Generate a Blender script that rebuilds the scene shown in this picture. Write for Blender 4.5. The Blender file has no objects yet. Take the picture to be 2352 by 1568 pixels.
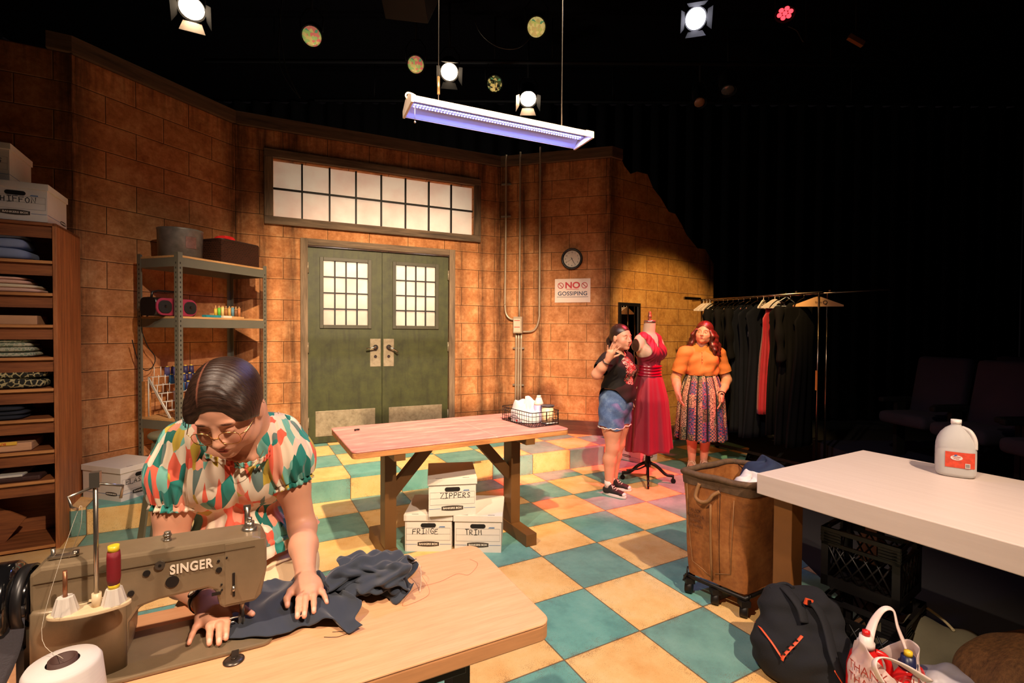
import bpy, bmesh, math, random
import numpy as np
from mathutils import Vector, Matrix, Euler
PI = math.pi
C = bpy.context.scene.collection
random.seed(7)

# ------------------------------------------------------------ camera, world, lights, exposure
CAM_H = 1.4866; FOC = 1115.308; PITCH = -0.01875; ROLL = 0.00618
_fw = np.array([0, math.cos(PITCH), math.sin(PITCH)]); _r = np.array([1., 0, 0]); _u = np.cross(_r, _fw)
_R = math.cos(ROLL)*_r + math.sin(ROLL)*_u; _U = -math.sin(ROLL)*_r + math.cos(ROLL)*_u
cam_data = bpy.data.cameras.new('camera'); cam = bpy.data.objects.new('camera', cam_data); C.objects.link(cam)
cam_data.sensor_width = 36; cam_data.lens = 36*FOC/2352; cam_data.clip_start = 0.05
cam.matrix_world = Matrix(((_R[0], _U[0], -_fw[0], 0), (_R[1], _U[1], -_fw[1], 0), (_R[2], _U[2], -_fw[2], CAM_H), (0, 0, 0, 1)))
bpy.context.scene.camera = cam
vs = bpy.context.scene.view_settings
vs.view_transform = 'Standard'; vs.look = 'None'; vs.gamma = 1; vs.use_curve_mapping = False; vs.exposure = 0.14
w = bpy.data.worlds.new('black_box'); bpy.context.scene.world = w; w.use_nodes = True
w.node_tree.nodes['Background'].inputs[0].default_value = (0.10, 0.075, 0.08, 1)
w.node_tree.nodes['Background'].inputs[1].default_value = 0.02

def spot(name, loc, aim, energy, col, size, blend=.5, radius=.06):
    d = bpy.data.lights.new(name, 'SPOT'); o = bpy.data.objects.new(name, d); C.objects.link(o)
    d.energy = energy; d.color = col; d.spot_size = math.radians(size); d.spot_blend = blend; d.shadow_soft_size = radius
    o.location = loc
    o.rotation_euler = (Vector(aim)-Vector(loc)).to_track_quat('-Z', 'Y').to_euler()
    return o
WARM = (1, .76, .57); AMB = (1, .72, .43)
spot('stage_light_key_right', (2.2, -1.0, 4.9), (-.5, 3.6, .0), 1250, WARM, 62, .6)
spot('stage_light_key_left', (-1.9, -0.8, 4.9), (0.1, 3.6, .2), 850, WARM, 60, .6)
spot('stage_light_wall_wash', (.4, .2, 4.9), (-1.25, 5.8, .55), 3300, AMB, 46, .8)
spot('stage_light_far_wall', (1.3, 2.4, 4.9), (2.75, 7.1, .55), 1500, (1, .62, .24), 30, .4)
spot('stage_light_red', (2.9, 4.4, 4.9), (1.15, 5.05, .1), 3800, (1, .05, .08), 29, .6)
spot('stage_light_back_white', (1.93, 5.1, 4.75), (.5, 2.0, .5), 520, (.80, .76, 1), 48, .6)
spot('stage_light_table', (3.4, .2, 4.9), (1.7, 2.3, .7), 130, WARM, 34, .6)
spot('stage_light_seamstress', (1.0, -.4, 3.9), (-.7, 1.3, 1.0), 90, WARM, 34, .6)

def ray(x, y):
    return _fw + (x-1176)/FOC*_R + (784-y)/FOC*_U
def atz(x, y, z):
    d = ray(x, y); t = (z-CAM_H)/d[2]; return Vector(np.array([0, 0, CAM_H])+t*d)
def aty(x, y, Y):
    d = ray(x, y); t = Y/d[1]; return Vector(np.array([0, 0, CAM_H])+t*d)
def onplane(x, y, A, B):
    n = np.array([-(B[1]-A[1]), B[0]-A[0]]); d = ray(x, y)
    t = (np.array(A[:2])@n)/(d[:2]@n); return Vector(np.array([0, 0, CAM_H])+t*d)

# ------------------------------------------------------------ materials
def lin(c):
    return tuple((v/255/12.92 if v/255 <= .04045 else ((v/255+.055)/1.055)**2.4) for v in c)+(1.,)
class NT:
    def __init__(s, name):
        s.m = bpy.data.materials.new(name); s.m.use_nodes = True; s.t = s.m.node_tree
        s.b = s.t.nodes['Principled BSDF']
    def n(s, typ, ins=None, **kw):
        nd = s.t.nodes.new('ShaderNode'+typ)
        for k, v in kw.items(): setattr(nd, k, v)
        for k, v in (ins or {}).items(): s.put(nd.inputs[k], v)
        return nd
    def put(s, sock, v):
        if isinstance(v, bpy.types.NodeSocket): s.t.links.new(v, sock)
        elif isinstance(v, (int, float)) or not hasattr(sock.default_value, '__len__'): sock.default_value = v
        else: sock.default_value = v if len(v) == len(sock.default_value) else tuple(v)[:len(sock.default_value)]
    def ma(s, op, a, b=0., c=0., clamp=False):
        nd = s.n('Math', {0: a, 1: b, 2: c}, operation=op); nd.use_clamp = clamp; return nd.outputs[0]
    def mix(s, f, a, b, bt='MIX'):
        nd = s.n('Mix', {0: f, 6: a, 7: b}, data_type='RGBA', blend_type=bt); return nd.outputs[2]
    def co(s, kind='Object'):
        return s.n('TexCoord').outputs[kind]
    def map(s, v, scale=(1, 1, 1), loc=(0, 0, 0), rot=(0, 0, 0)):
        return s.n('Mapping', {'Vector': v, 'Location': loc, 'Rotation': rot, 'Scale': scale}).outputs[0]
    def noise(s, v, scale, detail=4, rough=.6, out=0):
        return s.n('TexNoise', {'Vector': v, 'Scale': scale, 'Detail': detail, 'Roughness': rough}).outputs[out]
    def ramp(s, f, stops, interp='LINEAR'):
        nd = s.n('ValToRGB', {0: f}); r = nd.color_ramp; r.interpolation = interp
        while len(r.elements) < len(stops): r.elements.new(.5)
        for e, (p, c) in zip(r.elements, stops):
            e.position = p; e.color = c if len(c) == 4 else tuple(c)+(1,)
        return nd.outputs[0]
    def bump(s, h, strength=.3, dist=.01):
        s.put(s.b.inputs['Normal'], s.n('Bump', {'Height': h, 'Strength': strength, 'Distance': dist}).outputs[0])
    def sep(s, v):
        o = s.n('SeparateXYZ', {0: v}).outputs; return o[0], o[1], o[2]
    def xyz(s, x, y, z):
        return s.n('CombineXYZ', {0: x, 1: y, 2: z}).outputs[0]
    def col(s, v): s.put(s.b.inputs['Base Color'], v)
    def rough(s, v): s.put(s.b.inputs['Roughness'], v)
MATS = {}
def P(name, rgb, rough=.6, metal=0., var=.15, vsc=6, stretch=(1, 1, 1), bump=0., bsc=80, trans=0., emit=None, estr=0., sheen=0., coat=0., sss=0., alpha=1., spec=None, ior=None):
    if name in MATS: return MATS[name]
    k = NT(name); c = lin(rgb)
    o = k.map(k.co(), stretch)
    f = k.noise(o, vsc)
    d = tuple(x*(1-var) for x in c[:3])+(1,); l = tuple(min(1, x*(1+var*.6)) for x in c[:3])+(1,)
    k.col(k.ramp(f, [(.3, d), (.7, l)])); k.rough(rough); k.b.inputs['Metallic'].default_value = metal
    if bump: k.bump(k.noise(o, bsc, 3), bump, .004)
    if trans: k.b.inputs['Transmission Weight'].default_value = trans
    if ior: k.b.inputs['IOR'].default_value = ior
    if sheen: k.b.inputs['Sheen Weight'].default_value = sheen
    if coat: k.b.inputs['Coat Weight'].default_value = coat
    if alpha < 1: k.b.inputs['Alpha'].default_value = alpha
    if spec is not None: k.b.inputs['Specular IOR Level'].default_value = spec
    if sss:
        k.b.inputs['Subsurface Weight'].default_value = sss; k.b.inputs['Subsurface Radius'].default_value = (.012, .004, .002)
    if emit:
        k.b.inputs['Emission Color'].default_value = lin(emit); k.b.inputs['Emission Strength'].default_value = estr
    MATS[name] = k.m; return k.m
def wood(name, dark, light, axis=0, rough=.5, scale=1., bump=.08, contrast=(.35, .65)):
    if name in MATS: return MATS[name]
    k = NT(name); sc = [14*scale]*3; sc[axis] = 1.2*scale
    o = k.map(k.co(), sc)
    n1 = k.noise(o, 1.6, 6, .65); n2 = k.noise(o, 9, 3, .6)
    f = k.ma('ADD', k.ma('MULTIPLY', n1, .75), k.ma('MULTIPLY', n2, .25))
    k.col(k.ramp(f, [(contrast[0], lin(dark)), (contrast[1], lin(light))])); k.rough(rough); k.bump(n2, bump, .002)
    MATS[name] = k.m; return k.m

# ------------------------------------------------------------ mesh building
class MB:
    """collects shapes; build() links them as one mesh object"""
    def __init__(s): s.b = bmesh.new(); s.uv = None
    def _fin(s, vs_, M, mi):
        if M is not None:
            for v in vs_: v.co = M @ v.co
        if mi:
            st = set(vs_)
            for f in s.b.faces:
                if f.material_index == 0 and all(v in st for v in f.verts): f.material_index = mi
    def box(s, c, d, rz=0., M=None, bev=0., mi=0, seg=2, rot=None):
        r = bmesh.ops.create_cube(s.b, size=1); vs_ = r['verts']
        T = Matrix.Translation(c) @ (rot if rot is not None else Matrix.Rotation(rz, 4, 'Z')) @ Matrix.Diagonal((d[0], d[1], d[2], 1))
        for v in vs_: v.co = T @ v.co
        if bev:
            es = list({e for v in vs_ for e in v.link_edges})
            q = bmesh.ops.bevel(s.b, geom=es, offset=bev, segments=seg, profile=.5, affect='EDGES')
            vs_ = list({v for f in q['faces'] for v in f.verts} | {v for v in vs_ if v.is_valid})
        s._fin(vs_, M, mi); return s
    def cyl(s, p0, p1, r0, r1=None, n=16, mi=0, caps=True, M=None):
        r1 = r0 if r1 is None else r1; p0 = Vector(p0); p1 = Vector(p1); d = (p1-p0)
        q = d.to_track_quat('Z', 'Y').to_matrix()
        ring = []
        for p, r in ((p0, r0), (p1, r1)):
            ring.append([s.b.verts.new(p + q @ Vector((r*math.cos(2*PI*i/n), r*math.sin(2*PI*i/n), 0))) for i in range(n)])
        fs = [s.b.faces.new((ring[0][i], ring[0][(i+1) % n], ring[1][(i+1) % n], ring[1][i])) for i in range(n)]
        if caps:
            if r0 > 1e-6: fs.append(s.b.faces.new(ring[0][::-1]))
            if r1 > 1e-6: fs.append(s.b.faces.new(ring[1]))
        for f in fs: f.material_index = mi; f.smooth = len(f.verts) == 4
        if M is not None:
            for v in ring[0]+ring[1]: v.co = M @ v.co
        return s
    def loft(s, rings, closed=True, caps=True, mi=0, smooth=True):
        R = [[s.b.verts.new(p) for p in r] for r in rings]; n = len(R[0])
        for a, b in zip(R, R[1:]):
            for i in range(n if closed else n-1):
                f = s.b.faces.new((a[i], a[(i+1) % n], b[(i+1) % n], b[i])); f.material_index = mi; f.smooth = smooth
        if caps and closed:
            for r, rev in ((R[0], True), (R[-1], False)):
                f = s.b.faces.new(r[::-1] if rev else r); f.material_index = mi
        return s
    def lathe(s, prof, c=(0, 0, 0), n=24, mi=0, sx=1., sy=1., M=None, caps=True):
        rings = []
        for r, z in prof:
            ring = [Vector((c[0]+sx*max(r, 1e-5)*math.cos(2*PI*i/n), c[1]+sy*max(r, 1e-5)*math.sin(2*PI*i/n), c[2]+z)) for i in range(n)]
            rings.append([M @ v for v in ring] if M is not None else ring)
        return s.loft(rings, mi=mi, caps=caps)
    def tube(s, pts, r, n=8, mi=0, closed=False, M=None, flat=1.):
        pts = [Vector(p) for p in pts]; m = len(pts); rings = []; up = None
        for i, p in enumerate(pts):
            a = pts[(i-1) % m] if (closed or i) else p; b = pts[(i+1) % m] if (closed or i < m-1) else p
            t = (b-a).normalized()
            if up is None:
                up = Vector((0, 0, 1)) if abs(t.z) < .9 else Vector((1, 0, 0))
            up = (up - t*up.dot(t)).normalized(); sd = t.cross(up)
            rr = r[i] if hasattr(r, '__len__') else r
            ring = [p + (sd*math.cos(2*PI*k/n) + up*math.sin(2*PI*k/n)*flat)*rr for k in range(n)]
            rings.append([M @ v for v in ring] if M is not None else ring)
        if closed: rings.append(rings[0])
        return s.loft(rings, caps=not closed, mi=mi)
    def prism(s, poly, z0, z1, M=None, mi=0):
        """extrude an xy polygon from z0 to z1"""
        M = M or Matrix()
        a = [s.b.verts.new(M @ Vector((x, y, z0))) for x, y in poly]; b = [s.b.verts.new(M @ Vector((x, y, z1))) for x, y in poly]
        fs = [s.b.faces.new(a[::-1]), s.b.faces.new(b)]; n = len(a)
        fs += [s.b.faces.new((a[i], a[(i+1) % n], b[(i+1) % n], b[i])) for i in range(n)]
        for f in fs: f.material_index = mi
        return s
    def ball(s, c, r, n=16, mi=0, M=None):
        r = r if hasattr(r, '__len__') else (r, r, r)
        q = bmesh.ops.create_uvsphere(s.b, u_segments=n, v_segments=max(6, n*2//3), radius=1)
        T = Matrix.Translation(c) @ (M or Matrix()) @ Matrix.Diagonal((r[0], r[1], r[2], 1))
        st = set(q['verts'])
        for v in q['verts']: v.co = T @ v.co
        for f in {f for v in q['verts'] for f in v.link_faces}: f.smooth = True; f.material_index = mi
        return s
    def grid(s, fn, nu, nv, mi=0, smooth=True, wrap=False):
        """fn(u,v)->point over [0,1]^2; keeps uv"""
        if s.uv is None: s.uv = s.b.loops.layers.uv.new('uv')
        R = [[s.b.verts.new(fn(i/nu, j/nv)) for i in range(nu if wrap else nu+1)] for j in range(nv+1)]
        for j in range(nv):
            for i in range(nu):
                i2 = (i+1) % nu if wrap else i+1
                f = s.b.faces.new((R[j][i], R[j][i2], R[j+1][i2], R[j+1][i])); f.smooth = smooth; f.material_index = mi
                for lp, (a, b) in zip(f.loops, ((i, j), (i+1, j), (i+1, j+1), (i, j+1))): lp[s.uv].uv = (a/nu, b/nv)
        return s
    def ribbon(s, strokes, wd, M, lift=.0, th=.0006, mi=0):
        """flat pen strokes: polylines in xy, drawn with width wd"""
        for st in strokes:
            pts = [Vector((p[0], p[1], 0)) for p in st]
            if len(pts) < 2: continue
            L = []; R = []
            for i, p in enumerate(pts):
                t = (pts[min(i+1, len(pts)-1)]-pts[max(i-1, 0)])
                t = t.normalized() if t.length > 1e-9 else Vector((1, 0, 0))
                nrm = Vector((-t.y, t.x, 0))*wd/2
                ex = t*wd*.35*(-1 if i == 0 else (1 if i == len(pts)-1 else 0))
                L.append(p+nrm+ex); R.append(p-nrm+ex)
            up = Vector((0, 0, lift)); 
            vl = [s.b.verts.new(M @ (p+up)) for p in L]; vr = [s.b.verts.new(M @ (p+up)) for p in R]
            for i in range(len(pts)-1):
                f = s.b.faces.new((vl[i], vr[i], vr[i+1], vl[i+1])); f.material_index = mi
        return s
    def build(s, name, mats, parent=None, bev=0., smooth=None, sub=0, solid=0., loc=None, rz=0.):
        me = bpy.data.meshes.new(name)
        bmesh.ops.recalc_face_normals(s.b, faces=s.b.faces[:]) if s.uv is None else None
        s.b.to_mesh(me); s.b.free()
        o = bpy.data.objects.new(name, me); C.objects.link(o)
        for m in (mats if isinstance(mats, (list, tuple)) else [mats]): me.materials.append(m)
        if smooth is not None:
            for p in me.polygons: p.use_smooth = smooth
        if solid:
            md = o.modifiers.new('thick', 'SOLIDIFY'); md.thickness = solid; md.offset = 0
        if bev:
            md = o.modifiers.new('bevel', 'BEVEL'); md.width = bev; md.segments = 2; md.limit_method = 'ANGLE'; md.angle_limit = .7
        if sub:
            md = o.modifiers.new('sub', 'SUBSURF'); md.levels = sub; md.render_levels = sub
        if parent is not None: o.parent = parent
        if loc is not None: o.location = loc
        if rz: o.rotation_euler.z = rz
        return o
def thing(name, label, cat, loc=(0, 0, 0), rz=0., group=None):
    o = bpy.data.objects.new(name, None); C.objects.link(o); o.empty_display_size = .05
    o.location = loc; o.rotation_euler = (0, 0, rz); o['label'] = label; o['category'] = cat
    if group: o['group'] = group
    return o
def tag(o, label, cat, group=None):
    o['label'] = label; o['category'] = cat
    if group: o['group'] = group
    return o
def struct(o, kind='structure'):
    o['kind'] = kind; return o
def dup(root, label, loc=None, rz=None, group=None):
    def cp(o, par):
        c = o.copy(); C.objects.link(c); c.parent = par
        for ch in [x for x in C.objects if x.parent == o]: cp(ch, c)
        return c
    r = cp(root, None); r['label'] = label
    if loc is not None: r.location = loc
    if rz is not None: r.rotation_euler.z = rz
    if group: r['group'] = group
    return r
def text_mesh(name, txt, size, M, mat, parent, align='CENTER', th=.0005, spacing=1., bold=0., sx=1.):
    cu = bpy.data.curves.new(name, 'FONT'); cu.body = txt; cu.size = size; cu.align_x = align; cu.align_y = 'CENTER'
    cu.extrude = th; cu.space_character = spacing; cu.offset = bold
    t = bpy.data.objects.new(name+'_t', cu); C.objects.link(t)
    dg = bpy.context.evaluated_depsgraph_get(); dg.update()
    me = bpy.data.meshes.new_from_object(t.evaluated_get(dg)); bpy.data.objects.remove(t)
    bpy.data.curves.remove(cu)
    me.transform(M @ Matrix.Diagonal((sx, 1, 1, 1))); me.materials.clear(); me.materials.append(mat)
    o = bpy.data.objects.new(name, me); C.objects.link(o); o.parent = parent
    return o
def frame(o, x, y=None, z=None):
    """matrix from an origin and axes"""
    x = Vector(x).normalized(); y = Vector(y).normalized(); z = x.cross(y)
    return Matrix(((x.x, y.x, z.x, o[0]), (x.y, y.y, z.y, o[1]), (x.z, y.z, z.z, o[2]), (0, 0, 0, 1)))
# pen lettering: each letter as polylines in a 1 x 1.4 cell
LET = {'A': [[(0, 0), (.5, 1.4), (1, 0)], [(.2, .5), (.82, .52)]], 'B': [[(0, 0), (0, 1.4), (.8, 1.2), (.1, .75), (.95, .4), (0, 0)]],
 'C': [[(.95, 1.2), (.6, 1.4), (.2, 1.15), (.02, .65), (.3, .08), (.7, 0), (1, .2)]], 'D': [[(0, 0), (0, 1.4), (.8, 1.1), (.9, .5), (0, 0)]],
 'E': [[(1, 1.4), (0, 1.36), (0, 0), (1, .04)], [(0, .72), (.75, .74)]], 'F': [[(1, 1.42), (.02, 1.38), (0, 0)], [(0, .75), (.75, .8)]],
 'G': [[(.95, 1.2), (.6, 1.4), (.15, 1.1), (.05, .5), (.4, .03), (.9, .15), (.92, .6), (.5, .62)]], 'H': [[(0, 0), (.03, 1.4)], [(.95, 0), (.92, 1.4)], [(0, .7), (.95, .74)]],
 'I': [[(.1, 1.38), (.9, 1.4)], [(.5, 1.4), (.5, 0)], [(.05, 0), (.95, .03)]], 'L': [[(0, 1.4), (.02, 0), (.9, .02)]], 'M': [[(0, 0), (.1, 1.4), (.5, .5), (.9, 1.4), (1.05, 0)]],
 'N': [[(0, 0), (.05, 1.4), (.85, .02), (.95, 1.42)]], 'O': [[(.5, 1.4), (.12, 1.1), (.03, .5), (.4, 0), (.85, .25), (.98, .9), (.5, 1.4)]], 'P': [[(.02, 0), (.05, 1.4), (.7, 1.36), (.95, 1.05), (.7, .72), (.05, .7)]],
 'R': [[(.02, 0), (.05, 1.4), (.7, 1.36), (.92, 1.05), (.7, .75), (.08, .72), (.95, 0)]], 'S': [[(.9, 1.25), (.5, 1.42), (.12, 1.1), (.4, .75), (.85, .55), (.75, .1), (.05, .08)]],
 'T': [[(0, 1.38), (1.05, 1.42)], [(.52, 1.4), (.5, 0)]], 'Z': [[(.05, 1.32), (1, 1.4), (0, .05), (1.05, 0)]], 'U': [[(0, 1.4), (.1, .2), (.5, 0), (.9, .2), (1, 1.4)]]}
def pen(txt, h, gap=.35, wob=.04, seed=1):
    rnd = random.Random(seed); out = []; x = 0; s_ = h/1.4
    for ch in txt:
        if ch in LET:
            dy = rnd.uniform(-.08, .08); k = rnd.uniform(.9, 1.08)
            for st in LET[ch]:
                out.append([((x+p[0]*k*.85+rnd.uniform(-wob, wob))*s_, (p[1]*k+dy+rnd.uniform(-wob, wob))*s_) for p in st])
        x += (1.0 if ch != ' ' else .7)*.85+gap
    wdt = (x-gap)*s_
    return [[(p[0]-wdt/2, p[1]-h/2) for p in st] for st in out]
# ------------------------------------------------------------ the setting
TILE = .4572; TROT = .499794; TORG = Vector((.4284, 2.7999, 0)); RISE = .203
def tile_mat(name, mode, off=0.):
    k = NT(name); x, y, z = k.sep(k.co())
    gx = k.ma('DIVIDE', x, TILE)
    if mode == 'top': gy = k.ma('DIVIDE', k.ma('SUBTRACT', y, off), TILE)
    else: gy = k.ma('ADD', k.ma('DIVIDE', z, RISE*1.02), -1.0)
    ix = k.ma('FLOOR', gx); iy = k.ma('FLOOR', gy)
    par = k.ma('ABSOLUTE', k.ma('MODULO', k.ma('ADD', ix, iy), 2.))
    fx = k.ma('SUBTRACT', gx, ix); fy = k.ma('SUBTRACT', gy, iy)
    ex = k.ma('MINIMUM', fx, k.ma('SUBTRACT', 1, fx)); ey = k.ma('MINIMUM', fy, k.ma('SUBTRACT', 1, fy))
    ed = k.ma('MINIMUM', ex, ey)
    cell = k.n('TexWhiteNoise', {'Vector': k.xyz(ix, iy, .5)}, noise_dimensions='3D').outputs
    o = k.co(); big = k.noise(o, 3.2, 5, .65); fine = k.noise(o, 260, 2, .7); mid = k.noise(o, 14, 5, .7)
    yel = k.ramp(big, [(.3, lin((228, 172, 98))), (.5, lin((242, 198, 128))), (.72, lin((248, 214, 154)))])
    tea = k.ramp(big, [(.3, lin((80, 136, 130))), (.5, lin((104, 164, 154))), (.72, lin((126, 178, 166)))])
    c = k.mix(par, tea, yel)
    c = k.mix(k.ma('MULTIPLY', cell[0], .22), c, lin((120, 95, 75)), 'MIX')
    # scenic spatter along tile edges
    sp = k.ma('MULTIPLY', k.ma('SUBTRACT', .20, ed, clamp=True), 3.2, clamp=True)
    sp = k.ma('MULTIPLY', sp, k.ma('MULTIPLY', k.ma('SUBTRACT', mid, .42, clamp=True), 5., clamp=True), clamp=True)
    dots = k.ma('GREATER_THAN', k.ma('ADD', fine, k.ma('MULTIPLY', sp, .26)), .66)
    c = k.mix(k.ma('MULTIPLY', dots, .75), c, lin((108, 66, 30)))
    sc = k.noise(k.map(o, (3, 22, 3), rot=(0, 0, .6)), 2.2, 4, .7)
    c = k.mix(k.ma('MULTIPLY', k.ma('GREATER_THAN', sc, .70), .25), c, lin((90, 70, 55)))
    seam = k.ma('LESS_THAN', ed, .008)
    c = k.mix(k.ma('MULTIPLY', seam, .8), c, lin((92, 66, 42)))
    k.col(c); k.rough(k.ramp(mid, [(.3, (.38,)*3), (.7, (.62,)*3)])); k.b.inputs['Specular IOR Level'].default_value = .35
    return k.m
_tc, _ts = math.cos(TROT), math.sin(TROT)
def tl(p):
    dx, dy = p[0]-TORG.x, p[1]-TORG.y
    return (dx*_tc+dy*_ts, -dx*_ts+dy*_tc)
def tile_obj(name, poly, z0, z1, mat, parent=None):
    b = MB(); b.prism([tl(p) for p in poly], z0, z1)
    o = b.build(name, mat, parent)
    if parent is None: o.location = TORG; o.rotation_euler.z = TROT
    return o
tiles = tile_mat('painted_checker_floor', 'top')
struct(tile_obj('floor', [(-5.2, -.6), (1.95, -.6), (1.8, 2.2), (1.95, 3.4), (2.3, 4.9), (3.1, 6.3), (2.6, 7.8), (-5.2, 7.8)], -.06, 0, tiles))
black = P('matte_black_paint', (12, 10, 11), .9, var=.3)
b = MB(); b.box((2.5, 3.5, -.07), (22, 16, .05)); struct(b.build('floor_surround', black))
PE0 = Vector((-3.156, 3.459)); PE1 = Vector((1.11, 5.50))
pl = tile_obj('floor_platform', [PE0, PE1, (1.22, 6.3), (-.16, 6.7), (-3.1, 5.4), (-3.75, 3.75)], RISE-.02, RISE, tile_mat('painted_checker_platform', 'top', 4.66*TILE)); struct(pl)
b = MB(); pa, pb_ = tl(PE0), tl(PE1); pc = tl((1.24, 6.3)); pd = tl((-3.75, 3.75))
for q0, q1 in ((pd, pa), (pa, pb_), (pb_, pc)):
    d = Vector((q1[0]-q0[0], q1[1]-q0[1])); n = Vector((-d.y, d.x)).normalized()*.03
    b.prism([q0, q1, (q1[0]+n.x, q1[1]+n.y), (q0[0]+n.x, q0[1]+n.y)], 0, RISE-.019)
rs = b.build('riser', tile_mat('painted_checker_riser', 'riser'), pl)

def block_mat(name, L, stains=(), tint=(1, 1, 1), cols=None):
    k = NT(name); o = k.co(); x, y, z = k.sep(o)
    v = k.xyz(x, z, 0)
    wob = k.noise(o, 30, 2)
    def bk_(vv, ms): return k.n('TexBrick', {'Vector': vv, 'Scale': 1., 'Mortar Size': ms, 'Mortar Smooth': .15, 'Brick Width': .4572, 'Row Height': .2286, 'Bias': 0., 'Color1': (0, 0, 0, 1), 'Color2': (1, 1, 1, 1)}, offset=.5).outputs
    br = bk_(v, .0042); br2 = bk_(k.xyz(k.ma('ADD', x, .005), k.ma('SUBTRACT', z, .0065), 0), .0034)
    big = k.noise(o, 4.5, 6, .7); fine = k.noise(o, 22, 5, .75)
    f = k.ma('ADD', k.ma('MULTIPLY', big, .6), k.ma('MULTIPLY', fine, .4))
    A, B, D = cols or ((144, 90, 50), (186, 126, 80), (218, 164, 114))
    c = k.ramp(f, [(.36, lin(A)), (.5, lin(B)), (.64, lin(D))])
    c = k.mix(k.ma('MULTIPLY', k.sep(br[0])[0], .22), c, lin((140, 84, 48)))
    ln = k.noise(o, 6, 3)
    c = k.mix(k.ma('MULTIPLY', br2[1], k.ma('MULTIPLY', ln, 1.1, clamp=True)), c, lin((226, 170, 116)))  # pale highlight painted along the block edges beside the joints
    c = k.mix(k.ma('MULTIPLY', br[1], .85), c, lin((72, 42, 22)))
    # painted soot streaks down from corners, frames and pipes
    st = k.noise(k.map(o, (16, 16, 1.1)), 1.6, 5, .65); pat = k.noise(o, 3, 4)
    m = None
    for cx, wd, amt in [(0, .20, 1), (L, .20, 1)]+list(stains):
        d = k.ma('ABSOLUTE', k.ma('SUBTRACT', x, cx))
        q = k.ma('MULTIPLY', k.ma('SUBTRACT', 1., k.ma('DIVIDE', d, wd), clamp=True), amt)
        m = q if m is None else k.ma('MAXIMUM', m, q)
    m = k.ma('MULTIPLY', m, k.ma('MULTIPLY', k.ma('SUBTRACT', k.ma('ADD', st, k.ma('MULTIPLY', pat, .5)), .42, clamp=True), 2.6, clamp=True), clamp=True)
    c = k.mix(k.ma('MULTIPLY', m, .82), c, lin((42, 28, 18)))
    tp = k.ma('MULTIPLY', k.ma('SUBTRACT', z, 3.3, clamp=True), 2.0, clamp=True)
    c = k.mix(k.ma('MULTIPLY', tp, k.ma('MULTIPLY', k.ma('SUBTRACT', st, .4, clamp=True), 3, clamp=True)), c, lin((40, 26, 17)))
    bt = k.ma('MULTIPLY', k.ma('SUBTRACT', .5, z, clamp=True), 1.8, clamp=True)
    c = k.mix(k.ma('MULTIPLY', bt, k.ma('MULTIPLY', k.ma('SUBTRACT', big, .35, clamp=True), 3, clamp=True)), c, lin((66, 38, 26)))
    k.col(c); k.rough(.8); k.b.inputs['Specular IOR Level'].default_value = .2
    k.bump(k.ma('ADD', k.ma('MULTIPLY', br[1], -1.), k.ma('MULTIPLY', fine, .35)), .55, .006)
    return k.m
def wall_axes(A, B):
    A = Vector(A); B = Vector(B); d = (B-A); return A, d.length, math.atan2(d.y, d.x)
trimwood = wood('weathered_grey_wood', (66, 54, 42), (134, 112, 90), 0, .8, .5, .25)
trimwoodv = wood('weathered_grey_wood_upright', (68, 55, 42), (140, 118, 94), 2, .8, .5, .25)
c00 = (-4.80, 3.18); c01 = (-3.49, 3.87); c12 = (-2.93, 5.15); c23 = (-.164, 6.43); c34 = (1.215, 6.06); c45 = (2.95, 7.28)
TOP = 3.79; CAP = 3.66
def slab(name, A, B, polys, stains=(), th=.09, cols=None):
    A, L, ang = wall_axes(A, B); b = MB()
    for poly in polys:
        M = Matrix.Rotation(PI/2, 4, 'X')      # xy polygon -> xz, extruded along -y..; back side is +y
        b.prism(poly, -th, 0, M)
    bmesh.ops.remove_doubles(b.b, verts=b.b.verts, dist=1e-5)
    o = b.build(name, block_mat(name+'_blocks', L, stains, cols=cols)); o.location = (A.x, A.y, 0); o.rotation_euler.z = ang
    return struct(o), L
def loc_on(A, B, px):
    A, L, ang = wall_axes(A, B); out = []
    for p in px:
        q = onplane(p[0], p[1], A, B); out.append(((Vector(q[:2])-A).length*(1 if (Vector(q[:2])-A).dot(Vector(B)-A) > 0 else -1), q[2]))
    return out
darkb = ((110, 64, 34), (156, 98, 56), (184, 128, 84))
# wall 0: far left, broken top
o0 = loc_on(c00, c01, [(178, 95), (113, 75), (112, 72), (88, 68), (72, 82), (58, 97), (0, 82)])
L0 = (Vector(c01)-Vector(c00)).length
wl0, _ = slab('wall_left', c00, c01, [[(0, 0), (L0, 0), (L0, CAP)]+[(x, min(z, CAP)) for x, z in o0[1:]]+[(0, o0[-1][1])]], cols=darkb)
wl1, L1 = slab('wall_left_angled', c01, c12, [[(0, 0), ((Vector(c12)-Vector(c01)).length, 0), ((Vector(c12)-Vector(c01)).length, CAP), (0, CAP)]])
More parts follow.
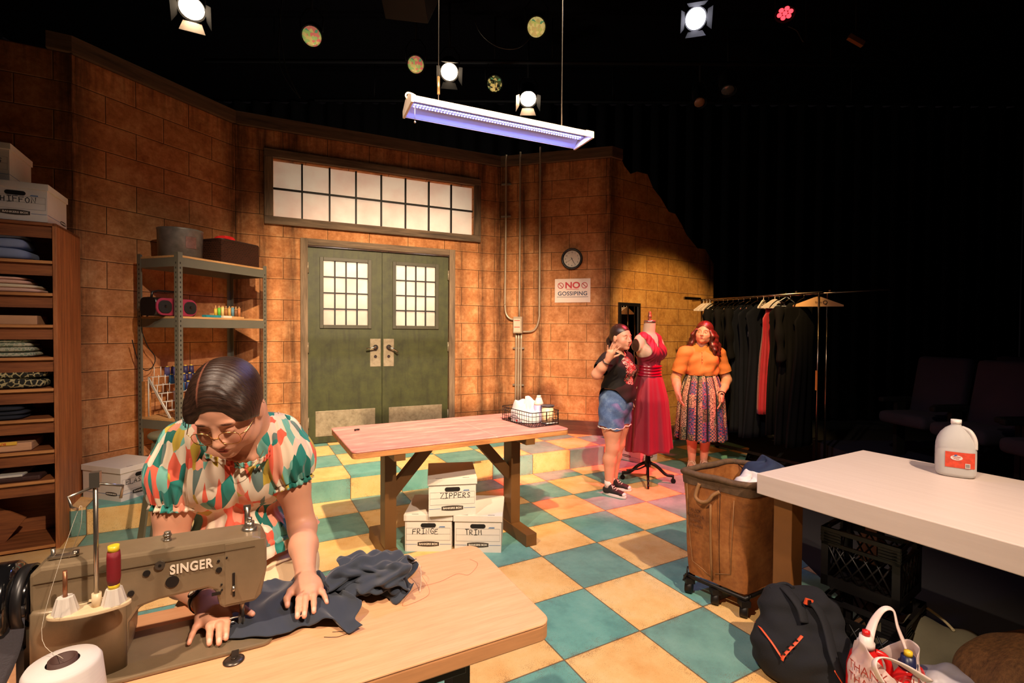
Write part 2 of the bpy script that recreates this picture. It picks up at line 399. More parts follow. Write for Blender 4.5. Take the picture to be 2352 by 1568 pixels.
# wall 2: window and double door
L2 = (Vector(c23)-Vector(c12)).length
WX0, WX1, WZ0, WZ1 = .36, 2.675, 2.727, 3.352; DX0, DX1, DZ = .705, 2.345, 2.445
wl2, _ = slab('wall_back_doors', c12, c23, [
    [(0, 0), (DX0, 0), (DX0, WZ0), (0, WZ0)], [(DX1, 0), (L2, 0), (L2, WZ0), (DX1, WZ0)], [(DX0, DZ), (DX1, DZ), (DX1, WZ0), (DX0, WZ0)],
    [(0, WZ0), (WX0, WZ0), (WX0, WZ1), (0, WZ1)], [(WX1, WZ0), (L2, WZ0), (L2, WZ1), (WX1, WZ1)], [(0, WZ1), (L2, WZ1), (L2, CAP), (0, CAP)]],
    stains=[(.55, .16, .9), (2.5, .14, .7), (.26, .1, .9), (2.8, .1, .9)])
CON = [.085, .295, .54]
wl3, L3 = slab('wall_right_clock', c23, c34, [[(0, 0), ((Vector(c34)-Vector(c23)).length, 0), ((Vector(c34)-Vector(c23)).length, CAP), (0, CAP)]], stains=[(CON[0], .12, .8), (CON[1]+.02, .1, 1), (CON[2], .11, 1)])
o4 = loc_on(c34, c45, [(1426, 361), (1434, 381), (1449, 400), (1463, 394), (1487, 400), (1500, 432), (1518, 455), (1536, 486), (1551, 491), (1566, 516), (1577, 539), (1602, 570), (1620, 572), (1639, 606), (1640, 700)])
L4 = o4[-1][0]
wl4, _ = slab('wall_right_broken', c34, c45, [[(0, 0), (L4, 0)]+[(x, z) for x, z in o4[:-1][::-1]]+[(o4[0][0], CAP), (0, CAP)]], cols=((146, 98, 46), (190, 138, 72), (214, 168, 98)))
# caps and baseboards
def plank(name, A, B, x0, x1, z0, z1, y0, y1, mat, bev=.004, ext=0.):
    A, L, ang = wall_axes(A, B); b = MB(); x1 = L if x1 is None else x1
    b.box(((x0+x1)/2, (y0+y1)/2, (z0+z1)/2), (x1-x0+ext, y1-y0, z1-z0))
    o = b.build(name, mat, None, bev=bev); o.location = (A.x, A.y, 0); o.rotation_euler.z = ang
    return struct(o)
capm = wood('cap_board', (60, 46, 34), (112, 90, 68), 0, .8, .5, .2)
for i, (A, B, x0, x1) in enumerate([(c00, c01, o0[1][0], None), (c01, c12, 0, None), (c12, c23, 0, None), (c23, c34, 0, None), (c34, c45, 0, .16)]):
    plank('trim_%d' % (i+1), A, B, x0, x1, CAP, TOP, -.035, .12, capm, ext=.03)
basem = wood('baseboard_wood', (58, 32, 24), (104, 64, 44), 0, .7, .5, .1)
plank('baseboard_left', c01, c12, 0, None, RISE, RISE+.16, -.03, .0, basem)
plank('baseboard_back', c12, c23, 0, DX0-.08, RISE, RISE+.16, -.03, .0, basem); plank('baseboard_back_right', c12, c23, DX1+.08, None, RISE, RISE+.16, -.03, .0, basem)
plank('baseboard_clock', c23, c34, 0, None, RISE, RISE+.17, -.04, .0, basem); plank('baseboard_broken', c34, c45, 0, L4, 0, .2, -.05, .0, basem)

# window: frame, black bars, frosted sheet lit by lamps behind the wall
AW, LW, ANG2 = wall_axes(c12, c23)
win = bpy.data.objects.new('window_1', None); C.objects.link(win); win.location = (AW.x, AW.y, 0); win.rotation_euler.z = ANG2; struct(win)
b = MB(); fw_ = .085
b.box(((WX0+WX1)/2, -.015, WZ1+fw_/2+.01), (WX1-WX0+2*fw_, .05, fw_)); b.box(((WX0+WX1)/2, -.015, WZ0-fw_/2), (WX1-WX0+2*fw_, .05, fw_))
b.build('window_frame', trimwood, win, bev=.004)
b = MB()
for x in (WX0-fw_/2, WX1+fw_/2): b.box((x, -.017, (WZ0+WZ1)/2+.005), (fw_, .05, WZ1-WZ0+.01))
b.build('window_casing', trimwoodv, win, bev=.004)
barm = P('black_glazing_bar', (16, 13, 11), .6)
b = MB()
for i in range(1, 8): b.box((WX0+(WX1-WX0)*i/8, .045, (WZ0+WZ1)/2), (.018, .03, WZ1-WZ0))
b.box(((WX0+WX1)/2, .044, (WZ0+WZ1)/2+.005), (WX1-WX0, .03, .018)); b.build('glazing_bars', barm, win)
k = NT('frosted_sheet'); tr = k.n('BsdfTranslucent'); df = k.n('BsdfDiffuse'); mx = k.n('MixShader', {0: .22})
oo = k.co(); cc = k.ramp(k.noise(oo, 3.5, 5, .6), [(.34, lin((236, 216, 202))), (.6, lin((242, 230, 216)))])
k.put(tr.inputs[0], cc); k.put(df.inputs[0], cc); k.put(mx.inputs[1], tr.outputs[0]); k.put(mx.inputs[2], df.outputs[0])
k.put(k.t.nodes['Material Output'].inputs[0], mx.outputs[0]); frost = k.m
b = MB(); b.box(((WX0+WX1)/2, .075, (WZ0+WZ1)/2), (WX1-WX0+.02, .006, WZ1-WZ0+.02)); b.build('pane', frost, win)
def W2(x, y, z):
    return (AW.x+x*math.cos(ANG2)-y*math.sin(ANG2), AW.y+x*math.sin(ANG2)+y*math.cos(ANG2), z)
for nm, x, y, z, e in (('backstage_lamp_window_low', 1.1, .75, 2.35, 46), ('backstage_lamp_window_side', 2.2, .75, 2.45, 46), ('backstage_lamp_doors', 1.7, .9, 1.95, 24)):
    d = bpy.data.lights.new(nm, 'POINT'); lo = bpy.data.objects.new(nm, d); C.objects.link(lo); lo.location = W2(x, y, z)
    d.energy = e; d.color = (1, .90, .80); d.shadow_soft_size = .12

# door casing
plank('trim_6', c12, c23, DX0-.075, DX0, RISE, DZ+.075, -.035, .06, trimwoodv); plank('trim_7', c12, c23, DX1, DX1+.075, RISE, DZ+.075, -.035, .06, trimwoodv)
plank('trim_8', c12, c23, DX0, DX1, DZ, DZ+.075, -.035, .06, trimwood)
# doors
k = NT('green_door_paint'); o = k.co(); f = k.noise(o, 7, 5, .65); st = k.noise(k.map(o, (5, 5, .8)), 3, 4)
c = k.ramp(f, [(.3, lin((42, 46, 20))), (.7, lin((66, 71, 32)))]); c = k.mix(k.ma('MULTIPLY', k.ma('SUBTRACT', st, .52, clamp=True), 2.6, clamp=True), c, lin((24, 24, 16)))
k.col(c); k.rough(.55); green = k.m
k = NT('scuffed_plate'); o = k.co(); f = k.noise(o, 16, 6, .7); c = k.ramp(f, [(.26, lin((112, 100, 82))), (.5, lin((150, 138, 116))), (.75, lin((172, 160, 138)))]); k.col(c); k.rough(.45); k.b.inputs['Metallic'].default_value = .35; plate = k.m
chrome = P('polished_chrome', (205, 200, 195), .18, 1., .05)
framep = P('door_window_frame', (66, 64, 48), .5, var=.25)
LW_ = (DX1-DX0)/2-.004
for n, x0, flip in ((1, DX0+.001, 1), (2, DX0+LW_+.006, -1)):
    d = bpy.data.objects.new('door_%d' % n, None); C.objects.link(d); d.location = W2(x0, .02, 0); d.rotation_euler.z = ANG2; struct(d)
    wx0, wx1 = (.165, .655) if flip == 1 else (LW_-.655, LW_-.165); wz0, wz1 = 1.56, 2.29
    b = MB(); z0 = RISE+.008
    for (xa, xb, za, zb) in ((0, wx0, z0, DZ-.006), (wx1, LW_, z0, DZ-.006), (wx0, wx1, z0, wz0), (wx0, wx1, wz1, DZ-.006)):
        b.box(((xa+xb)/2, .02, (za+zb)/2), (xb-xa, .04, zb-za))
    b.build('door_leaf', green, d)
    b = MB(); t = .04
    for (xa, xb, za, zb) in ((wx0-t, wx0, wz0-t, wz1+t), (wx1, wx1+t, wz0-t, wz1+t), (wx0, wx1, wz0-t, wz0), (wx0, wx1, wz1, wz1+t)):
        b.box(((xa+xb)/2, -.005, (za+zb)/2), (xb-xa, .022, zb-za))
    b.build('vision_panel_frame', framep, d, bev=.003)
    b = MB()
    for i in (1, 2, 3): b.box((wx0+(wx1-wx0)*i/4, .012, (wz0+wz1)/2), (.016, .02, wz1-wz0)); b.box(((wx0+wx1)/2, .012, wz0+(wz1-wz0)*i/4), (wx1-wx0, .0195, .016))
    b.build('glazing_bars', barm, d)
    b = MB(); b.box(((wx0+wx1)/2, .03, (wz0+wz1)/2), (wx1-wx0, .004, wz1-wz0)); b.build('pane', frost, d)
    px = LW_-.075 if flip == 1 else .075
    b = MB(); b.box((px, -.003, 1.235), (.125, .006, .33)); pp = b.build('push_plate', plate, d, bev=.003)
    b = MB(); b.cyl((px, -.006, 1.30), (px, -.02, 1.30), .032, .030, 20); b.cyl((px, -.02, 1.30), (px, -.065, 1.30), .011, n=12)
    b.tube([(px, -.06, 1.30), (px-flip*.03, -.062, 1.298), (px-flip*.11, -.06, 1.285)] if flip == 1 else [(px, -.06, 1.30), (px+.05, -.062, 1.28), (px+.10, -.06, 1.24)], .0095, 10); b.build('lever_handle', chrome, d)
    b = MB(); b.cyl((px, -.006, 1.19), (px, -.012, 1.19), .018, n=16); b.build('lock_cylinder', chrome, d)
    b = MB(); b.box((LW_/2, -.003, .43), (.66, .006, .29)); b.build('kick_plate', plate, d, bev=.002)
    hx = 0 if flip == 1 else LW_
    for hz in (.45, 1.3, 2.2):
        b = MB(); b.cyl((hx, -.012, hz-.06), (hx, -.012, hz+.06), .011, n=10); b.build('hinge', plate, d)

# black drapes and ceiling
k = NT('black_drape'); k.col(lin((9, 8, 9))); k.rough(.95); k.b.inputs['Specular IOR Level'].default_value = .1; drape = k.m
def curtain(name, A, B, z1=5.5, amp=.07, per=.32):
    A = Vector(A); B = Vector(B); L = (B-A).length; d = (B-A)/L; nrm = Vector((-d.y, d.x)); n = int(L/per*6)
    b = MB(); b.grid(lambda u, v: Vector((*(A+d*L*u+nrm*amp*math.sin(u*L/per*2*PI+.7*math.sin(u*L*1.3))), v*z1)), n, 1)
    return struct(b.build(name, drape))
curtain('wall_back', (-7, 8.6), (9, 8.6)); curtain('wall_side_right', (9, 8.6), (9, -3.5)); curtain('wall_side_left', (-7, -3.5), (-7, 8.6))
b = MB(); b.box((1, 2.5, 5.6), (16.2, 12.4, .1)); struct(b.build('ceiling', P('black_ceiling', (4, 3, 4), .95, spec=.05)))
# ------------------------------------------------------------ card storage boxes
card = P('white_card', (214, 206, 196), .7, var=.04, vsc=9)
holem = P('hand_hole_dark', (14, 11, 10), .9)
ink = P('marker_ink', (22, 20, 24), .6, var=.05); lineink = P('printed_grey_line', (120, 118, 118), .7); blueink = P('printed_blue', (92, 120, 158), .7); logom = P('printed_badge', (62, 52, 44), .7); logow = P('badge_lettering', (228, 218, 202), .7)
BW, BD, BH, LH = .315, .395, .222, .042
def rrect(w, h, r, n=5, cx=0, cy=0):
    out = []
    for qx, qy, a0 in ((1, 1, 0), (-1, 1, 90), (-1, -1, 180), (1, -1, 270)):
        for i in range(n+1):
            a = math.radians(a0+90*i/n); out.append((cx+qx*(w/2-r)+r*math.cos(a), cy+qy*(h/2-r)+r*math.sin(a)))
    return out
def badge(o, par, M, s=1.):
    pts = [(-.072*s, -.012*s), (-.036*s, -.0165*s), (0, -.018*s), (.036*s, -.0165*s), (.072*s, -.012*s), (.072*s, .012*s), (.036*s, .0165*s), (0, .018*s), (-.036*s, .0165*s), (-.072*s, .012*s)]
    b = MB(); b.prism(pts, 0, .0008, M); g = b.build('badge', logom, par)
    text_mesh('badge_lettering', 'BANKERS BOX', .0165*s, M @ Matrix.Translation((0, 0, .001)), logow, g, bold=.0004, sx=1.15)
def storage_box(label, word, loc, rz, group=None, seed=1, side=None, wx=0., hh=.035, slots=True):
    t = thing('storage_box', label, 'box', loc, rz, group)
    F = frame((0, -BD/2-.0002, 0), (1, 0, 0), (0, 0, 1))      # front face: x right, y up, z out
    b = MB(); b.box((0, 0, BH/2), (BW, BD, BH)); l = .0012
    for (x, y, w_, h_) in ((0, .160, .296, l), (0, .119, .296, l), (0, .076, .296, l), (-.148, .118, l, .084), (.148, .118, l, .084)): b.box((x, y, .0004), (w_, h_, .0008), M=F, mi=1)
    b.prism([(.07, .164), (.078, .172), (.112, .172), (.112, .164)], 0, .001, F, mi=2)
    for sx in (-1, 1): b.box((sx*.115, .049, .0004), (.078, .003, .0008), M=F, mi=2)
    for sgn, yo in (side or []):
        S = frame((sgn*(BW/2+.0002), 0, 0), (0, sgn, 0), (0, 0, 1)); b.box((0, .049, .0004), (BD-.002, .003, .0008), M=S, mi=2)
    body = b.build('box_body', [card, lineink, blueink], t)
    b = MB(); lw, ld, z0, z1 = BW+.016, BD+.016, BH+.03-LH, BH+.03
    b.box((0, 0, (z0+z1)/2), (lw, ld, z1-z0), bev=.002)
    for sx in (-.09, .09): b.box((sx, -ld/2+.012, z1+.0004), (.045, .007, .0012), mi=1)
    lid = b.build('lid', [card, lineink], t)
    b = MB(); b.prism(rrect(.103, .029, .0145, 6), 0, .0012, F @ Matrix.Translation((0, .178, 0))); b.build('hand_hole', holem, body)
    badge(t, body, F @ Matrix.Translation((0, .051, 0)))
    for sgn, yo in (side or []):
        S = frame((sgn*(BW/2+.0002), 0, 0), (0, sgn, 0), (0, 0, 1))
        badge(t, body, S @ Matrix.Translation((yo, .051, 0)), .8)
    if word:
        b = MB(); b.ribbon(pen(word, hh, .34, .05, seed), .0046, F @ Matrix.Translation((wx, .137, .0012))); b.build('marker_word', ink, body)
    return t
storage_box('white card box marked FRINGE, lower left of the three under the cutting table', 'FRINGE', (-.562, 3.46, 0), math.radians(1), 'card boxes under the cutting table', 3, wx=-.02)
storage_box('white card box marked TRIM, lower right of the three under the cutting table', 'TRIM', (-.219, 3.45, 0), math.radians(-1), 'card boxes under the cutting table', 5, wx=-.03)
storage_box('white card box marked ZIPPERS, on top of the two boxes under the cutting table', 'ZIPPERS', (-.425, 3.44, BH+.0305), math.radians(9), 'card boxes under the cutting table', 8, wx=.02, side=[(-1, .12)])
storage_box('white card box marked ELASTI, on the checkered platform by the bookcase', 'ELASTIC', (-3.055, 3.805, RISE), math.radians(73.7), None, 12, side=[(-1, .10)], wx=-.02)
# ------------------------------------------------------------ pigeonhole bookcase at the left edge
redwood = wood('reddish_plywood', (124, 68, 34), (186, 116, 64), 2, .55, 1.2, .06); redwoodh = wood('reddish_shelf_board', (104, 56, 28), (158, 94, 50), 0, .6, 1.2, .06)
edgew = wood('plywood_edge', (150, 92, 46), (206, 144, 84), 0, .6, 1.5, .05)
BK = Vector((-3.075, 3.285, 0)); bk = thing('bookcase', 'tall reddish wooden bookcase of narrow shelves holding folded fabrics', 'bookcase', BK, TROT)
BKW, BKD, BKH = 1.0, .53, 2.2
for x in (-.011, -BKW+.011):
    b = MB(); b.box((x, BKD/2, BKH/2), (.022, BKD, BKH)); b.build('side_panel', redwood, bk, bev=.002)
b = MB(); b.box((-BKW/2, BKD-.16, BKH/2), (BKW-.044, .012, BKH)); b.build('back_panel', redwoodh, bk)
SHZ = [2.196, 1.943, 1.727, 1.515, 1.297, 1.088, .885, .672, .470, .03]
for i, z in enumerate(SHZ):
    b = MB(); b.box((-BKW/2, .185, z-.006), (BKW-.0445, .37, .018) if i else (BKW, .52, .018)); sh = b.build('shelf', redwoodh, bk)
    if i == 0: sh.location.y = .075
    if i < 9:
        b = MB(); b.box((-BKW/2, .022, z-.055), (BKW-.046, .010, .08)); b.build('lit_band_board', redwoodh, bk)  # added board under the shelf, imitating the lit brown band
    b = MB(); b.box((-BKW/2, -.004, z-.006), (BKW-.0445, .008, .019)); b.build('shelf_edge', edgew, sh)
b = MB(); b.box((0, 0, 0), (.46, .016, .30), rot=Matrix.Translation((0, 0, 0)) @ Matrix.Rotation(math.radians(35), 4, 'Y')); o = b.build('leaning_board', redwoodh, bk); o.location = (-.5, .2, .19)
def BL(x, y, z): return BK + Vector((x*_tc-y*_ts, x*_ts+y*_tc, z))
def fold_stack(name, label, cat, loc, w_, d_, layers, mats, rz=TROT, seed=1, r=.0, slump=.0, group=None):
    """a pile of folded cloth layers, each layer a soft-edged pad"""
    rnd = random.Random(seed); t = thing(name, label, cat, loc, rz, group); z = 0
    for i, h in enumerate(layers):
        ww = w_*rnd.uniform(.92, 1.0)*(1-slump*i); dd = d_*rnd.uniform(.92, 1.)*(1-slump*i*.6); ph = rnd.uniform(0, 6)
        b = MB(); n = 28; rings = []
        for k_, (sc, zz) in enumerate(((.94, 0), (1, .25), (1.005, .6), (.985, .85), (.9, 1.0))):
            ring = []
            for q in range(n):
                a = 2*PI*q/n; cx = abs(math.cos(a))**.35*math.copysign(1, math.cos(a)); cy = abs(math.sin(a))**.35*math.copysign(1, math.sin(a))
                ring.append((cx*ww/2*sc*(1+.012*math.sin(3*a+ph)), cy*dd/2*sc*(1+.012*math.cos(4*a+ph)), z+h*zz+.18*h*math.sin(2*a+ph)*zz*(.35 if zz < 1 else .6)))
            rings.append(ring)
        b.loft(rings); b.build('folded_layer', mats[i % len(mats)], t, sub=1); z += h*.96
    return t
bluec = P('grey_blue_cotton', (132, 146, 176), .85, var=.12, bump=.2, bsc=500); pinkc = P('pink_cotton', (214, 170, 148), .85, var=.2); creamc = P('cream_cotton', (214, 196, 164), .85, var=.15)
navy = P('navy_cloth', (24, 28, 38), .85, var=.25)
def leafy(name, bg, fg, sc=26., thr=.5):
    k = NT(name); o = k.co(); v = k.n('TexVoronoi', {'Vector': k.map(o, (sc, sc, sc)), 'Scale': 1.}, feature='DISTANCE_TO_EDGE').outputs[0]
    n_ = k.noise(o, sc*.8, 4, .7); f = k.ma('MULTIPLY', k.ma('LESS_THAN', v, .10), k.ma('GREATER_THAN', n_, thr-.06)); f = k.ma('MAXIMUM', f, k.ma('GREATER_THAN', n_, thr+.14))
    k.col(k.mix(f, lin(bg), lin(fg))); k.rough(.85); return k.m
floral = leafy('black_floral_cloth', (28, 28, 20), (176, 164, 118), 34); greenc = leafy('green_print_cloth', (124, 138, 112), (178, 172, 146), 46, .42)
t = fold_stack('folded_fabric', 'grey blue fabric bolt folded on the top bookcase shelf', 'fabric', BL(-.40, .16, SHZ[1]+.004), .54, .28, [.075, .07, .035], [bluec], slump=.10)
b = MB(); b.box((-.02, -.02, .168), (.34, .2, .012)); b.box((.06, -.03, .176), (.12, .1, .003), mi=1); b.build('pattern_envelope', [P('pattern_paper', (216, 170, 120), .6), P('pattern_red', (200, 60, 40), .6)], t)
def crumple(name, label, cat, loc, rz, w_, d_, h_, mat, seed=1, n=40, amp=.35, freq=9., group=None, flat=.6):
    """a loose heap of cloth with folds"""
    rnd = random.Random(seed); ph = [rnd.uniform(0, 6.3) for _ in range(8)]
    def fn(u, v):
        a = 2*PI*u; s_ = v; rr = math.sin(min(1., s_*1.0)*PI/2)
        cr = sum(math.sin(a*(i+2)+ph[i]+s_*(3+i))*(.5/(i+1)) for i in range(5))
        z = h_*(1-s_**2.4)*(1+amp*.5*cr) + h_*amp*.35*math.sin(freq*s_+3*a+ph[6])*s_*(1-s_)
        k_ = 1+.07*cr
        return Vector((w_/2*rr*math.cos(a)*k_, d_/2*rr*math.sin(a)*k_, max(0.002, z)))
    b = MB(); b.grid(fn, n*2, n, wrap=True); b.b.faces.new([v for v in b.b.verts][-2*n:][::-1])
    o = b.build(name, mat); o.location = loc; o.rotation_euler.z = rz; return tag(o, label, cat, group)
fold_stack('folded_fabric', 'pink and cream fabric loosely folded on the second bookcase shelf', 'fabric', BL(-.33, .15, SHZ[2]+.004), .50, .28, [.03, .028, .03, .022], [pinkc, creamc, pinkc], seed=5, slump=.12)
b = MB(); b.box((0, 0, .03), (.46, .30, .06), bev=.004); o = b.build('flat_carton', P('tan_carton', (186, 138, 98), .7)); o.location = BL(-.35, .17, SHZ[3]+.004); o.rotation_euler.z = TROT+.06; tag(o, 'flat tan carton lying on the third bookcase shelf', 'carton')
fold_stack('folded_fabric', 'pale green print fabric folded on the fourth bookcase shelf', 'fabric', BL(-.36, .15, SHZ[4]+.004), .48, .28, [.035, .035, .03, .025], [greenc], seed=9, slump=.05)
fold_stack('folded_fabric', 'black floral print fabric rolled on the fifth bookcase shelf', 'fabric', BL(-.31, .14, SHZ[5]+.004), .50, .26, [.07, .06], [floral], seed=11)
t = fold_stack('folded_garment', 'dark navy folded garment with a paper tag on the sixth bookcase shelf', 'garment', BL(-.40, .14, SHZ[6]+.004), .46, .28, [.03, .03, .03], [navy], seed=13)
b = MB(); b.box((.10, -.02, .09), (.07, .05, .002)); b.build('paper_tag', card, t)
pulp = P('worn_paper', (206, 156, 116), .8, var=.2, stretch=(1, 1, 30))
t = thing('pattern_catalogue', 'thick worn pattern catalogue with a yellow spine on the seventh bookcase shelf', 'book', BL(-.36, .15, SHZ[7]+.004), TROT+.05)
b = MB(); b.box((0, 0, .03), (.42, .27, .055), bev=.006); b.build('page_block', pulp, t); b = MB(); b.box((-.03, -.138, .058), (.34, .012, .022), bev=.003); c_ = b.build('spine', P('yellow_spine', (226, 176, 60), .6), t)
text_mesh('spine_lettering', 'BUTTERICK', .019, frame((.04, -.1446, .058), (-1, 0, 0), (0, 0, -1)), P('red_lettering', (190, 50, 34), .6), c_, bold=.0005)
t = thing('magazine_stack', 'flat stack of magazines in a brown checked wrapper on the eighth bookcase shelf', 'magazines', BL(-.33, .15, SHZ[8]+.004), TROT)
b = MB(); b.box((0, 0, .018), (.46, .27, .034), bev=.01); b.build('wrapper', P('dark_brown_plaid', (64, 36, 28), .7, var=.4, vsc=30), t); b = MB(); b.box((-.04, -.01, .042), (.36, .24, .014), bev=.002); b.box((-.1, -.02, .05), (.2, .2, .002), mi=1); b.build('magazine', [P('magazine_white', (206, 200, 186), .5), P('magazine_blue', (72, 116, 168), .4)], t)
storage_box('white card box marked CHIFFON, standing on top of the bookcase', 'CHIFFON', BL(-.205, .21, 2.204), TROT, 'card boxes on the bookcase', 21, side=[(1, .12)], wx=.0)
storage_box('white card box marked ONES, uppermost on the bookcase', 'BONES', BL(-.405, .25, 2.204+BH+.031), TROT+.02, 'card boxes on the bookcase', 23, side=[(1, .12)], wx=.06, hh=.031)

# ------------------------------------------------------------ grey rivet shelving on the platform
SHF = Vector((-2.75, 4.0, RISE)); ax = Vector((.285, .88, 0)).normalized(); SRZ = math.atan2(ax.y, ax.x); SL, SD, SH_ = .925, .47, 1.93
steel = P('grey_steel', (112, 112, 100), .45, .35, var=.08); pboard = wood('particle_board', (160, 118, 72), (196, 152, 100), 0, .7, 3, .1)
rk = thing('shelving_unit', 'grey steel rivet shelving unit with chipboard shelves against the block wall', 'shelf', SHF, SRZ)
slotm = P('slot_dark', (26, 22, 18), .9)
for x, sx in ((0, 1), (SL, -1)):
    for y, sy in ((0, 1), (SD, -1)):
        b = MB(); tk = .0025; wd = .042
        b.box((x+sx*wd/2, y+sy*tk/2, SH_/2), (wd, tk, SH_)); b.box((x+sx*tk/2, y+sy*wd/2, SH_/2), (tk, wd, SH_))
        for i in range(46):
            z = .04+i*.04
            if z < SH_-.02: b.box((x+sx*.022, y+sy*(-.0005), z), (.008, .0012, .016), mi=1); b.box((x+sx*(-.0005), y+sy*.022, z), (.0012, .008, .016), mi=1)
        b.build('upright', [steel, slotm], rk)
SZ = [1.885, 1.38, .52, .08]
for z in SZ:
    b = MB(); b.box((SL/2, SD/2, z+.012), (SL-.006, SD-.006, .016)); dk = b.build('deck', pboard, rk)
    for y in (.004, SD-.004):
        b = MB(); b.box((SL/2, y, z-.035), (SL-.004, .003, .075)); b.build('beam', steel, rk)
    for x in (.004, SL-.004):
        b = MB(); b.box((x, SD/2, z-.035), (.003, SD-.012, .075)); b.build('end_beam', steel, rk)
def SLc(x, y, z): return SHF + Vector((x*ax.x-y*ax.y, x*ax.y+y*ax.x, z))
galv = P('galvanised_metal', (126, 124, 120), .5, .5, var=.3, vsc=14)
T0 = SZ[0]+.021
t = thing('metal_bucket', 'round galvanised metal tub with a faded red mark on top of the steel shelving', 'tub', SLc(.245, .285, T0))
b = MB(); b.lathe([(.0, 0), (.165, 0), (.172, .25), (.176, .262), (.168, .262), (.16, .02), (0, .02)], n=36); b.build('tub_body', galv, t)
b = MB(); R_ = .1735
b.grid(lambda u, v: Vector((R_*math.cos(-.75+u*.5), R_*math.sin(-.75+u*.5), .09+v*.10)), 8, 2); b.build('red_mark', P('faded_red', (122, 88, 80), .6, .3, var=.35, vsc=30), t)
k = NT('dark_wicker'); o = k.co(); br = k.n('TexBrick', {'Vector': k.map(o, (1, 1, 1)), 'Scale': 1., 'Mortar Size': .004, 'Brick Width': .05, 'Row Height': .022}, offset=.5)
x, y, z = k.sep(o); br2 = k.n('TexBrick', {'Vector': k.xyz(k.ma('ADD', x, y), z, 0), 'Scale': 1., 'Mortar Size': .0028, 'Brick Width': .030, 'Row Height': .017, 'Color1': lin((46, 24, 18)), 'Color2': lin((28, 15, 12)), 'Mortar': lin((62, 36, 24))}, offset=.5)
k.col(br2.outputs[0]); k.rough(.4); k.bump(br2.outputs[1], -.8, .01); wick = k.m
t = thing('wicker_basket', 'dark brown woven rectangular basket on top of the steel shelving', 'basket', SLc(.665, .215, T0), SRZ)
b = MB(); h_ = .215
for (x, y, dx, dy) in ((0, -.16, .43, .014), (0, .16, .43, .014), (-.208, 0, .014, .31), (.208, 0, .014, .31)): b.box((x, y, h_/2), (dx, dy, h_))
b.box((0, 0, .006), (.41, .31, .012)); b.build('basket_body', wick, t)
b = MB(); pts = [(math.copysign(.212, math.cos(a))*min(1, abs(math.cos(a))*1.35), math.copysign(.164, math.sin(a))*min(1, abs(math.sin(a))*1.35), h_) for a in [2*PI*i/40 for i in range(40)]]
b.tube(pts, .010, 8, closed=True); b.build('rim', P('wicker_rim', (44, 24, 18), .5), t)
redf = P('bright_red_felt', (214, 20, 22), .8); crumple('red_cloth', 'bright red cloth heaped inside the dark wicker basket', 'cloth', SLc(.66, .24, T0+.19), SRZ, .22, .18, .09, redf, 3, 20)
# boombox
M1 = SZ[1]+.021; t = thing('boombox', 'dark pink portable stereo on the middle shelf of the steel shelving', 'stereo', SLc(.10, .235, M1), SRZ+.05)
pnk = P('magenta_plastic', (142, 44, 70), .35, var=.1); blk = P('black_plastic', (20, 18, 19), .4); cone_m = P('speaker_mesh', (12, 11, 12), .7, bump=.4, bsc=600)
b = MB(); b.loft([[(x*(1 if y < 0 else .97), y_, z_) for (y_, z_) in [(.085*math.copysign(abs(math.cos(a))**.5, math.cos(a)), .078+.078*math.copysign(abs(math.sin(a))**.6, math.sin(a))) for a in [2*PI*i/24 for i in range(24)]]] for x, y in ((-.19, 0), (-.17, 0), (0, 0), (.17, 0), (.19, 0))]); b.build('case', blk, t)
b = MB(); b.prism(rrect(.37, .145, .06, 8), 0, .018, frame((0, -.078, .078), (1, 0, 0), (0, 0, 1))); b.build('front_shell', pnk, t, bev=.005)
for sx in (-.115, .115):
    b = MB(); b.prism(rrect(.115, .105, .045, 8), 0, .008, frame((sx, -.0965, .078), (1, 0, 0), (0, 0, 1))); sp_ = b.build('speaker_grille', cone_m, t, bev=.002)
    b = MB(); b.ball((sx, -.104, .08), (.014, .004, .014), 10); b.build('dome', P('glossy_black', (15, 15, 16), .1), sp_)
b = MB(); b.box((0, -.101, .095), (.06, .008, .045)); b.box((0, -.103, .05), (.05, .01, .02)); b.build('control_panel', blk, t)
b = MB(); b.tube([(-.14, .02, .15), (-.13, .02, .20), (-.08, .02, .215), (.08, .02, .215), (.13, .02, .20), (.14, .02, .15)], .009, 8); b.build('carry_handle', blk, t)
cordm = P('black_cord', (18, 15, 14), .6)
b = MB(); c0 = SLc(-.1, .27, M1+.03)
pts = [SLc(.0, .30, M1+.02), SLc(.01, .40, M1-.02), SLc(.03, .46, M1-.12), SLc(.10, .49, M1-.26), SLc(.17, .5, M1-.36), SLc(.14, .5, M1-.45), SLc(.07, .5, M1-.46), SLc(.01, .5, M1-.34), SLc(-.03, .49, M1-.2)]
def smooth_path(p, n=6):
    p = [Vector(q) for q in p]; out = []
    for i in range(len(p)-1):
        p0, p1, p2, p3 = p[max(i-1, 0)], p[i], p[i+1], p[min(i+2, len(p)-1)]
        for j in range(n):
            t_ = j/n; out.append(.5*((2*p1)+(p2-p0)*t_+(2*p0-5*p1+4*p2-p3)*t_*t_+(3*p1-p0-3*p2+p3)*t_**3))
    return out+[p[-1]]
b.tube(smooth_path(pts), .004, 6); tag(b.build('power_cord', cordm), 'thin black power cord hanging from the pink stereo behind the steel shelving', 'cord')
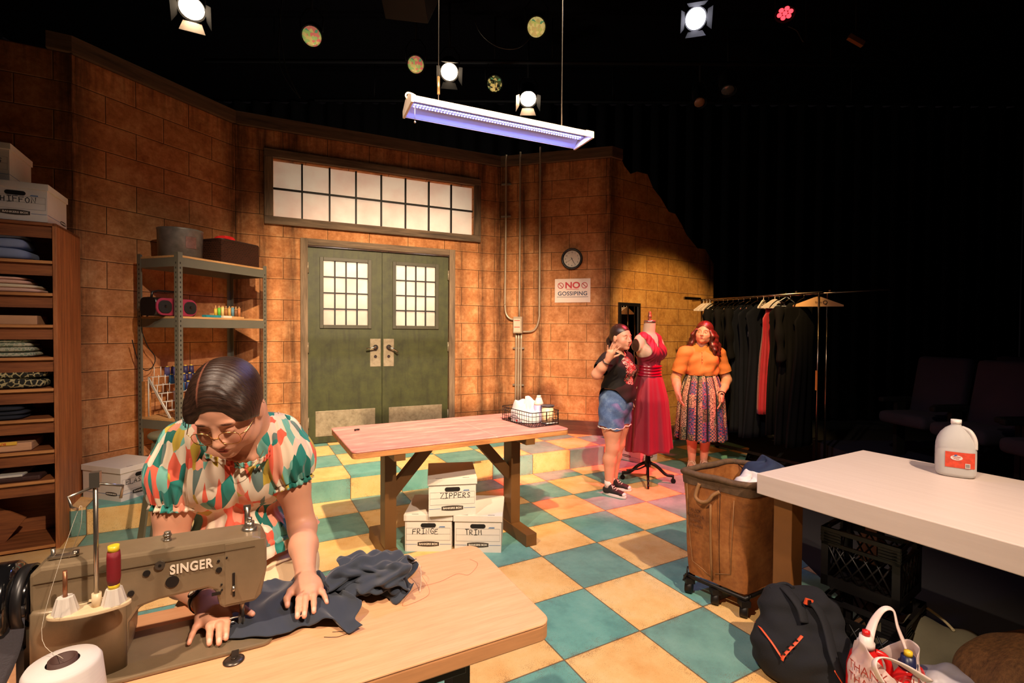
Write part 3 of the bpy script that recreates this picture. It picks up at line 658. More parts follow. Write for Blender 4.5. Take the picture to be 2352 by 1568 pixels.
# spools on a little rack, tape boxes
t = thing('spool_rack', 'small wooden rack holding upright thread spools on the middle shelf', 'rack', SLc(.62, .17, M1), SRZ)
b = MB(); b.box((0, 0, .008), (.30, .09, .016)); b.box((0, .025, .03), (.30, .04, .028)); b.build('rack_base', pboard, t)
scol = [(196, 170, 60), (92, 176, 60), (214, 190, 120), (150, 96, 44), (186, 150, 80), (88, 132, 150), (120, 76, 44), (172, 108, 62)]
protos = None
for i, cl in enumerate(scol):
    s_ = thing('thread_spool', ['yellow', 'bright green', 'cream', 'brown', 'golden', 'grey blue', 'dark brown', 'orange brown'][i]+' thread spool standing in the small wooden rack', 'spool', SLc(.62-.13+i*.037, .165, M1+.0165), SRZ, 'thread spools in the small wooden rack')
    b = MB(); b.cyl((0, 0, .004), (0, 0, .07+.01*(i % 3)), .0135, n=14); b.build('thread', P('thread_%d' % i, cl, .6, var=.08), s_)
    b = MB(); b.cyl((0, 0, 0), (0, 0, .004), .0155, n=14); b.cyl((0, 0, .07+.01*(i % 3)), (0, 0, .076+.01*(i % 3)), .0155, n=14); b.cyl((0, 0, 0), (0, 0, .10), .005, n=8); b.build('bobbin_core', pboard, s_)
b = MB(); b.box((0, 0, .0105), (.15, .05, .021)); o = b.build('tape_packet', P('teal_packet', (36, 128, 142), .5, var=.3, vsc=40)); o.location = SLc(.36, .06, M1); o.rotation_euler.z = SRZ; tag(o, 'flat teal packet at the front of the middle shelf', 'packet')
b = MB(); b.box((0, 0, .0095), (.09, .05, .019)); o = b.build('tape_packet', P('white_packet', (214, 204, 188), .5)); o.location = SLc(.50, .055, M1); o.rotation_euler.z = SRZ; tag(o, 'flat white packet beside the teal one on the middle shelf', 'packet')
# triangular wire cone-thread stand on the lower shelf
LZ = SZ[2]+.021; t = thing('thread_stand', 'white stepped wire stand of thread cones on the lower steel shelf', 'stand', SLc(.04, .40, LZ), SRZ)
wht = P('white_wire', (206, 202, 196), .4); nst = 5
for x in (0, .40):
    b = MB(); b.tube([(x, 0, .34), (x, -.26, .0)], .006, 6); b.tube([(x, 0, .34), (x, 0, 0)], .005, 6)
    st_ = []
    for i in range(nst): y0 = -.26*i/nst; z0 = .34-.34*i/nst; st_ += [(x, y0, z0), (x, y0-.052, z0), ]
    b.tube(st_, .004, 6); b.prism([(0, .34), (-.26, 0), (-.24, 0), (0, .31)], x-.003, x+.003, frame((0, 0, 0), (0, 1, 0), (0, 0, 1))); b.build('side_frame', wht, t)
for i in range(nst):
    y0 = -.26*i/nst-.026; z0 = .34-.34*i/nst
    b = MB(); b.box((.2, y0, z0), (.40, .05, .004)); b.build('step', wht, t)
    for j in range(7):
        b = MB(); b.cyl((.03+j*.057, y0, z0), (.03+j*.057, y0, z0+.085), .003, n=6); b.build('peg', wht, t)
tcl = {(84, 78, 130): 'lilac', (30, 66, 118): 'blue', (34, 44, 96): 'navy', (60, 40, 30): 'brown', (28, 84, 128): 'bright blue', (38, 32, 74): 'indigo'}
rows = [[None, None, (84, 78, 130), (84, 78, 130), None, (38, 32, 74), (38, 32, 74)], [None, None, (28, 84, 128), (30, 66, 118), (34, 44, 96), (38, 32, 74), (30, 66, 118)], [None, None, None, (28, 84, 128), (34, 44, 96), (34, 44, 96), (30, 66, 118)], [None, None, None, None, (60, 40, 30), (60, 40, 30), (60, 40, 30)]]
yc = P('yellow_cone_cap', (206, 178, 70), .5)
for i, rw in enumerate(rows):
    for j, cl in enumerate(rw):
        if cl is None: continue
        y0 = -.26*i/nst-.026; z0 = .34-.34*i/nst+.002; p = SLc(.04, .40, LZ) + Vector(((.03+j*.057)*ax.x-y0*ax.y, (.03+j*.057)*ax.y+y0*ax.x, z0))
        s_ = thing('thread_cone', '%s thread cone, %s tier and %s peg of the white wire stand' % (tcl[cl], ('top', 'second', 'third', 'fourth')[i], ('first', 'second', 'third', 'fourth', 'fifth', 'sixth', 'last')[j]), 'thread', p, 0, 'thread cones on the white wire stand')
        b = MB(); b.cyl((0, 0, 0), (0, 0, .075), .024, .018, 14); b.build('thread', P('cone_%d_%d_%d' % cl, cl, .55, var=.1), s_); b = MB(); b.cyl((0, 0, .0755), (0, 0, .084), .012, .010, 10); b.build('cap', yc, s_)
b = MB(); b.box((0, 0, .15), (.05, .04, .30)); o = b.build('wood_block', edgew); o.location = SLc(-.0+.05, .44, LZ); o.rotation_euler.z = SRZ; tag(o, 'upright wooden block behind the white thread stand', 'block')
# stool between the worker and the platform
stm = P('olive_grey_paint', (96, 90, 68), .5, var=.15)
t = thing('stool', 'round olive grey metal stool standing behind the seated worker', 'stool', (-2.31, 3.28, 0), .3)
b = MB(); b.lathe([(0, .765), (.118, .765), (.128, .775), (.128, .79), (.118, .80), (0, .80)], n=36); b.build('seat', stm, t)
b = MB(); b.cyl((0, 0, .72), (0, 0, .765), .08, .11, 24); b.build('seat_plate', stm, t)
for i in range(4):
    a = PI/4+i*PI/2; b = MB(); c0 = Vector((.10*math.cos(a), .10*math.sin(a), .74)); c1 = Vector((.20*math.cos(a), .20*math.sin(a), 0))
    q = []
    for c_, wd in ((c0, .025), (c1, .05)):
        t1 = Vector((-math.sin(a), math.cos(a), 0)); q.append([c_+t1*wd/1.3+Vector((math.cos(a), math.sin(a), 0))*.006, c_-t1*wd/1.3+Vector((math.cos(a), math.sin(a), 0))*.006, c_-t1*wd/1.3-Vector((math.cos(a), math.sin(a), 0))*.006, c_+t1*wd/1.3-Vector((math.cos(a), math.sin(a), 0))*.006])
    b.loft(q, smooth=False); b.build('leg', stm, t)
# ------------------------------------------------------------ things on the walls
A3, L3_, ANG3 = wall_axes(c23, c34)
def W3(x, y, z): return Vector((A3.x+x*math.cos(ANG3)-y*math.sin(ANG3), A3.y+x*math.sin(ANG3)+y*math.cos(ANG3), z))
pipe = P('grey_conduit', (172, 156, 134), .4, .4, var=.15)
def conduit(pts, label, r=.0125):
    b = MB(); b.tube(smooth_path(pts, 5), r, 10); return tag(b.build('conduit', pipe), label, 'pipe', 'metal conduits on the block wall')
JX, JZ0, JZ1 = .265, 1.475, 1.69
yo = -.03
conduit([W3(CON[0], yo, 3.80), W3(CON[0], yo, 3.0), W3(CON[0]-.005, yo, 1.98), W3(CON[0]-.005, yo, 1.84), W3(CON[0]+.01, yo, 1.73), W3(CON[0]+.06, yo, 1.668), W3(CON[0]+.125, yo, 1.652)], 'left of the three conduits, bending right into the grey switch box')
conduit([W3(CON[1]-.02, yo, 3.82), W3(CON[1]-.02, yo, 2.5), W3(CON[1]-.02, yo, JZ1)], 'middle conduit running straight down into the grey switch box')
conduit([W3(CON[2], yo, 3.86), W3(CON[2], yo, 2.6), W3(CON[2], yo, 1.80), W3(CON[2], yo, 1.69), W3(CON[2]-.03, yo, 1.57), W3(CON[2]-.09, yo, 1.505), W3(JX+.06, yo, 1.495)], 'right of the three conduits, curving left into the grey switch box')
for i, nm in enumerate(('left', 'middle', 'right')):
    conduit([W3(JX-.03+i*.034, yo-.002, JZ0), W3(JX-.032+i*.033, yo-.002, .9), W3(JX-.034+i*.033, yo-.002, RISE)], nm+' of the three lower conduits, under the grey switch box', .0135)
t = thing('switch_box', 'grey metal switch box with a printed notice among the conduits', 'switch box', W3(JX, -.005, 0), ANG3)
b = MB(); b.box((0, -.045, (JZ0+JZ1)/2), (.115, .08, JZ1-JZ0)); b.build('enclosure', pipe, t, bev=.004)
b = MB(); b.box((-.005, -.0865, (JZ0+JZ1)/2-.005), (.092, .002, .17)); nt_ = b.build('notice', P('notice_paper', (196, 176, 156), .6), t)
b = MB()
for z in (1.64, 1.555): b.box((-.005, -.088, z), (.075, .001, .009))
nb = b.build('notice_bands', P('notice_red', (176, 60, 44), .6), nt_)
for j, (x, z) in enumerate(((CON[0], 3.42), (CON[0], 3.0), (JX, 1.28), (JX, .8))):
    b = MB(); b.box((0, -.022, 0), (.13 if j < 2 else .15, .018, .022)); b.cyl((-.05, -.03, 0), (-.05, -.038, 0), .007, n=8); b.cyl((.05, -.03, 0), (.05, -.038, 0), .007, n=8)
    o = b.build('pipe_strap', P('bright_strap', (196, 186, 172), .3, .8)); o.location = W3(x, 0, z); o.rotation_euler.z = ANG3
    tag(o, ('upper strap on the left conduit, near the wall top', 'second strap on the left conduit, below the upper one', 'strap across the three lower conduits, just under the switch box', 'lowest strap across the three lower conduits')[j], 'strap', 'conduit straps')
(cx, cz), = loc_on(c23, c34, [(1314, 595)])
t = thing('wall_clock', 'round black rimmed wall clock above the gossiping sign', 'clock', W3(cx, -.003, cz), ANG3)
K = frame((0, -.02, 0), (1, 0, 0), (0, 0, 1)); CR = .135
b = MB(); b.lathe([(CR-.03, -.018), (CR, -.018), (CR, .004), (CR-.008, .014), (CR-.02, .012), (CR-.026, .002), (CR-.03, -.004)], n=48, M=K, caps=False); b.build('rim', P('clock_rim', (16, 14, 14), .35), t)
b = MB(); b.cyl((0, 0, -.016), (0, 0, -.006), CR-.024, n=48, M=K); face = b.build('dial', P('clock_dial', (210, 196, 180), .5), t)
for h in range(1, 13):
    a = PI/2-h*PI/6; text_mesh('numeral', str(h), .027, K @ Matrix.Translation((.083*math.cos(a), .083*math.sin(a), -.0055)), ink, face)
def hand(nm, ang, l, wd):
    b = MB(); a = PI/2-math.radians(ang); d = Vector((math.cos(a), math.sin(a), 0)); n_ = Vector((-d.y, d.x, 0))
    p = [(-d*.02+n_*wd), (-d*.02-n_*wd), (d*l-n_*wd*.5), (d*l+n_*wd*.5)]; b.prism([(q.x, q.y) for q in p], -.003, -.0015, K); b.build(nm, ink, t)
hand('hour_hand', 152, .058, .004); hand('minute_hand', 150, .082, .003); hand('second_hand', 238, .08, .0012)
q = loc_on(c23, c34, [(1275, 641), (1356, 694)]); sx0, sz1 = q[0]; sx1, sz0 = q[1]; sw, sh = sx1-sx0, sz1-sz0
t = thing('wall_sign', 'white NO GOSSIPING sign with red prohibition symbols below the clock', 'sign', W3((sx0+sx1)/2, -.004, (sz0+sz1)/2), ANG3)
S_ = frame((0, -.003, 0), (1, 0, 0), (0, 0, 1))
b = MB(); b.box((0, 0, -.001), (sw, sh, .006), M=S_); b.build('sign_board', P('sign_white', (226, 206, 192), .5, var=.04), t)
sred = P('sign_red', (190, 36, 44), .5, var=.03); snav = P('sign_navy', (42, 54, 84), .5, var=.03)
text_mesh('lettering_no', 'NO', sh*.36, S_ @ Matrix.Translation((0, sh*.215, .0022)), sred, t, bold=.0035, sx=1.12)
text_mesh('lettering_gossiping', 'GOSSIPING', sh*.235, S_ @ Matrix.Translation((0, -sh*.13, .0022)), snav, t, bold=.0014, sx=1.03, spacing=1.05)
b = MB(); b.box((0, sh*.06, .0024), (sw*.36, sh*.02, .001), M=S_); b.build('red_underline', sred, t)
b = MB(); b.box((0, -sh*.265, .0024), (sw*.88, sh*.018, .001), M=S_); b.build('blue_underline', snav, t)
for sx in (-1, 1):
    b = MB(); c0 = Vector((sx*sw*.335, sh*.215, .003)); r = sh*.115
    b.tube([S_ @ (c0+Vector((r*math.cos(a), r*math.sin(a), 0))) for a in [2*PI*i/32 for i in range(32)]], .0042, 6, closed=True)
    b.tube([S_ @ (c0+Vector((-r*.7, r*.7, 0))), S_ @ (c0+Vector((r*.7, -r*.7, 0)))], .004, 6); b.build('prohibition_symbol', sred, t)
A4, L4_, ANG4 = wall_axes(c34, c45)
q = loc_on(c34, c45, [(1419, 694), (1468, 697)]); mx_ = (q[0][0]+q[1][0])/2; mw = q[1][0]-q[0][0]
t = thing('wall_mirror', 'tall black framed mirror on the broken block wall behind the gesturing woman', 'mirror', Vector((A4.x+mx_*math.cos(ANG4), A4.y+mx_*math.sin(ANG4), 0))+Vector((math.sin(ANG4), -math.cos(ANG4), 0))*.004, ANG4)
fb = P('black_frame', (14, 12, 12), .45); mz1 = q[0][1]; mz0 = mz1-1.2; fr_ = .04
b = MB()
for (x, z, dx, dz) in ((-mw/2+fr_/2, (mz0+mz1)/2, fr_, mz1-mz0), (mw/2-fr_/2, (mz0+mz1)/2, fr_, mz1-mz0), (0, mz1-fr_/2, mw-2*fr_, fr_), (0, mz0+fr_/2, mw-2*fr_, fr_)): b.box((x, -.012, z), (dx, .024, dz))
b.build('frame', fb, t, bev=.002); b = MB(); b.box((0, -.008, (mz0+mz1)/2), (mw-2*fr_, .006, mz1-mz0-2*fr_)); b.build('mirror_glass', P('mirror_silver', (225, 225, 225), .02, 1., var=0), t)
# ------------------------------------------------------------ hanging shop light
ll = aty(940, 243, 2.78); lr = aty(1338, 331, 3.25); lr.z = ll.z
ld_ = (lr-ll); LL = ld_.length; lc = (ll+lr)/2
t = thing('shop_light', 'lit white LED shop light hanging on cables over the stage', 'light', lc, math.atan2(ld_.y, ld_.x))
wm = P('white_enamel', (226, 206, 190), .45, var=.03)
HWD = .112
b = MB(); b.loft([[Vector((x, y, z)) for y, z in [(-HWD, -.022), (-HWD, .012), (-.04, .046), (.04, .046), (HWD, .012), (HWD, -.022), (HWD-.004, -.022), (HWD-.006, .008), (.036, .040), (-.036, .040), (-HWD+.006, .008), (-HWD+.004, -.022)]] for x in (-LL/2, LL/2)], smooth=False, caps=False); b.build('housing', wm, t)
for s_ in (-1, 1):
    b = MB(); b.prism([(-HWD-.004, -.028), (HWD+.004, -.028), (HWD+.004, .014), (.044, .05), (-.044, .05), (-HWD-.004, .014)], 0, .014, frame((s_*LL/2, 0, 0), (0, s_, 0), (0, 0, 1))); b.build('end_cap', wm, t, bev=.002)
k = NT('cool_reflector'); k.col(lin((196, 202, 240))); k.rough(.4); refl = k.m
b = MB(); b.loft([[Vector((x, y, z)) for y, z in ((-HWD+.007, -.018), (-.034, .034), (.034, .034), (HWD-.007, -.018), (HWD-.008, -.019), (.033, .033), (-.033, .033), (-HWD+.008, -.019))] for x in (-LL/2+.002, LL/2-.002)], smooth=False, caps=False); b.build('reflector', refl, t)
b = MB(); b.box((0, 0, .020), (LL-.01, .05, .026)); b.build('led_channel', refl, t)
ledm = P('led_emitter', (160, 172, 255), .4, emit=(150, 165, 255), estr=26.)
for y in (-.016, .012):
    b = MB()
    for i in range(62): b.ball((-LL/2+.03+(LL-.06)*i/61, y, .0062), (.0062 if y < 0 else .004, .0062 if y < 0 else .004, .003), 8)
    sp_ = b.build('diode_strip', ledm, t); sp_['kind'] = 'stuff'
al = bpy.data.lights.new('shop_light_glow', 'AREA'); ao = bpy.data.objects.new('shop_light_glow', al); C.objects.link(ao); al.shape = 'RECTANGLE'; al.size = LL*.95; al.size_y = .05
al.energy = 14.; al.color = (.26, .33, 1); ao.location = lc+Vector((0, 0, .0)); ao.rotation_euler = (0, 0, math.atan2(ld_.y, ld_.x))
wire = P('steel_wire', (120, 116, 112), .35, .9)
for nm, x, lb in (('a', -LL/2+.17, 'near'), ('b', LL/2-.16, 'far')):
    b = MB(); b.tube([(x, 0, .025), (x, 0, 2.2)], .0022 if nm == 'a' else .004, 6); cb = b.build('hanging_cable', wire, t)
    if nm == 'a':
        b = MB(); b.cyl((x, 0, .10), (x, 0, .20), .0085, n=10); b.build('turnbuckle', P('brass_turnbuckle', (170, 138, 96), .35, .8), cb)
        b = MB(); b.cyl((x, 0, .66), (x, 0, .72), .008, n=10); b.build('cable_tag', wm, cb)
    b = MB(); b.tube([(x+.008*math.cos(a), 0, .045+.02*math.sin(a)) for a in [2*PI*i/14 for i in range(14)]], .0025, 6, closed=True); b.build('hook', wire, cb)
b = MB(); b.tube(smooth_path([(-LL/2+.01, .01, .02), (-LL/2-.02, 0, .05), (-LL/2-.005, 0, .072), (-LL/2+.04, 0, .06), (-LL/2+.05, .01, .025)], 5), .005, 8); b.build('lead', wm, t)
b = MB(); b.tube([(-LL/2+.012, -.09, -.02), (-LL/2+.012, -.09, -.12)], .0014, 5); b.ball((-LL/2+.012, -.09, -.125), .006, 8); b.build('pull_chain', P('chain_metal', (190, 170, 150), .3, .8), t)
# ------------------------------------------------------------ lighting grid
GZ = 4.98
bl = P('grid_black', (8, 7, 7), .8, spec=.2); lensw = P('lit_lens_warm', (255, 240, 220), .3, emit=(255, 226, 190), estr=30.); lensc = P('lit_lens_cool', (245, 245, 255), .3, emit=(238, 236, 255), estr=40.)
darklens = P('dark_lens', (70, 66, 62), .12, var=.3, coat=.5)
for i, (y, x0, x1) in enumerate(((4.9, -5, 4.5), (6.35, -4, 5), (7.4, -3, 6), (3.6, 1.5, 6.5))):
    b = MB(); b.cyl((x0, y, GZ), (x1, y, GZ), .024, n=12)
    for u_ in (.1, .5, .9): b.cyl((x0+(x1-x0)*u_, y, GZ), (x0+(x1-x0)*u_, y, 5.55), .008, n=6)
    tag(b.build('lighting_pipe', bl), ('black lighting pipe nearest the top of the stage set', 'black lighting pipe over the double doors', 'black lighting pipe farthest back above the walls', 'black lighting pipe over the white table')[i], 'pipe', 'black pipes of the lighting grid')
def fixture(label, px, z, aim, kind, r, lens, gz=GZ, doors=False):
    d = ray(*px); t_ = (z-CAM_H)/d[2]; p = Vector(np.array([0, 0, CAM_H])+t_*d)
    t = thing('stage_light', label, 'stage light', p, 0, 'stage lights hung in the grid')
    q = (Vector(aim)-p).to_track_quat('-Z', 'Y').to_matrix().to_4x4()
    def obj_(b, nm, m, par=t): return b.build(nm, m, par)
    ln = .30 if kind != 'par' else .16
    b = MB(); b.lathe([(r*.72, ln), (r*1.02, ln*.8), (r*1.06, 0), (r*1.10, -.012), (r*1.10, .0), (r*.98, .005), (r*.96, ln*.7), (r*.6, ln*.9)], n=28, M=q); body = obj_(b, 'lamp_body', bl)
    if kind == 'par':
        b = MB(); b.cyl((0, 0, .012), (0, 0, .02), r*.95, n=28, M=q); obj_(b, 'lens_plate', bl)
        for i in range(7):
            a = i*PI/3; c_ = Vector((0, 0, .006)) if i == 6 else Vector((r*.6*math.cos(a), r*.6*math.sin(a), .006))
            b = MB(); b.cyl(c_, c_+Vector((0, 0, .008)), r*.27, n=16, M=q); obj_(b, 'lens', lens)
    elif kind == 'facet':
        b = MB(); b.lathe([(r*.95, .012), (r*.7, -.006), (r*.4, -.016), (0, -.02)], n=24, M=q); o_ = obj_(b, 'lens', lens)
    else:
        b = MB(); b.lathe([(r*.96, .012), (r*.7, -.006), (r*.35, -.014), (0, -.016)], n=28, M=q); obj_(b, 'lens', lens)
    if doors is not False:
        for a in (0, 90, 180, 270):
            R2 = q @ Matrix.Rotation(math.radians(a), 4, 'Z') @ Matrix.Translation((r*1.08, 0, -.012)) @ Matrix.Rotation(math.radians(-25), 4, 'Y')
            b = MB(); b.prism([(0, -.7*r), (0, .7*r), (r*1.0, 1.0*r), (r*1.0, -1.0*r)], -.002, .002, R2 @ Matrix.Rotation(PI/2, 4, 'Y')); obj_(b, 'barn_door', P('barn_door_lit_tone', (150, 130, 112), .5) if a in doors else P('barn_door_black', (9, 8, 8), .9, spec=.1))  # doors that look lit get a paler colour in place of lamplight
    b = MB(); yk = [(-r*1.15, 0, .05), (-r*1.2, 0, .20), (-r*.5, 0, .30), (r*.5, 0, .30), (r*1.2, 0, .20), (r*1.15, 0, .05)]
    b.tube([(x, y, zz) for x, y, zz in yk], .008, 6); obj_(b, 'yoke', bl)
    b = MB(); b.cyl((0, 0, .29), (0, 0, max(.32, 5.55-p.z)), .016, n=10); obj_(b, 'clamp', bl); return t
ctr = (-.2, 1.6, .9)
fixture('bright warm stage light at top left with a lit lower shutter', (440, 20), 4.72, (-1.6, 2.0, .2), 'fresnel', .115, lensw, doors=(270,))
fixture('bright warm stage light shining beside the left light cable', (1032, 166), 4.7, (-.2, 2.2, .4), 'fresnel', .105, lensw, doors=())
fixture('warm stage light with bright barn doors right of the hanging light', (1213, 228), 4.65, (.2, 2.8, -.5), 'fresnel', .11, lensw, doors=(270, 0))
fixture('brightest cool white stage light, over the clothes rack', (1598, 43), 4.7, (.6, 0.4, 1.2), 'fresnel', .10, lensc, doors=())
def facet_mat(nm, a, c_):
    k = NT(nm); v = k.n('TexVoronoi', {'Vector': k.map(k.co(), (34, 34, 34)), 'Scale': 1.}).outputs
    k.col(k.ramp(k.sep(v[1])[0], [(.0, lin(a)), (.35, lin(c_)), (.6, lin((196, 170, 96))), (.9, lin((96, 150, 96)))], 'CONSTANT')); k.rough(.12)
    k.put(k.b.inputs['Emission Color'], k.ramp(k.sep(v[1])[0], [(.0, lin(a)), (.35, lin(c_)), (.6, lin((196, 170, 96))), (.9, lin((96, 150, 96)))], 'CONSTANT')); k.b.inputs['Emission Strength'].default_value = .55
    return k.m
fA = facet_mat('facet_lens_multicolour', (206, 110, 90), (150, 170, 90)); fB = facet_mat('facet_lens_yellow', (220, 196, 120), (190, 186, 96)); fC = facet_mat('facet_lens_dim', (70, 74, 40), (30, 30, 20))
fixture('faceted stage light with red and green glints, left of the speaker', (716, 84), 4.72, (-.8, 1, 1), 'facet', .105, fA)
fixture('faceted stage light left of the lit light by the cable', (955, 149), 4.7, (-.2, 1, 1), 'facet', .10, fA)
fixture('yellowish ribbed stage light above the hanging shop light', (1232, 63), 4.72, (.1, 1, 1), 'facet', .10, fB)
fixture('dim faceted stage light between the two cables', (1136, 193), 4.7, (0, 1, 1), 'facet', .10, fC)
fixture('red multi lens stage light at top right', (1803, 32), 4.72, (1.4, 3.4, 0), 'par', .085, P('lit_lens_red', (255, 60, 70), .3, emit=(255, 52, 62), estr=3.2))
fixture('unlit stage light with a brown lens, far back over the broken wall', (1607, 236), 4.7, (1.8, 4, 0), 'fresnel', .085, P('brown_lens', (120, 80, 52), .3, var=.2))
fixture('unlit black stage light hung right of the brown one', (1672, 208), 4.75, (2.2, 5, 0), 'fresnel', .10, darklens)
t = thing('ceiling_speaker', 'large black speaker cabinet hung in the lighting grid', 'speaker', aty(940, -22, 4.6)); 
b = MB(); b.box((0, 0, 0), (.42, .34, .40), rot=Matrix.Rotation(-.5, 4, 'X') @ Matrix.Rotation(.18, 4, 'Y')); b.build('cabinet', P('speaker_cabinet', (15, 12, 10), .8), t, bev=.01)
b = MB(); b.cyl((0, 0, .15), (0, 0, .42), .02, n=10); b.build('bracket', bl, t)
for i, (p, lb) in enumerate((([(640, 20), (655, 150), (690, 225), (640, 130)], 'thin black cable drooping left of the left faceted stage light'), ([(1240, 60), (1190, 110), (1130, 100), (1090, 40)], 'thin black cable looping beside the ribbed stage light'), ([(1810, 60), (1830, 70), (1850, 88)], 'thin black cable looping under the red stage light'))):
    b = MB(); b.tube(smooth_path([aty(x, y, 5.3) for x, y in p]+[aty(p[-1][0], p[-1][1], 5.3)+Vector((.05, .1, 5.55-aty(p[-1][0], p[-1][1], 5.3).z))], 6), .006, 6); tag(b.build('loose_cable', cordm), lb, 'cable', 'loose cables in the lighting grid')
t = thing('gel_frame', 'amber gel scroll hanging far right in the lighting grid', 'gel', aty(1966, 93, 5.)); b = MB(); b.box((0, 0, 0), (.17, .04, .05), rot=Matrix.Rotation(.5, 4, 'Y')); b.build('gel_body', P('amber_gel', (110, 66, 26), .5), t); b = MB(); b.cyl((0, 0, .02), (0, 0, .6), .01, n=8); b.build('hanger_rod', bl, t)
# ------------------------------------------------------------ audience seats in the dark
sp = P('purple_upholstery', (26, 18, 34), .9, var=.3, bump=.2, bsc=90)
b = MB(); b.box((5.25, 2.4, .12), (3.4, 6.6, .24)); o = b.build('audience_riser', P('dark_blue_riser', (20, 20, 40), .6)); tag(o, 'dark blue raised audience floor on the right', 'riser')
def seat(loc, rz, label):
    t = thing('theatre_seat', label, 'seat', loc, rz, 'theatre seats in the dark')
    b = MB(); b.box((0, .22, .72), (.50, .11, .62), rot=Matrix.Rotation(-.18, 4, 'X'), bev=.04); b.build('backrest', sp, t, smooth=True)
    b = MB(); b.box((0, -.02, .42), (.48, .46, .12), bev=.04); b.build('seat_cushion', sp, t, smooth=True)
    for sx in (-1, 1):
        b = MB(); b.box((sx*.275, 0, .58), (.06, .36, .05), bev=.015); b.box((sx*.275, .05, .28), (.04, .10, .56)); b.build('armrest', bl, t)
seat((4.02, 4.75, .24), -PI/2+.15, 'front row purple theatre seat farthest from the white table'); seat((3.98, 4.10, .24), -PI/2+.08, 'middle purple theatre seat of the front row'); seat((3.95, 3.45, .24), -PI/2, 'front row purple theatre seat nearest the white table')
seat((4.95, 4.9, .24), -PI/2+.1, 'back row purple theatre seat farthest from the white table'); seat((4.95, 4.2, .24), -PI/2, 'back row purple theatre seat nearest the white table')
# ------------------------------------------------------------ pink cutting table and what stands on it
def Lq(o, rz, x, y, z=0.): c, s = math.cos(rz), math.sin(rz); return Vector((o[0]+x*c-y*s, o[1]+x*s+y*c, z))
CT = Vector((-.44, 3.51, 0)); CTR = math.radians(28.8); CTL, CTD, CTZ = 1.53, .81, .79
k = NT('worn_pink_paint'); o = k.co(); n1 = k.noise(k.map(o, (1.6, 7, 3)), 2.2, 6, .68); n2 = k.noise(k.map(o, (3, 30, 3)), 2, 5, .7)
c = k.ramp(k.ma('ADD', k.ma('MULTIPLY', n1, .7), k.ma('MULTIPLY', n2, .3)), [(.34, lin((184, 102, 98))), (.52, lin((208, 132, 122))), (.68, lin((226, 172, 156)))])
vx = k.n('TexVoronoi', {'Vector': k.map(o, (3, 3, 3)), 'Scale': 1.}).outputs[0]
x, y, z = k.sep(o); c = k.mix(k.ma('LESS_THAN', k.ma('ABSOLUTE', k.ma('SUBTRACT', x, .17)), .0016), c, k.mix(.5, c, lin((236, 206, 186))))
k.col(c); k.rough(.5); k.bump(n2, .08, .002); pinkp = k.m
rawedge = wood('raw_ply_edge', (150, 92, 48), (214, 150, 92), 0, .6, 1.4, .1); brownp = P('brown_painted_wood', (104, 68, 30), .5, var=.12)
t = thing('cutting_table', 'worn pink topped cutting table on brown trestle legs in mid stage', 'table', CT, CTR)
b = MB(); b.prism(rrect(CTL, CTD, .035, 6), CTZ-.012, CTZ); b.build('table_top', pinkp, t, bev=.005)
b = MB(); b.prism(rrect(CTL-.004, CTD-.004, .033, 6), CTZ-.045, CTZ-.012); b.build('top_edge', rawedge, t, bev=.003)
for lx, ins in ((-.487, 1), (.436, -1)):
    b = MB(); b.box((lx, -.13, (CTZ-.045+.085)/2), (.075, .12, CTZ-.045-.085)); b.build('post', brownp, t, bev=.002)
    b = MB(); b.box((lx, -.09, .043), (.085, .66, .085)); b.build('foot', brownp, t, bev=.003)
    b = MB(); b.box((lx, -.09, CTZ-.065), (.07, .62, .04)); b.build('cross_bearer', brownp, t)
    b = MB(); p0 = Vector((lx+ins*.03, -.13, .44)); p1 = Vector((lx+ins*.30, -.13, CTZ-.05)); d = (p1-p0); q = d.to_track_quat('Z', 'Y').to_matrix().to_4x4()
    b.box((0, 0, 0), (.055, .07, d.length+.03), M=Matrix.Translation((p0+p1)/2) @ q); b.build('brace', brownp, t)
b = MB()
for i in range(7):
    a = i*.9; b.tube([Lq(CT, CTR, -.62+.02*math.cos(a), .21+.012*math.sin(a*1.7), CTZ+.004), Lq(CT, CTR, -.62+.02*math.cos(a+1.3), .21+.012*math.sin(a+2), CTZ+.012), Lq(CT, CTR, -.62+.02*math.cos(a+2.5), .21+.013*math.sin(a+3.1), CTZ+.004)], .0022, 5)
tag(b.build('thread_tangle', cordm), 'small dark tangle of thread on the left end of the pink table', 'thread')
# wire basket
WB = Vector((.142, 3.777, CTZ)); WBR = math.radians(33); WW, WD, WH = .27, .43, .11
wirem = P('dark_wire', (46, 38, 36), .4, .6)
t = thing('wire_basket', 'dark wire basket on the right end of the pink table', 'basket', WB, WBR)
b = MB(); 
for z in (.004, WH*.4, WH*.72, WH-.003):
    r = .0022 if z < WH-.01 else .0032; b.tube([(x, y, z) for x, y in rrect(WW, WD, .035, 5)], r, 6, closed=True)
pts = rrect(WW, WD, .035, 5); per = [Vector((*p, 0)) for p in pts]; 
def along(per, n):
    L = [0]; 
    for i in range(len(per)): L.append(L[-1]+(per[(i+1) % len(per)]-per[i]).length)
    out = []; 
    for k_ in range(n):
        s_ = L[-1]*k_/n; i = max(j for j in range(len(per)) if L[j] <= s_); f = (s_-L[i])/max(1e-9, L[i+1]-L[i]); out.append(per[i].lerp(per[(i+1) % len(per)], f))
    return out
for p in along(per, 44): b.tube([(p.x, p.y, .004), (p.x, p.y, WH-.003)], .0016, 5)
for i in range(1, 12): b.tube([(-WW/2+WW*i/12, -WD/2, .003), (-WW/2+WW*i/12, WD/2, .003)], .0014, 5)
for i in range(1, 18): b.tube([(-WW/2, -WD/2+WD*i/18, .003), (WW/2, -WD/2+WD*i/18, .003)], .0014, 5)
b.build('wire_frame', wirem, t)
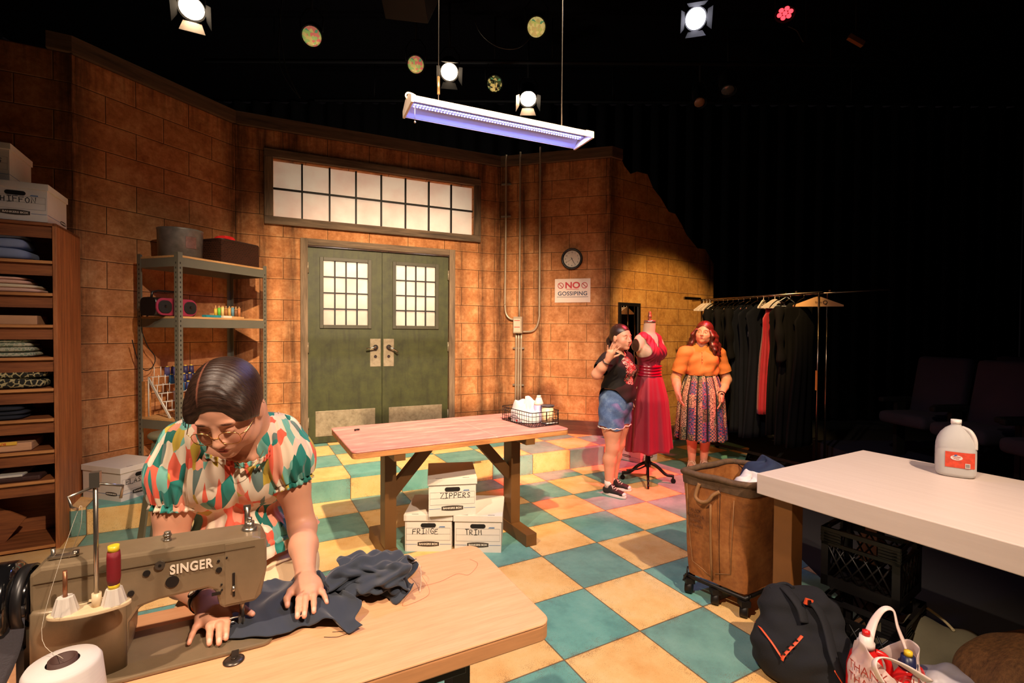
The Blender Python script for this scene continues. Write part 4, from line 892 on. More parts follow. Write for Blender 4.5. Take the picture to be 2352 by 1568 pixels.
b = MB(); b.tube(smooth_path([(.0, -WD/2-.005, WH-.005), (-.002, -WD/2-.008, .05), (.012, -WD/2-.009, .035), (.085, -WD/2-.009, .035), (.10, -WD/2-.008, .05), (.10, -WD/2-.005, WH-.005)], 4), .003, 6); b.build('handle', wirem, t)
whc = P('white_cotton', (186, 178, 180), .85, var=.08, sheen=.2)
crumple('white_cloth', 'bunched white cloth filling the left half of the wire basket', 'cloth', Lq(WB, WBR, -.01, .05, CTZ+.006), WBR, .22, .27, .13, whc, 4, 48, .95, 17)
t = thing('lilac_bottle', 'lilac bottle with a tapered pale shoulder standing in the wire basket', 'bottle', Lq(WB, WBR, .05, -.05, CTZ+.006), WBR)
b = MB(); b.lathe([(0, 0), (.038, 0), (.040, .005), (.040, .13)], n=24, sy=.8); b.build('bottle_body', P('lilac_plastic', (156, 146, 178), .5, var=.05), t); b = MB(); b.lathe([(.040, .13), (.038, .145), (.019, .19)], n=24, sy=.8); b.build('shoulder', P('pale_pink_plastic', (230, 190, 178), .5, var=.05), t); b = MB(); b.lathe([(.019, .19), (.017, .203), (0, .205)], n=20, sy=.8); b.build('cap', P('cream_cap', (244, 214, 186), .5), t)
t = thing('ribbon_spool', 'large cream ribbon spool with a dark flange in the wire basket', 'spool', Lq(WB, WBR, .075, -.13, CTZ+.006))
b = MB(); b.lathe([(0, .006), (.044, .006), (.046, .05), (.044, .13), (0, .13)], n=28); b.build('ribbon', P('cream_ribbon', (228, 200, 160), .45, var=.1, stretch=(1, 1, 14)), t)
for z in (0, .13):
    b = MB(); b.lathe([(0, z), (.053, z), (.053, z+.006), (.02, z+.007), (0, z+.003)], n=28); b.build('flange', P('dark_flange', (74, 66, 70), .5), t)
t = thing('marker_pen', 'black marker pen with a red cap lying in the wire basket', 'pen', Lq(WB, WBR, -.105, .07, CTZ+.018), WBR)
b = MB(); b.cyl((0, .07, 0), (0, -.03, 0), .010, n=12); b.build('barrel', blk, t); b = MB(); b.cyl((0, -.03, 0), (0, -.065, 0), .0115, n=12); b.build('cap', P('red_cap', (196, 34, 34), .4), t)
b = MB(); b.tube([Lq(WB, WBR, .02, -.18, CTZ+.012), Lq(WB, WBR, .125, -.19, CTZ+.012)], .004, 8); tag(b.build('white_pencil', card), 'thin white pencil at the near edge of the wire basket', 'pencil')
# ------------------------------------------------------------ white table, water jug
TA = Vector((1.213, 2.385, 0)); TU = Vector((.49, -.872, 0)); TRZ = math.atan2(TU.y, TU.x); TLn, TW, TZ, TT = 1.85, 1.01, .80, .10
k = NT('white_laminate'); o = k.co(); n_ = k.noise(k.map(o, (1, 14, 14)), 2.4, 5, .65); k.col(k.ramp(n_, [(.35, lin((214, 194, 182))), (.65, lin((220, 201, 189)))])); k.rough(.42); wlam = k.m
t = thing('white_table', 'thick white topped table on brown legs at the right edge', 'table', TA, TRZ)      # local x along the near edge, local y to the far side
b = MB(); b.box((TLn/2, TW/2, TZ-TT/2), (TLn, TW, TT)); b.build('table_top', wlam, t, bev=.004)
legp = P('ochre_leg_paint', (128, 80, 34), .55, var=.12)
for x, y in ((.10, .10), (TLn-.1, .10), (.10, TW-.1), (TLn-.1, TW-.1)):
    b = MB(); b.box((x, y, (TZ-TT)/2), (.09, .09, TZ-TT)); b.build('leg', legp, t, bev=.002)
jp = atz(2203, 1097, TZ); jp = Vector((jp.x+.03, jp.y+.055, TZ))
t = thing('water_jug', 'translucent plastic gallon water jug with a red label on the white table', 'jug', jp, math.radians(-38))
k = NT('milky_plastic'); k.col(lin((242, 238, 232))); k.rough(.4); k.b.inputs['Transmission Weight'].default_value = .5; k.b.inputs['IOR'].default_value = 1.12; milky = k.m
b = MB(); n = 40
def sq(a, r, p=.62): ca, sa = math.cos(a), math.sin(a); return (r*math.copysign(abs(ca)**p, ca), r*math.copysign(abs(sa)**p, sa))
R_ = [(.0, .0, .6), (.062, 0, .6), (.073, .006, .6), (.076, .02, .6), (.076, .125, .62), (.075, .15, .66), (.070, .178, .75), (.058, .206, .86), (.040, .229, .95), (.024, .241, 1), (.019, .246, 1), (.019, .262, 1), (.017, .262, 1)]
b.loft([[(*sq(2*PI*i/n, max(r, 1e-4), p), z) for i in range(n)] for r, z, p in R_]); b.build('bottle', milky, t)
b = MB(); b.cyl((0, 0, .252), (0, 0, .272), .0205, n=24); b.build('cap', P('white_cap', (236, 230, 222), .4), t)
b = MB(); b.tube(smooth_path([(.020, -.012, .236), (.048, -.028, .222), (.064, -.040, .185), (.066, -.042, .14)], 5), .010, 10); b.build('handle', P('milky_handle', (238, 230, 220), .35, trans=.3), t)
b = MB(); b.loft([[(*sq(2*PI*i/n, r, .6), z) for i in range(n)] for r, z in ((1e-4, .004), (.071, .005), (.0725, .02), (.0725, .135), (1e-4, .1355))]); b.build('water', P('water', (240, 242, 240), .02, trans=1., var=0, ior=1.33), t)
b = MB(); la0, la1 = -1.95, -.75
b.grid(lambda u, v: Vector((*[q*1.03 for q in sq(la0+(la1-la0)*u, .076, .61)], .05+.075*v)), 12, 2); lab = b.build('label', P('jug_label_red', (206, 70, 44), .45, var=.25, vsc=50), t)
LM = frame((.0752*.62, -.0765, .088), (1, 0, 0), (0, 0, 1))
LM = frame((-.002, -.0792, .086), (1, 0, 0), (0, 0, 1))
b = MB(); b.prism([(.022*math.cos(a), .012*math.sin(a)+.012) for a in [2*PI*i/24 for i in range(24)]], 0, .0006, LM); ov = b.build('label_oval', card, lab); 
text_mesh('label_lettering', 'Distilled\nWater', .0085, LM @ Matrix.Translation((0, .012, .001)), P('label_ink', (190, 54, 44), .5), ov)
b = MB(); b.prism([(-.008, .018), (.002, .022), (.002, .027), (-.008, .026)], 0, .0009, LM); b.build('label_emblem', P('label_blue', (60, 96, 160), .5), ov)
b = MB(); b.box((.04, -.022, .0003), (.018, .022, .0008), M=LM)
for i in range(7): b.box((.0335+i*.0022, -.022, .0006), (.001+.0004*(i % 2), .016, .0008), M=LM, mi=1)
b.build('barcode', [card, ink], lab)
# ------------------------------------------------------------ canvas basket truck
k = NT('waxed_canvas'); o = k.co(); n1 = k.noise(o, 6, 5, .65); n2 = k.noise(o, 40, 4, .7); n3 = k.noise(k.map(o, (3, 3, 14)), 3, 3)
c = k.ramp(k.ma('ADD', k.ma('MULTIPLY', n1, .7), k.ma('MULTIPLY', n2, .3)), [(.32, lin((112, 62, 26))), (.5, lin((154, 92, 42))), (.68, lin((182, 118, 62)))])
c = k.mix(k.ma('MULTIPLY', k.ma('SUBTRACT', n3, .6, clamp=True), 2.5, clamp=True), c, lin((74, 42, 22)))
k.col(c); k.rough(.6); k.bump(n2, .2, .004); canvas = k.m
rimm = P('grimy_canvas_rim', (96, 70, 46), .8, var=.35, vsc=30, bump=.3, bsc=120); rope = P('rope', (150, 106, 62), .8, var=.2, bump=.4, bsc=300)
RT = [Vector((.967, 2.755, .70)), Vector((1.225, 2.47, .70)), Vector((1.62, 2.70, .70)), Vector((1.365, 2.985, .70))]
RB_ = [Vector((1.012, 2.765, .12)), Vector((1.225, 2.515, .12)), Vector((1.58, 2.715, .12)), Vector((1.36, 2.935, .12))]
cc_ = sum(RT, Vector())/4
t = thing('basket_truck', 'brown canvas laundry basket truck on casters beside the white table', 'basket', (0, 0, 0))
def quadpt(Q, u, n=10):
    """point on a softly bowed rounded quad, u in [0,4)"""
    i = int(u) % 4; f = u-int(u); a, b_ = Q[i], Q[(i+1) % 4]; cen = sum(Q, Vector())/4
    p = a.lerp(b_, f); cr = min(f, 1-f); pull = max(0, .10-cr)*.45; return p + (cen-p)*pull
NQ = 64
def skin(off, z0, z1, nz):
    rings = []
    for j in range(nz+1):
        v = z0+(z1-z0)*j/nz; Q = [RB_[i].lerp(RT[i], v) for i in range(4)]; cen = sum(Q, Vector())/4; ring = []
        for i in range(NQ):
            p = quadpt(Q, 4*i/NQ); d = (p-cen); d.z = 0; f = (4*i/NQ) % 1
            bul = .012*math.sin(f*PI)*math.sin(v*PI)+.004*math.sin(9*f+7*v+i//16)
            ring.append(p+d.normalized()*(bul+off))
        rings.append(ring)
    return rings
b = MB(); b.loft(skin(0, 0, 1, 10), caps=False); b.loft(skin(-.008, 0.01, 1, 10), caps=False); 
b.b.faces.new([b.b.verts.new(quadpt(RB_, 4*i/NQ)) for i in range(NQ)]); b.build('canvas_body', canvas, t)
b = MB(); Q = RT; b.tube([quadpt(RT, 4*i/NQ)+Vector((0, 0, .004+.002*math.sin(i*.9))) for i in range(NQ)], .017, 10, closed=True); b.build('bound_rim', rimm, t)
b = MB(); b.loft(skin(.004, .90, .985, 2), caps=False); b.build('rim_band', rimm, t)
fd = (RT[1]-RT[0]).normalized(); fn_ = Vector((fd.y, -fd.x, 0)); bd = (RB_[1]-RB_[0]).normalized()
def fp(u, v, off=.01):
    p = quadpt([RB_[i].lerp(RT[i], v) for i in range(4)], min(.999, max(0, u))); return p+fn_*(off+.012*math.sin(u*PI)*math.sin(v*PI))
b = MB(); b.tube(smooth_path([fp(.30, .93), fp(.27, .86, .02), fp(.27, .80, .03), fp(.36, .775, .035), fp(.46, .80, .03), fp(.52, .86, .022), fp(.60, .90)], 5), .010, 8); b.build('rope_handle', rope, t)
b = MB(); b.tube([fp(.47, v, .008) for v in (.76, .6, .4, .2, .02)], .006, 6); b.build('strap_cord', rope, t)
for nm, us in (('left', [(.10, .9), (.10, .5), (.13, .14), (.30, .10), (.45, .05)]), ('right', [(.80, .85), (.79, .5), (.78, .15), (.66, .13), (.52, .10)])):
    b = MB(); b.tube([fp(u, v, .006) for u, v in us], .0022, 5); b.build('stitched_seam', rope, t)
b = MB(); b.tube([fp(.6, v, .005) for v in (.95, .6, .3, .05)], .0018, 5); b.build('fold_line', P('dark_seam', (70, 38, 16), .8), t)
for i, tx in enumerate(('TRUCK', 'SIZE NO 6', 'BUSHEL', 'RETURN')):
    M = frame(fp(.22, .66-.05*i, .009), fd, Vector((0, 0, 1))); text_mesh('stencil_lettering', tx, .022, M, P('faded_stencil', (96, 56, 30), .8), t)
irn = P('black_iron', (26, 21, 18), .5, .4)
b = MB(); b.tube([Vector((p.x, p.y, .10)) for p in RB_], .012, 8, closed=True); b.build('base_rail', irn, t)
for u in (0.05, .5, .95): 
    pass
for p in RB_+[(RB_[0]+RB_[1])/2]:
    q = Vector((p.x, p.y, 0)); q += (Vector((cc_.x, cc_.y, 0))-q)*.05
    b = MB(); b.cyl(q+Vector((-.016, .010, .034)), q+Vector((.016, -.010, .034)), .034, n=18); cs = b.build('caster', irn, t)
    b = MB(); b.box(q+Vector((0, 0, .075)), (.05, .05, .03)); b.tube([q+Vector((.02, 0, .08)), q+Vector((.03, -.01, .12))], .006, 6); b.build('caster_bracket', irn, cs)
b = MB(); b.tube([fp(-.0, .06, .01), fp(0.02, .0, .03), Vector((RB_[0].x-.02, RB_[0].y, .07))], .005, 6); b.build('hook_wire', irn, t)
b = MB(); b.tube(smooth_path([RT[3]*.95+RT[2]*.05, (RT[3]+RT[2])/2+Vector((-.05, -.08, -.07)), RT[1]*.3+RT[2]*.7+Vector((-.02, .0, -.02))], 6), .0025, 6); b.build('loop_wire', irn, t)
navyc = P('navy_cotton', (34, 46, 74), .85, var=.25, bump=.15, bsc=300); 
crumple('navy_cloth', 'navy cloth spilling over the far corner of the basket truck', 'cloth', (1.49, 2.83, .60), .6, .34, .27, .145, navyc, 6, 44, .35, 11)
crumple('white_paper_cloth', 'crumpled white cloth lying inside the basket truck', 'cloth', (1.345, 2.70, .575), .3, .22, .20, .12, P('white_tissue', (222, 214, 212), .7), 9, 36, .7, 14)
b = MB(); b.grid(lambda u, v: quadpt([q*.97+cc_*.03 for q in [RB_[i].lerp(RT[i], .72) for i in range(4)]], 4*u*.9999)*(1-v)+(cc_*1+Vector((0, 0, -.16)))*v+Vector((0, 0, .03*math.sin(u*31)*v*(1-v)*4)), 48, 8, wrap=True)
tag(b.build('dark_laundry', navy), 'dark laundry filling the bottom of the basket truck', 'laundry')
# ------------------------------------------------------------ black crates under the white table
crm = P('black_crate_plastic', (21, 19, 19), .42, var=.1)
def crate(label, loc, rz):
    t = thing('milk_crate', label, 'crate', loc, rz, 'black crates under the white table'); s_ = .31; h = .28; 
    b = MB()
    for x in (-1, 1):
        for y in (-1, 1): b.box((x*(s_/2-.015), y*(s_/2-.015), h/2), (.03, .03, h))
    b.build('corner_post', crm, t) if False else None
    for a in range(4):
        Rm = Matrix.Rotation(a*PI/2, 4, 'Z')
        def bx(c_, d_): b.box(c_, d_, M=Rm)
        bx((0, -s_/2+.006, .025), (s_, .012, .05)); bx((-.115, -s_/2+.006, h-.035), (.085, .012, .07)); bx((.115, -s_/2+.006, h-.035), (.085, .012, .07)); bx((0, -s_/2+.006, h-.01), (s_, .016, .02)); bx((0, -s_/2+.006, h-.075), (s_, .012, .016))
        for kx in range(4): bx((-.115, -s_/2-.001, h-.02-kx*.014), (.08, .006, .004)); bx((.115, -s_/2-.001, h-.02-kx*.014), (.08, .006, .004))
        for kx in range(-4, 5):
            for sg in (-1, 1):
                x0 = kx*.052; 
                if abs(x0) < .15: b.tube([Rm @ Vector((max(-.13, min(.13, x0-sg*.05)), -s_/2+.006, .05)), Rm @ Vector((max(-.13, min(.13, x0+sg*.05)), -s_/2+.006, h-.08))], .0045, 5)
    b.box((0, 0, .008), (s_-.01, s_-.01, .01)); b.build('crate_body', crm, t); return t
crate('lower black milk crate on the floor under the white table', (1.66, 2.20, 0), math.radians(-52.5)); crate('upper black milk crate stacked on the lower one under the white table', (1.72, 2.30, .281), math.radians(-53.5))
# ------------------------------------------------------------ clothes rack
P0 = Vector((2.38, 6.15, 0)); P1 = Vector((3.11, 4.9, 0)); rd = (P1-P0).normalized(); RL = (P1-P0).length; rn = Vector((-rd.y, rd.x, 0)); RZ_ = 1.91
rk_ = thing('clothes_rack', 'double chrome clothes rack on casters crowded with dark garments', 'clothes rack', P0, math.atan2(rd.y, rd.x))
dch = P('dim_chrome', (150, 132, 112), .22, 1., var=.1)
for y in (0, .16):
    b = MB(); b.tube([(-.12, y, RZ_), (RL+.02+y*3.2, y, RZ_)], .012, 10); b.build('top_rail', dch, rk_)
for x in (.02, RL-.02):
    for y in (0.0, .16):
        b = MB(); b.cyl((x, y, .12), (x, y, RZ_), .011, n=12); b.build('upright', dch, rk_)
    b = MB(); b.box((x, .08, .11), (.03, .56, .03)); b.build('foot_bar', irn, rk_)
    for y in (-.18, .34):
        b = MB(); b.cyl((x-.012, y, .04), (x+.012, y, .04), .04, n=16); b.build('caster', irn, rk_)
for x, y0, y1 in ((0.0, -.30, .0), (RL, .16, .52), (RL-.25, .0, .30)):
    b = MB(); b.box((x, (y0+y1)/2, RZ_+.012), (.02, abs(y1-y0), .035)); b.build('extension_arm', dch, rk_)
b = MB(); b.box((RL/2, .08, .11), (RL, .03, .03)); b.build('bottom_rail', irn, rk_)
b = MB(); b.box((RL-.02, -.02, 1.02), (.02, .004, .20)); b.build('orange_tag', P('orange_tag', (206, 120, 40), .6), rk_)
hwood = P('pale_hanger_wood', (206, 160, 108), .5, var=.1); hwhite = P('white_plastic_hanger', (220, 206, 196), .4)
def hanger(par, m, wd=.42, tk=.012, flat=False):
    b = MB(); 
    if flat: b.prism([(-wd/2, -.135), (wd/2, -.135), (wd/2, -.118), (.03, -.03), (0, -.022), (-.03, -.03), (-wd/2, -.118)], -tk/2, tk/2, frame((0, 0, 0), (0, 1, 0), (0, 0, 1)))
    else: b.tube(smooth_path([(0, -wd/2, -.13), (0, -.1, -.075), (0, 0, -.04), (0, .1, -.075), (0, wd/2, -.13)], 4), tk/2, 6)
    h = b.build('hanger', m, par); b = MB(); b.tube(smooth_path([(0, 0, -.04), (0, 0, -.005), (0, .014, .004), (0, .0, .02), (0, -.014, .004)], 4), .0022, 6); b.build('hook', dch, h); return h
def garment(x, length, m, label, wd=.44, seed=1, y=0., flare=.5, sleeves=False, hm=None, thick=.030, top=.06, strap=False):
    rnd = random.Random(seed); ph = rnd.uniform(0, 6); p = P0+rd*x+rn*y
    t = thing('hanging_garment', label, 'garment', (p.x, p.y, RZ_-.013), math.atan2(rd.y, rd.x)+rnd.uniform(-.10, .10), 'garments on the clothes rack')
    hanger(t, hm or dch, wd*.86)
    b = MB(); n = 48; rings = []; nz = 22; tw = rnd.uniform(-.1, .1)
    for j in range(nz+1):
        v = j/nz; z = -.075-length*v
        w_ = wd*(.34+.66*min(1, v/.06)**.7) if v < .06 else wd*(1-.30*math.sin(min(1, (v-.06)/.30)*PI/2) + flare*.8*max(0, v-.32)**1.0)
        if strap and v < .10: w_ = wd*.55
        th = thick*(.5+.9*min(1, v*2.2)); ring = []
        for i in range(n):
            a = 2*PI*i/n; fo = 1+(.34*min(1, v*1.7))*math.sin(9*a+ph+1.2*math.sin(3*a+ph)+v*1.0)
            ring.append((math.cos(a)*th*fo+.02*math.sin(3*v+ph), math.sin(a)*w_/2*(1+.03*math.sin(5*a+ph)*v)+tw*v*.2, z-(.035*(abs(math.sin(a))**2) if v < .08 else 0)))
        rings.append(ring)
    b.loft(rings); b.build('cloth', m, t)
    if sleeves:
        for s_ in (-1, 1):
            b = MB(); b.tube(smooth_path([(0, s_*wd*.44, -.13), (.02, s_*wd*.52, -.30), (.03, s_*wd*.50, -.5), (.035, s_*wd*.46, -.70)], 5), [.05+.012*math.sin(i) for i in range(16)], 12, flat=.7); b.build('sleeve', m, t)
    return t
g1 = P('black_garment', (9, 8, 8), .9, var=.3, spec=.15); g2 = P('charcoal_garment', (14, 12, 12), .9, var=.3, spec=.15); g3 = P('midnight_garment', (11, 14, 22), .85, var=.25, spec=.15); gr = P('dark_red_garment', (150, 14, 30), .55, var=.2, sheen=.2)
specs = [(.20, 1.36, g1, 'black garment at the far left end of the rack'), (.26, 1.40, g2, 'charcoal garment second from the far end of the rack'), (.33, 1.36, g1, 'black garment third from the far end of the rack'), (.39, 1.38, g2, 'charcoal garment fourth from the far end of the rack'), (.46, 1.42, g1, 'black garment fifth from the far end of the rack'), (.53, 1.36, g1, 'black garment sixth from the far end of the rack'), (.60, 1.45, g3, 'midnight blue garment nearest the dark end of the far group'), (.68, 1.5, g3, 'midnight blue long dress beside the paper tag'), (.77, 1.5, g3, 'midnight blue long dress with a paper tag hanging from it')]
for i, (x, l, m, lb) in enumerate(specs): gt = garment(x, l, m, lb, seed=20+i, sleeves=i in (1, 3, 5))
b = MB(); b.tube([(-.07, -.06, -.35), (-.075, -.06, -.52)], .0012, 4); b.build('tag_string', hwhite, gt); b = MB(); b.box((-.078, -.06, -.55), (.003, .035, .055)); b.build('paper_tag', card, gt)
garment(.90, 1.22, gr, 'narrow dark red dress hanging among the black garments', wd=.24, seed=41, flare=.35, thick=.035, strap=True)
garment(1.02, 1.42, g1, 'black garment right of the dark red dress', seed=44, wd=.42)
garment(1.14, 1.5, g2, 'sheer charcoal dress with long sleeves near the front of the rack', seed=47, sleeves=True)
garment(1.28, 1.5, g1, 'black beaded dress at the near end of the rack under the wooden hanger', seed=51, flare=.7, strap=True)
def loose_hanger(x, y, m, label, wd, rz=0., flat=True, dz=0.):
    p = P0+rd*x+rn*y; t = thing('coat_hanger', label, 'hanger', (p.x, p.y, RZ_-.013+dz), math.atan2(rd.y, rd.x)+rz, 'empty hangers on the clothes rack'); 
    b = MB(); 
    if flat: b.prism([(-wd/2, -.13), (wd/2, -.13), (wd/2, -.115), (.03, -.035), (0, -.028), (-.03, -.035), (-wd/2, -.115)], -.006, .006, frame((0, 0, 0), (0, 1, 0), (0, 0, 1)))
    else: b.tube(smooth_path([(0, 0, -.03), (0, -wd/2, -.12), (0, -wd/2+.02, -.13), (0, wd/2-.02, -.13), (0, wd/2, -.12), (0, 0, -.03)], 3), .004, 6)
    o_ = b.build('shoulder_bar', m, t); b = MB(); b.tube(smooth_path([(0, 0, -.04), (0, 0, -.005), (0, .014, .006), (0, .0, .022), (0, -.014, .006)], 4), .0028, 6); b.build('hook', dch if m is not hwhite else m, t); return t
for i in range(3): loose_hanger(.05+i*.045, 0, hwhite, ('outermost white hanger at the far left end of the rack', 'middle white hanger at the far left end of the rack', 'white hanger nearest the black garments at the far left end')[i], .36, .1*i)
loose_hanger(.84, .0, hwhite, 'white hanger left of the dark red dress', .34, .25); loose_hanger(.97, .0, hwhite, 'white hanger right of the dark red dress', .34, -.3); loose_hanger(1.08, .03, P('pale_wire_hanger', (190, 200, 210), .4), 'pale blue white wire hanger with a big hook', .36, -.2, False, .02)
wh = loose_hanger(1.42, 0, hwood, 'pale wooden hanger with a printed mark at the near end of the rack', .46, -.75)
WMx = frame((-.0066, 0, 0), (0, -1, 0), (0, 0, 1)); text_mesh('hanger_lettering', 'Q', .055, Matrix.Translation((.013, 0, 0)) @ frame((0, .06, -.09), (0, 1, 0), (0, 0, 1)), ink, wh); text_mesh('hanger_lettering', 'Quality', .022, Matrix.Translation((.013, 0, 0)) @ frame((0, .0, -.085), (0, 1, 0), (0, 0, 1)), ink, wh)
# boxes behind the dress form
storage_box('lower white card box behind the red dress, at the end of the platform', '', (1.475, 5.76, 0), math.radians(38), 'card boxes behind the red dress', 31, side=[(-1, .0)])
storage_box('upper white card box stacked behind the red dress', '', (1.46, 5.79, BH+.031), math.radians(34), 'card boxes behind the red dress', 32, side=[(-1, .0)])
# ------------------------------------------------------------ soft solid modelling: blended capsules and ellipsoids turned into one mesh
V3 = lambda *a: np.array(a, dtype=np.float64)
def nrm(v): v = np.asarray(v, float); return v/np.linalg.norm(v)
class Soft:
    def __init__(s): s.p = []; s.paints = []
    def cap(s, a, b, ra, rb=None, k=.02, op='u'):
        a = np.array(a, float); b = np.array(b, float); rb = ra if rb is None else rb; r = max(ra, rb)
        s.p.append((op, 'c', (a, b, ra, rb), k, np.minimum(a, b)-r, np.maximum(a, b)+r)); return s
    def ell(s, c, r, R=None, k=.02, op='u'):
        c = np.array(c, float); r = np.array(r if hasattr(r, '__len__') else (r, r, r), float); R = np.eye(3) if R is None else np.array(R, float)
        e = np.sqrt(((R*r)**2).sum(1)); s.p.append((op, 'e', (c, r, R), k, c-e, c+e)); return s
    def chain(s, pts, rs, k=.02):
        for i in range(len(pts)-1): s.cap(pts[i], pts[i+1], rs[i], rs[i+1], k)
        return s
    def half(s, c, n, k=.004):
        """keep the side the normal points away from"""
        s.p.append(('i', 'h', (np.array(c, float), nrm(n)), k, None, None)); return s
    def sub(s, *a, **kw): kw['op'] = 's'; return s.ell(*a, **kw)
    def paint(s, c, r, col, R=None, soft=.25):
        c = np.array(c, float); r = np.array(r if hasattr(r, '__len__') else (r, r, r), float); s.paints.append((c, r, np.eye(3) if R is None else np.array(R, float), lin(col)[:3], soft)); return s
    @staticmethod
    def d1(kind, d, P_):
        if kind == 'c':
            a, b, ra, rb = d; ab = b-a; L2 = ab@ab
            t = np.clip(((P_-a)@ab)/L2, 0, 1) if L2 > 1e-12 else np.zeros(len(P_)); return np.linalg.norm(P_-a-t[:, None]*ab, axis=1)-(ra+(rb-ra)*t)
        if kind == 'e':
            c, r, R = d; q = (P_-c)@R; k0 = np.linalg.norm(q/r, axis=1); k1 = np.linalg.norm(q/(r*r), axis=1); return np.where(k1 < 1e-9, -r.min(), k0*(k0-1)/np.maximum(k1, 1e-9))
        c, n = d; return (P_-c)@n
    def eval(s, P_, D, margin, off=0.):
        for op, kind, d, k, lo, hi in s.p:
            if lo is not None:
                m = margin+k+off; sel = np.nonzero(np.all((P_ > lo-m) & (P_ < hi+m), axis=1))[0]
                if not len(sel): continue
            else: sel = np.arange(len(P_))
            v = s.d1(kind, d, P_[sel]); o = D[sel]
            if op == 'u':
                v = v-off; h = np.clip(.5+.5*(o-v)/k, 0, 1); D[sel] = o*(1-h)+v*h-k*h*(1-h)
            else:
                if op == 's': v = -v
                h = np.clip(.5-.5*(o-v)/k, 0, 1); D[sel] = o*(1-h)+v*h+k*h*(1-h)
        return D
    def mesh(s, h, off=0., disp=None, frame_=None, clip=None):
        us = [p for p in s.p if p[0] == 'u']
        kp_ = max(p[3] for p in us)*.8; lo = np.min([p[4] for p in us], 0)-off-3*h-kp_; hi = np.max([p[5] for p in us], 0)+off+3*h+kp_
        if clip is not None: lo = np.maximum(lo, clip[0]); hi = np.minimum(hi, clip[1])
        B = 6; nb = np.ceil((hi-lo)/(h*B)).astype(int)+1; n = nb*B+1; big = 1.0
        g = [lo[i]+h*B*(np.arange(nb[i])+.5) for i in range(3)]
        cc = np.stack(np.meshgrid(*g, indexing='ij'), -1).reshape(-1, 3); half = h*B*.5*1.7321
        km = max([p[3] for p in s.p])
        dc = s.eval(cc, np.full(len(cc), big), half*2+km, off); act = (np.abs(dc) < half+h*2+km*.5+.03).reshape(nb)
        V = np.repeat(np.repeat(np.repeat(np.where(dc < 0, -big, big).reshape(nb).astype(np.float32), B, 0), B, 1), B, 2)
        V = np.pad(V, ((0, 1),)*3, constant_values=big)
        am = np.repeat(np.repeat(np.repeat(act, B, 0), B, 1), B, 2); am = np.pad(am, ((0, 1),)*3)
        am[1:] |= am[:-1]; am[:, 1:] |= am[:, :-1]; am[:, :, 1:] |= am[:, :, :-1]
        idx = np.nonzero(am.ravel())[0]; ii = np.stack(np.unravel_index(idx, V.shape), 1); Vf = V.ravel()
        for st in range(0, len(idx), 400000):
            q = lo+h*ii[st:st+400000]; Vf[idx[st:st+400000]] = s.eval(q, np.full(len(q), big), 3*h+km, off)
        V = Vf.reshape(V.shape); S = V < 0
        c8 = np.zeros(tuple(x-1 for x in V.shape), np.int8)
        for a in (0, 1):
            for b in (0, 1):
                for c in (0, 1): c8 += S[a:S.shape[0]-1+a, b:S.shape[1]-1+b, c:S.shape[2]-1+c]
        mix = (c8 > 0) & (c8 < 8); cells = np.stack(np.nonzero(mix), 1); cid = np.full(mix.shape, -1, np.int64); cid[mix] = np.arange(len(cells))
        acc = np.zeros((len(cells), 3)); cnt = np.zeros(len(cells))
        cr = [(a, b, c) for a in (0, 1) for b in (0, 1) for c in (0, 1)]
        val = {o: V[cells[:, 0]+o[0], cells[:, 1]+o[1], cells[:, 2]+o[2]] for o in cr}
        for o in cr:
            for ax_ in range(3):
                if o[ax_] == 0:
                    o2 = tuple(o[i]+(1 if i == ax_ else 0) for i in range(3)); a, b = val[o], val[o2]; m = (a < 0) != (b < 0)
                    t = np.where(m, a/np.where(m, a-b, 1), 0); p = np.array(o, float)+np.zeros((len(cells), 3)); p[:, ax_] += t; acc[m] += p[m]; cnt[m] += 1
        verts = lo+h*(cells+acc/np.maximum(cnt, 1)[:, None]); quads = []
        for ax_ in range(3):
            sl0 = [slice(None)]*3; sl1 = [slice(None)]*3; sl0[ax_] = slice(0, -1); sl1[ax_] = slice(1, None)
            e = np.stack(np.nonzero(S[tuple(sl0)] != S[tuple(sl1)]), 1); b, c = [(1, 2), (2, 0), (0, 1)][ax_]
            ok = (e[:, b] > 0) & (e[:, c] > 0) & (e[:, b] < cid.shape[b]) & (e[:, c] < cid.shape[c]); e = e[ok]
            q = []
            for db, dc_ in ((-1, -1), (0, -1), (0, 0), (-1, 0)):
                w_ = e.copy(); w_[:, b] += db; w_[:, c] += dc_; q.append(cid[w_[:, 0], w_[:, 1], w_[:, 2]])
            q = np.stack(q, 1); fl = ~S[e[:, 0], e[:, 1], e[:, 2]]; q[fl] = q[fl][:, ::-1]; quads.append(q[(q >= 0).all(1)])
        return verts, np.concatenate(quads)
def soft_hit(s, px, py, t0=.8, t1=8, off=0.):
    """where the sight line through a photo pixel first meets the solid"""
    d = ray(px, py); d = d/np.linalg.norm(d); t = np.arange(t0, t1, .002); P_ = np.array([0, 0, CAM_H])+t[:, None]*d
    D = s.eval(P_, np.full(len(P_), 1.), .2, off); i = np.nonzero(D < 0)[0]
    return P_[i[0]] if len(i) else P_[np.argmin(D)]
def relax(v, q, it=2, lam=.5):
    e = np.concatenate([q[:, [0, 1]], q[:, [1, 2]], q[:, [2, 3]], q[:, [3, 0]]]); e = np.concatenate([e, e[:, ::-1]])
    cnt = np.bincount(e[:, 0], minlength=len(v))[:, None]
    for _ in range(it):
        a = np.stack([np.bincount(e[:, 0], v[e[:, 1], i], len(v)) for i in range(3)], 1)/np.maximum(cnt, 1); v = v+(a-v)*lam
    return v
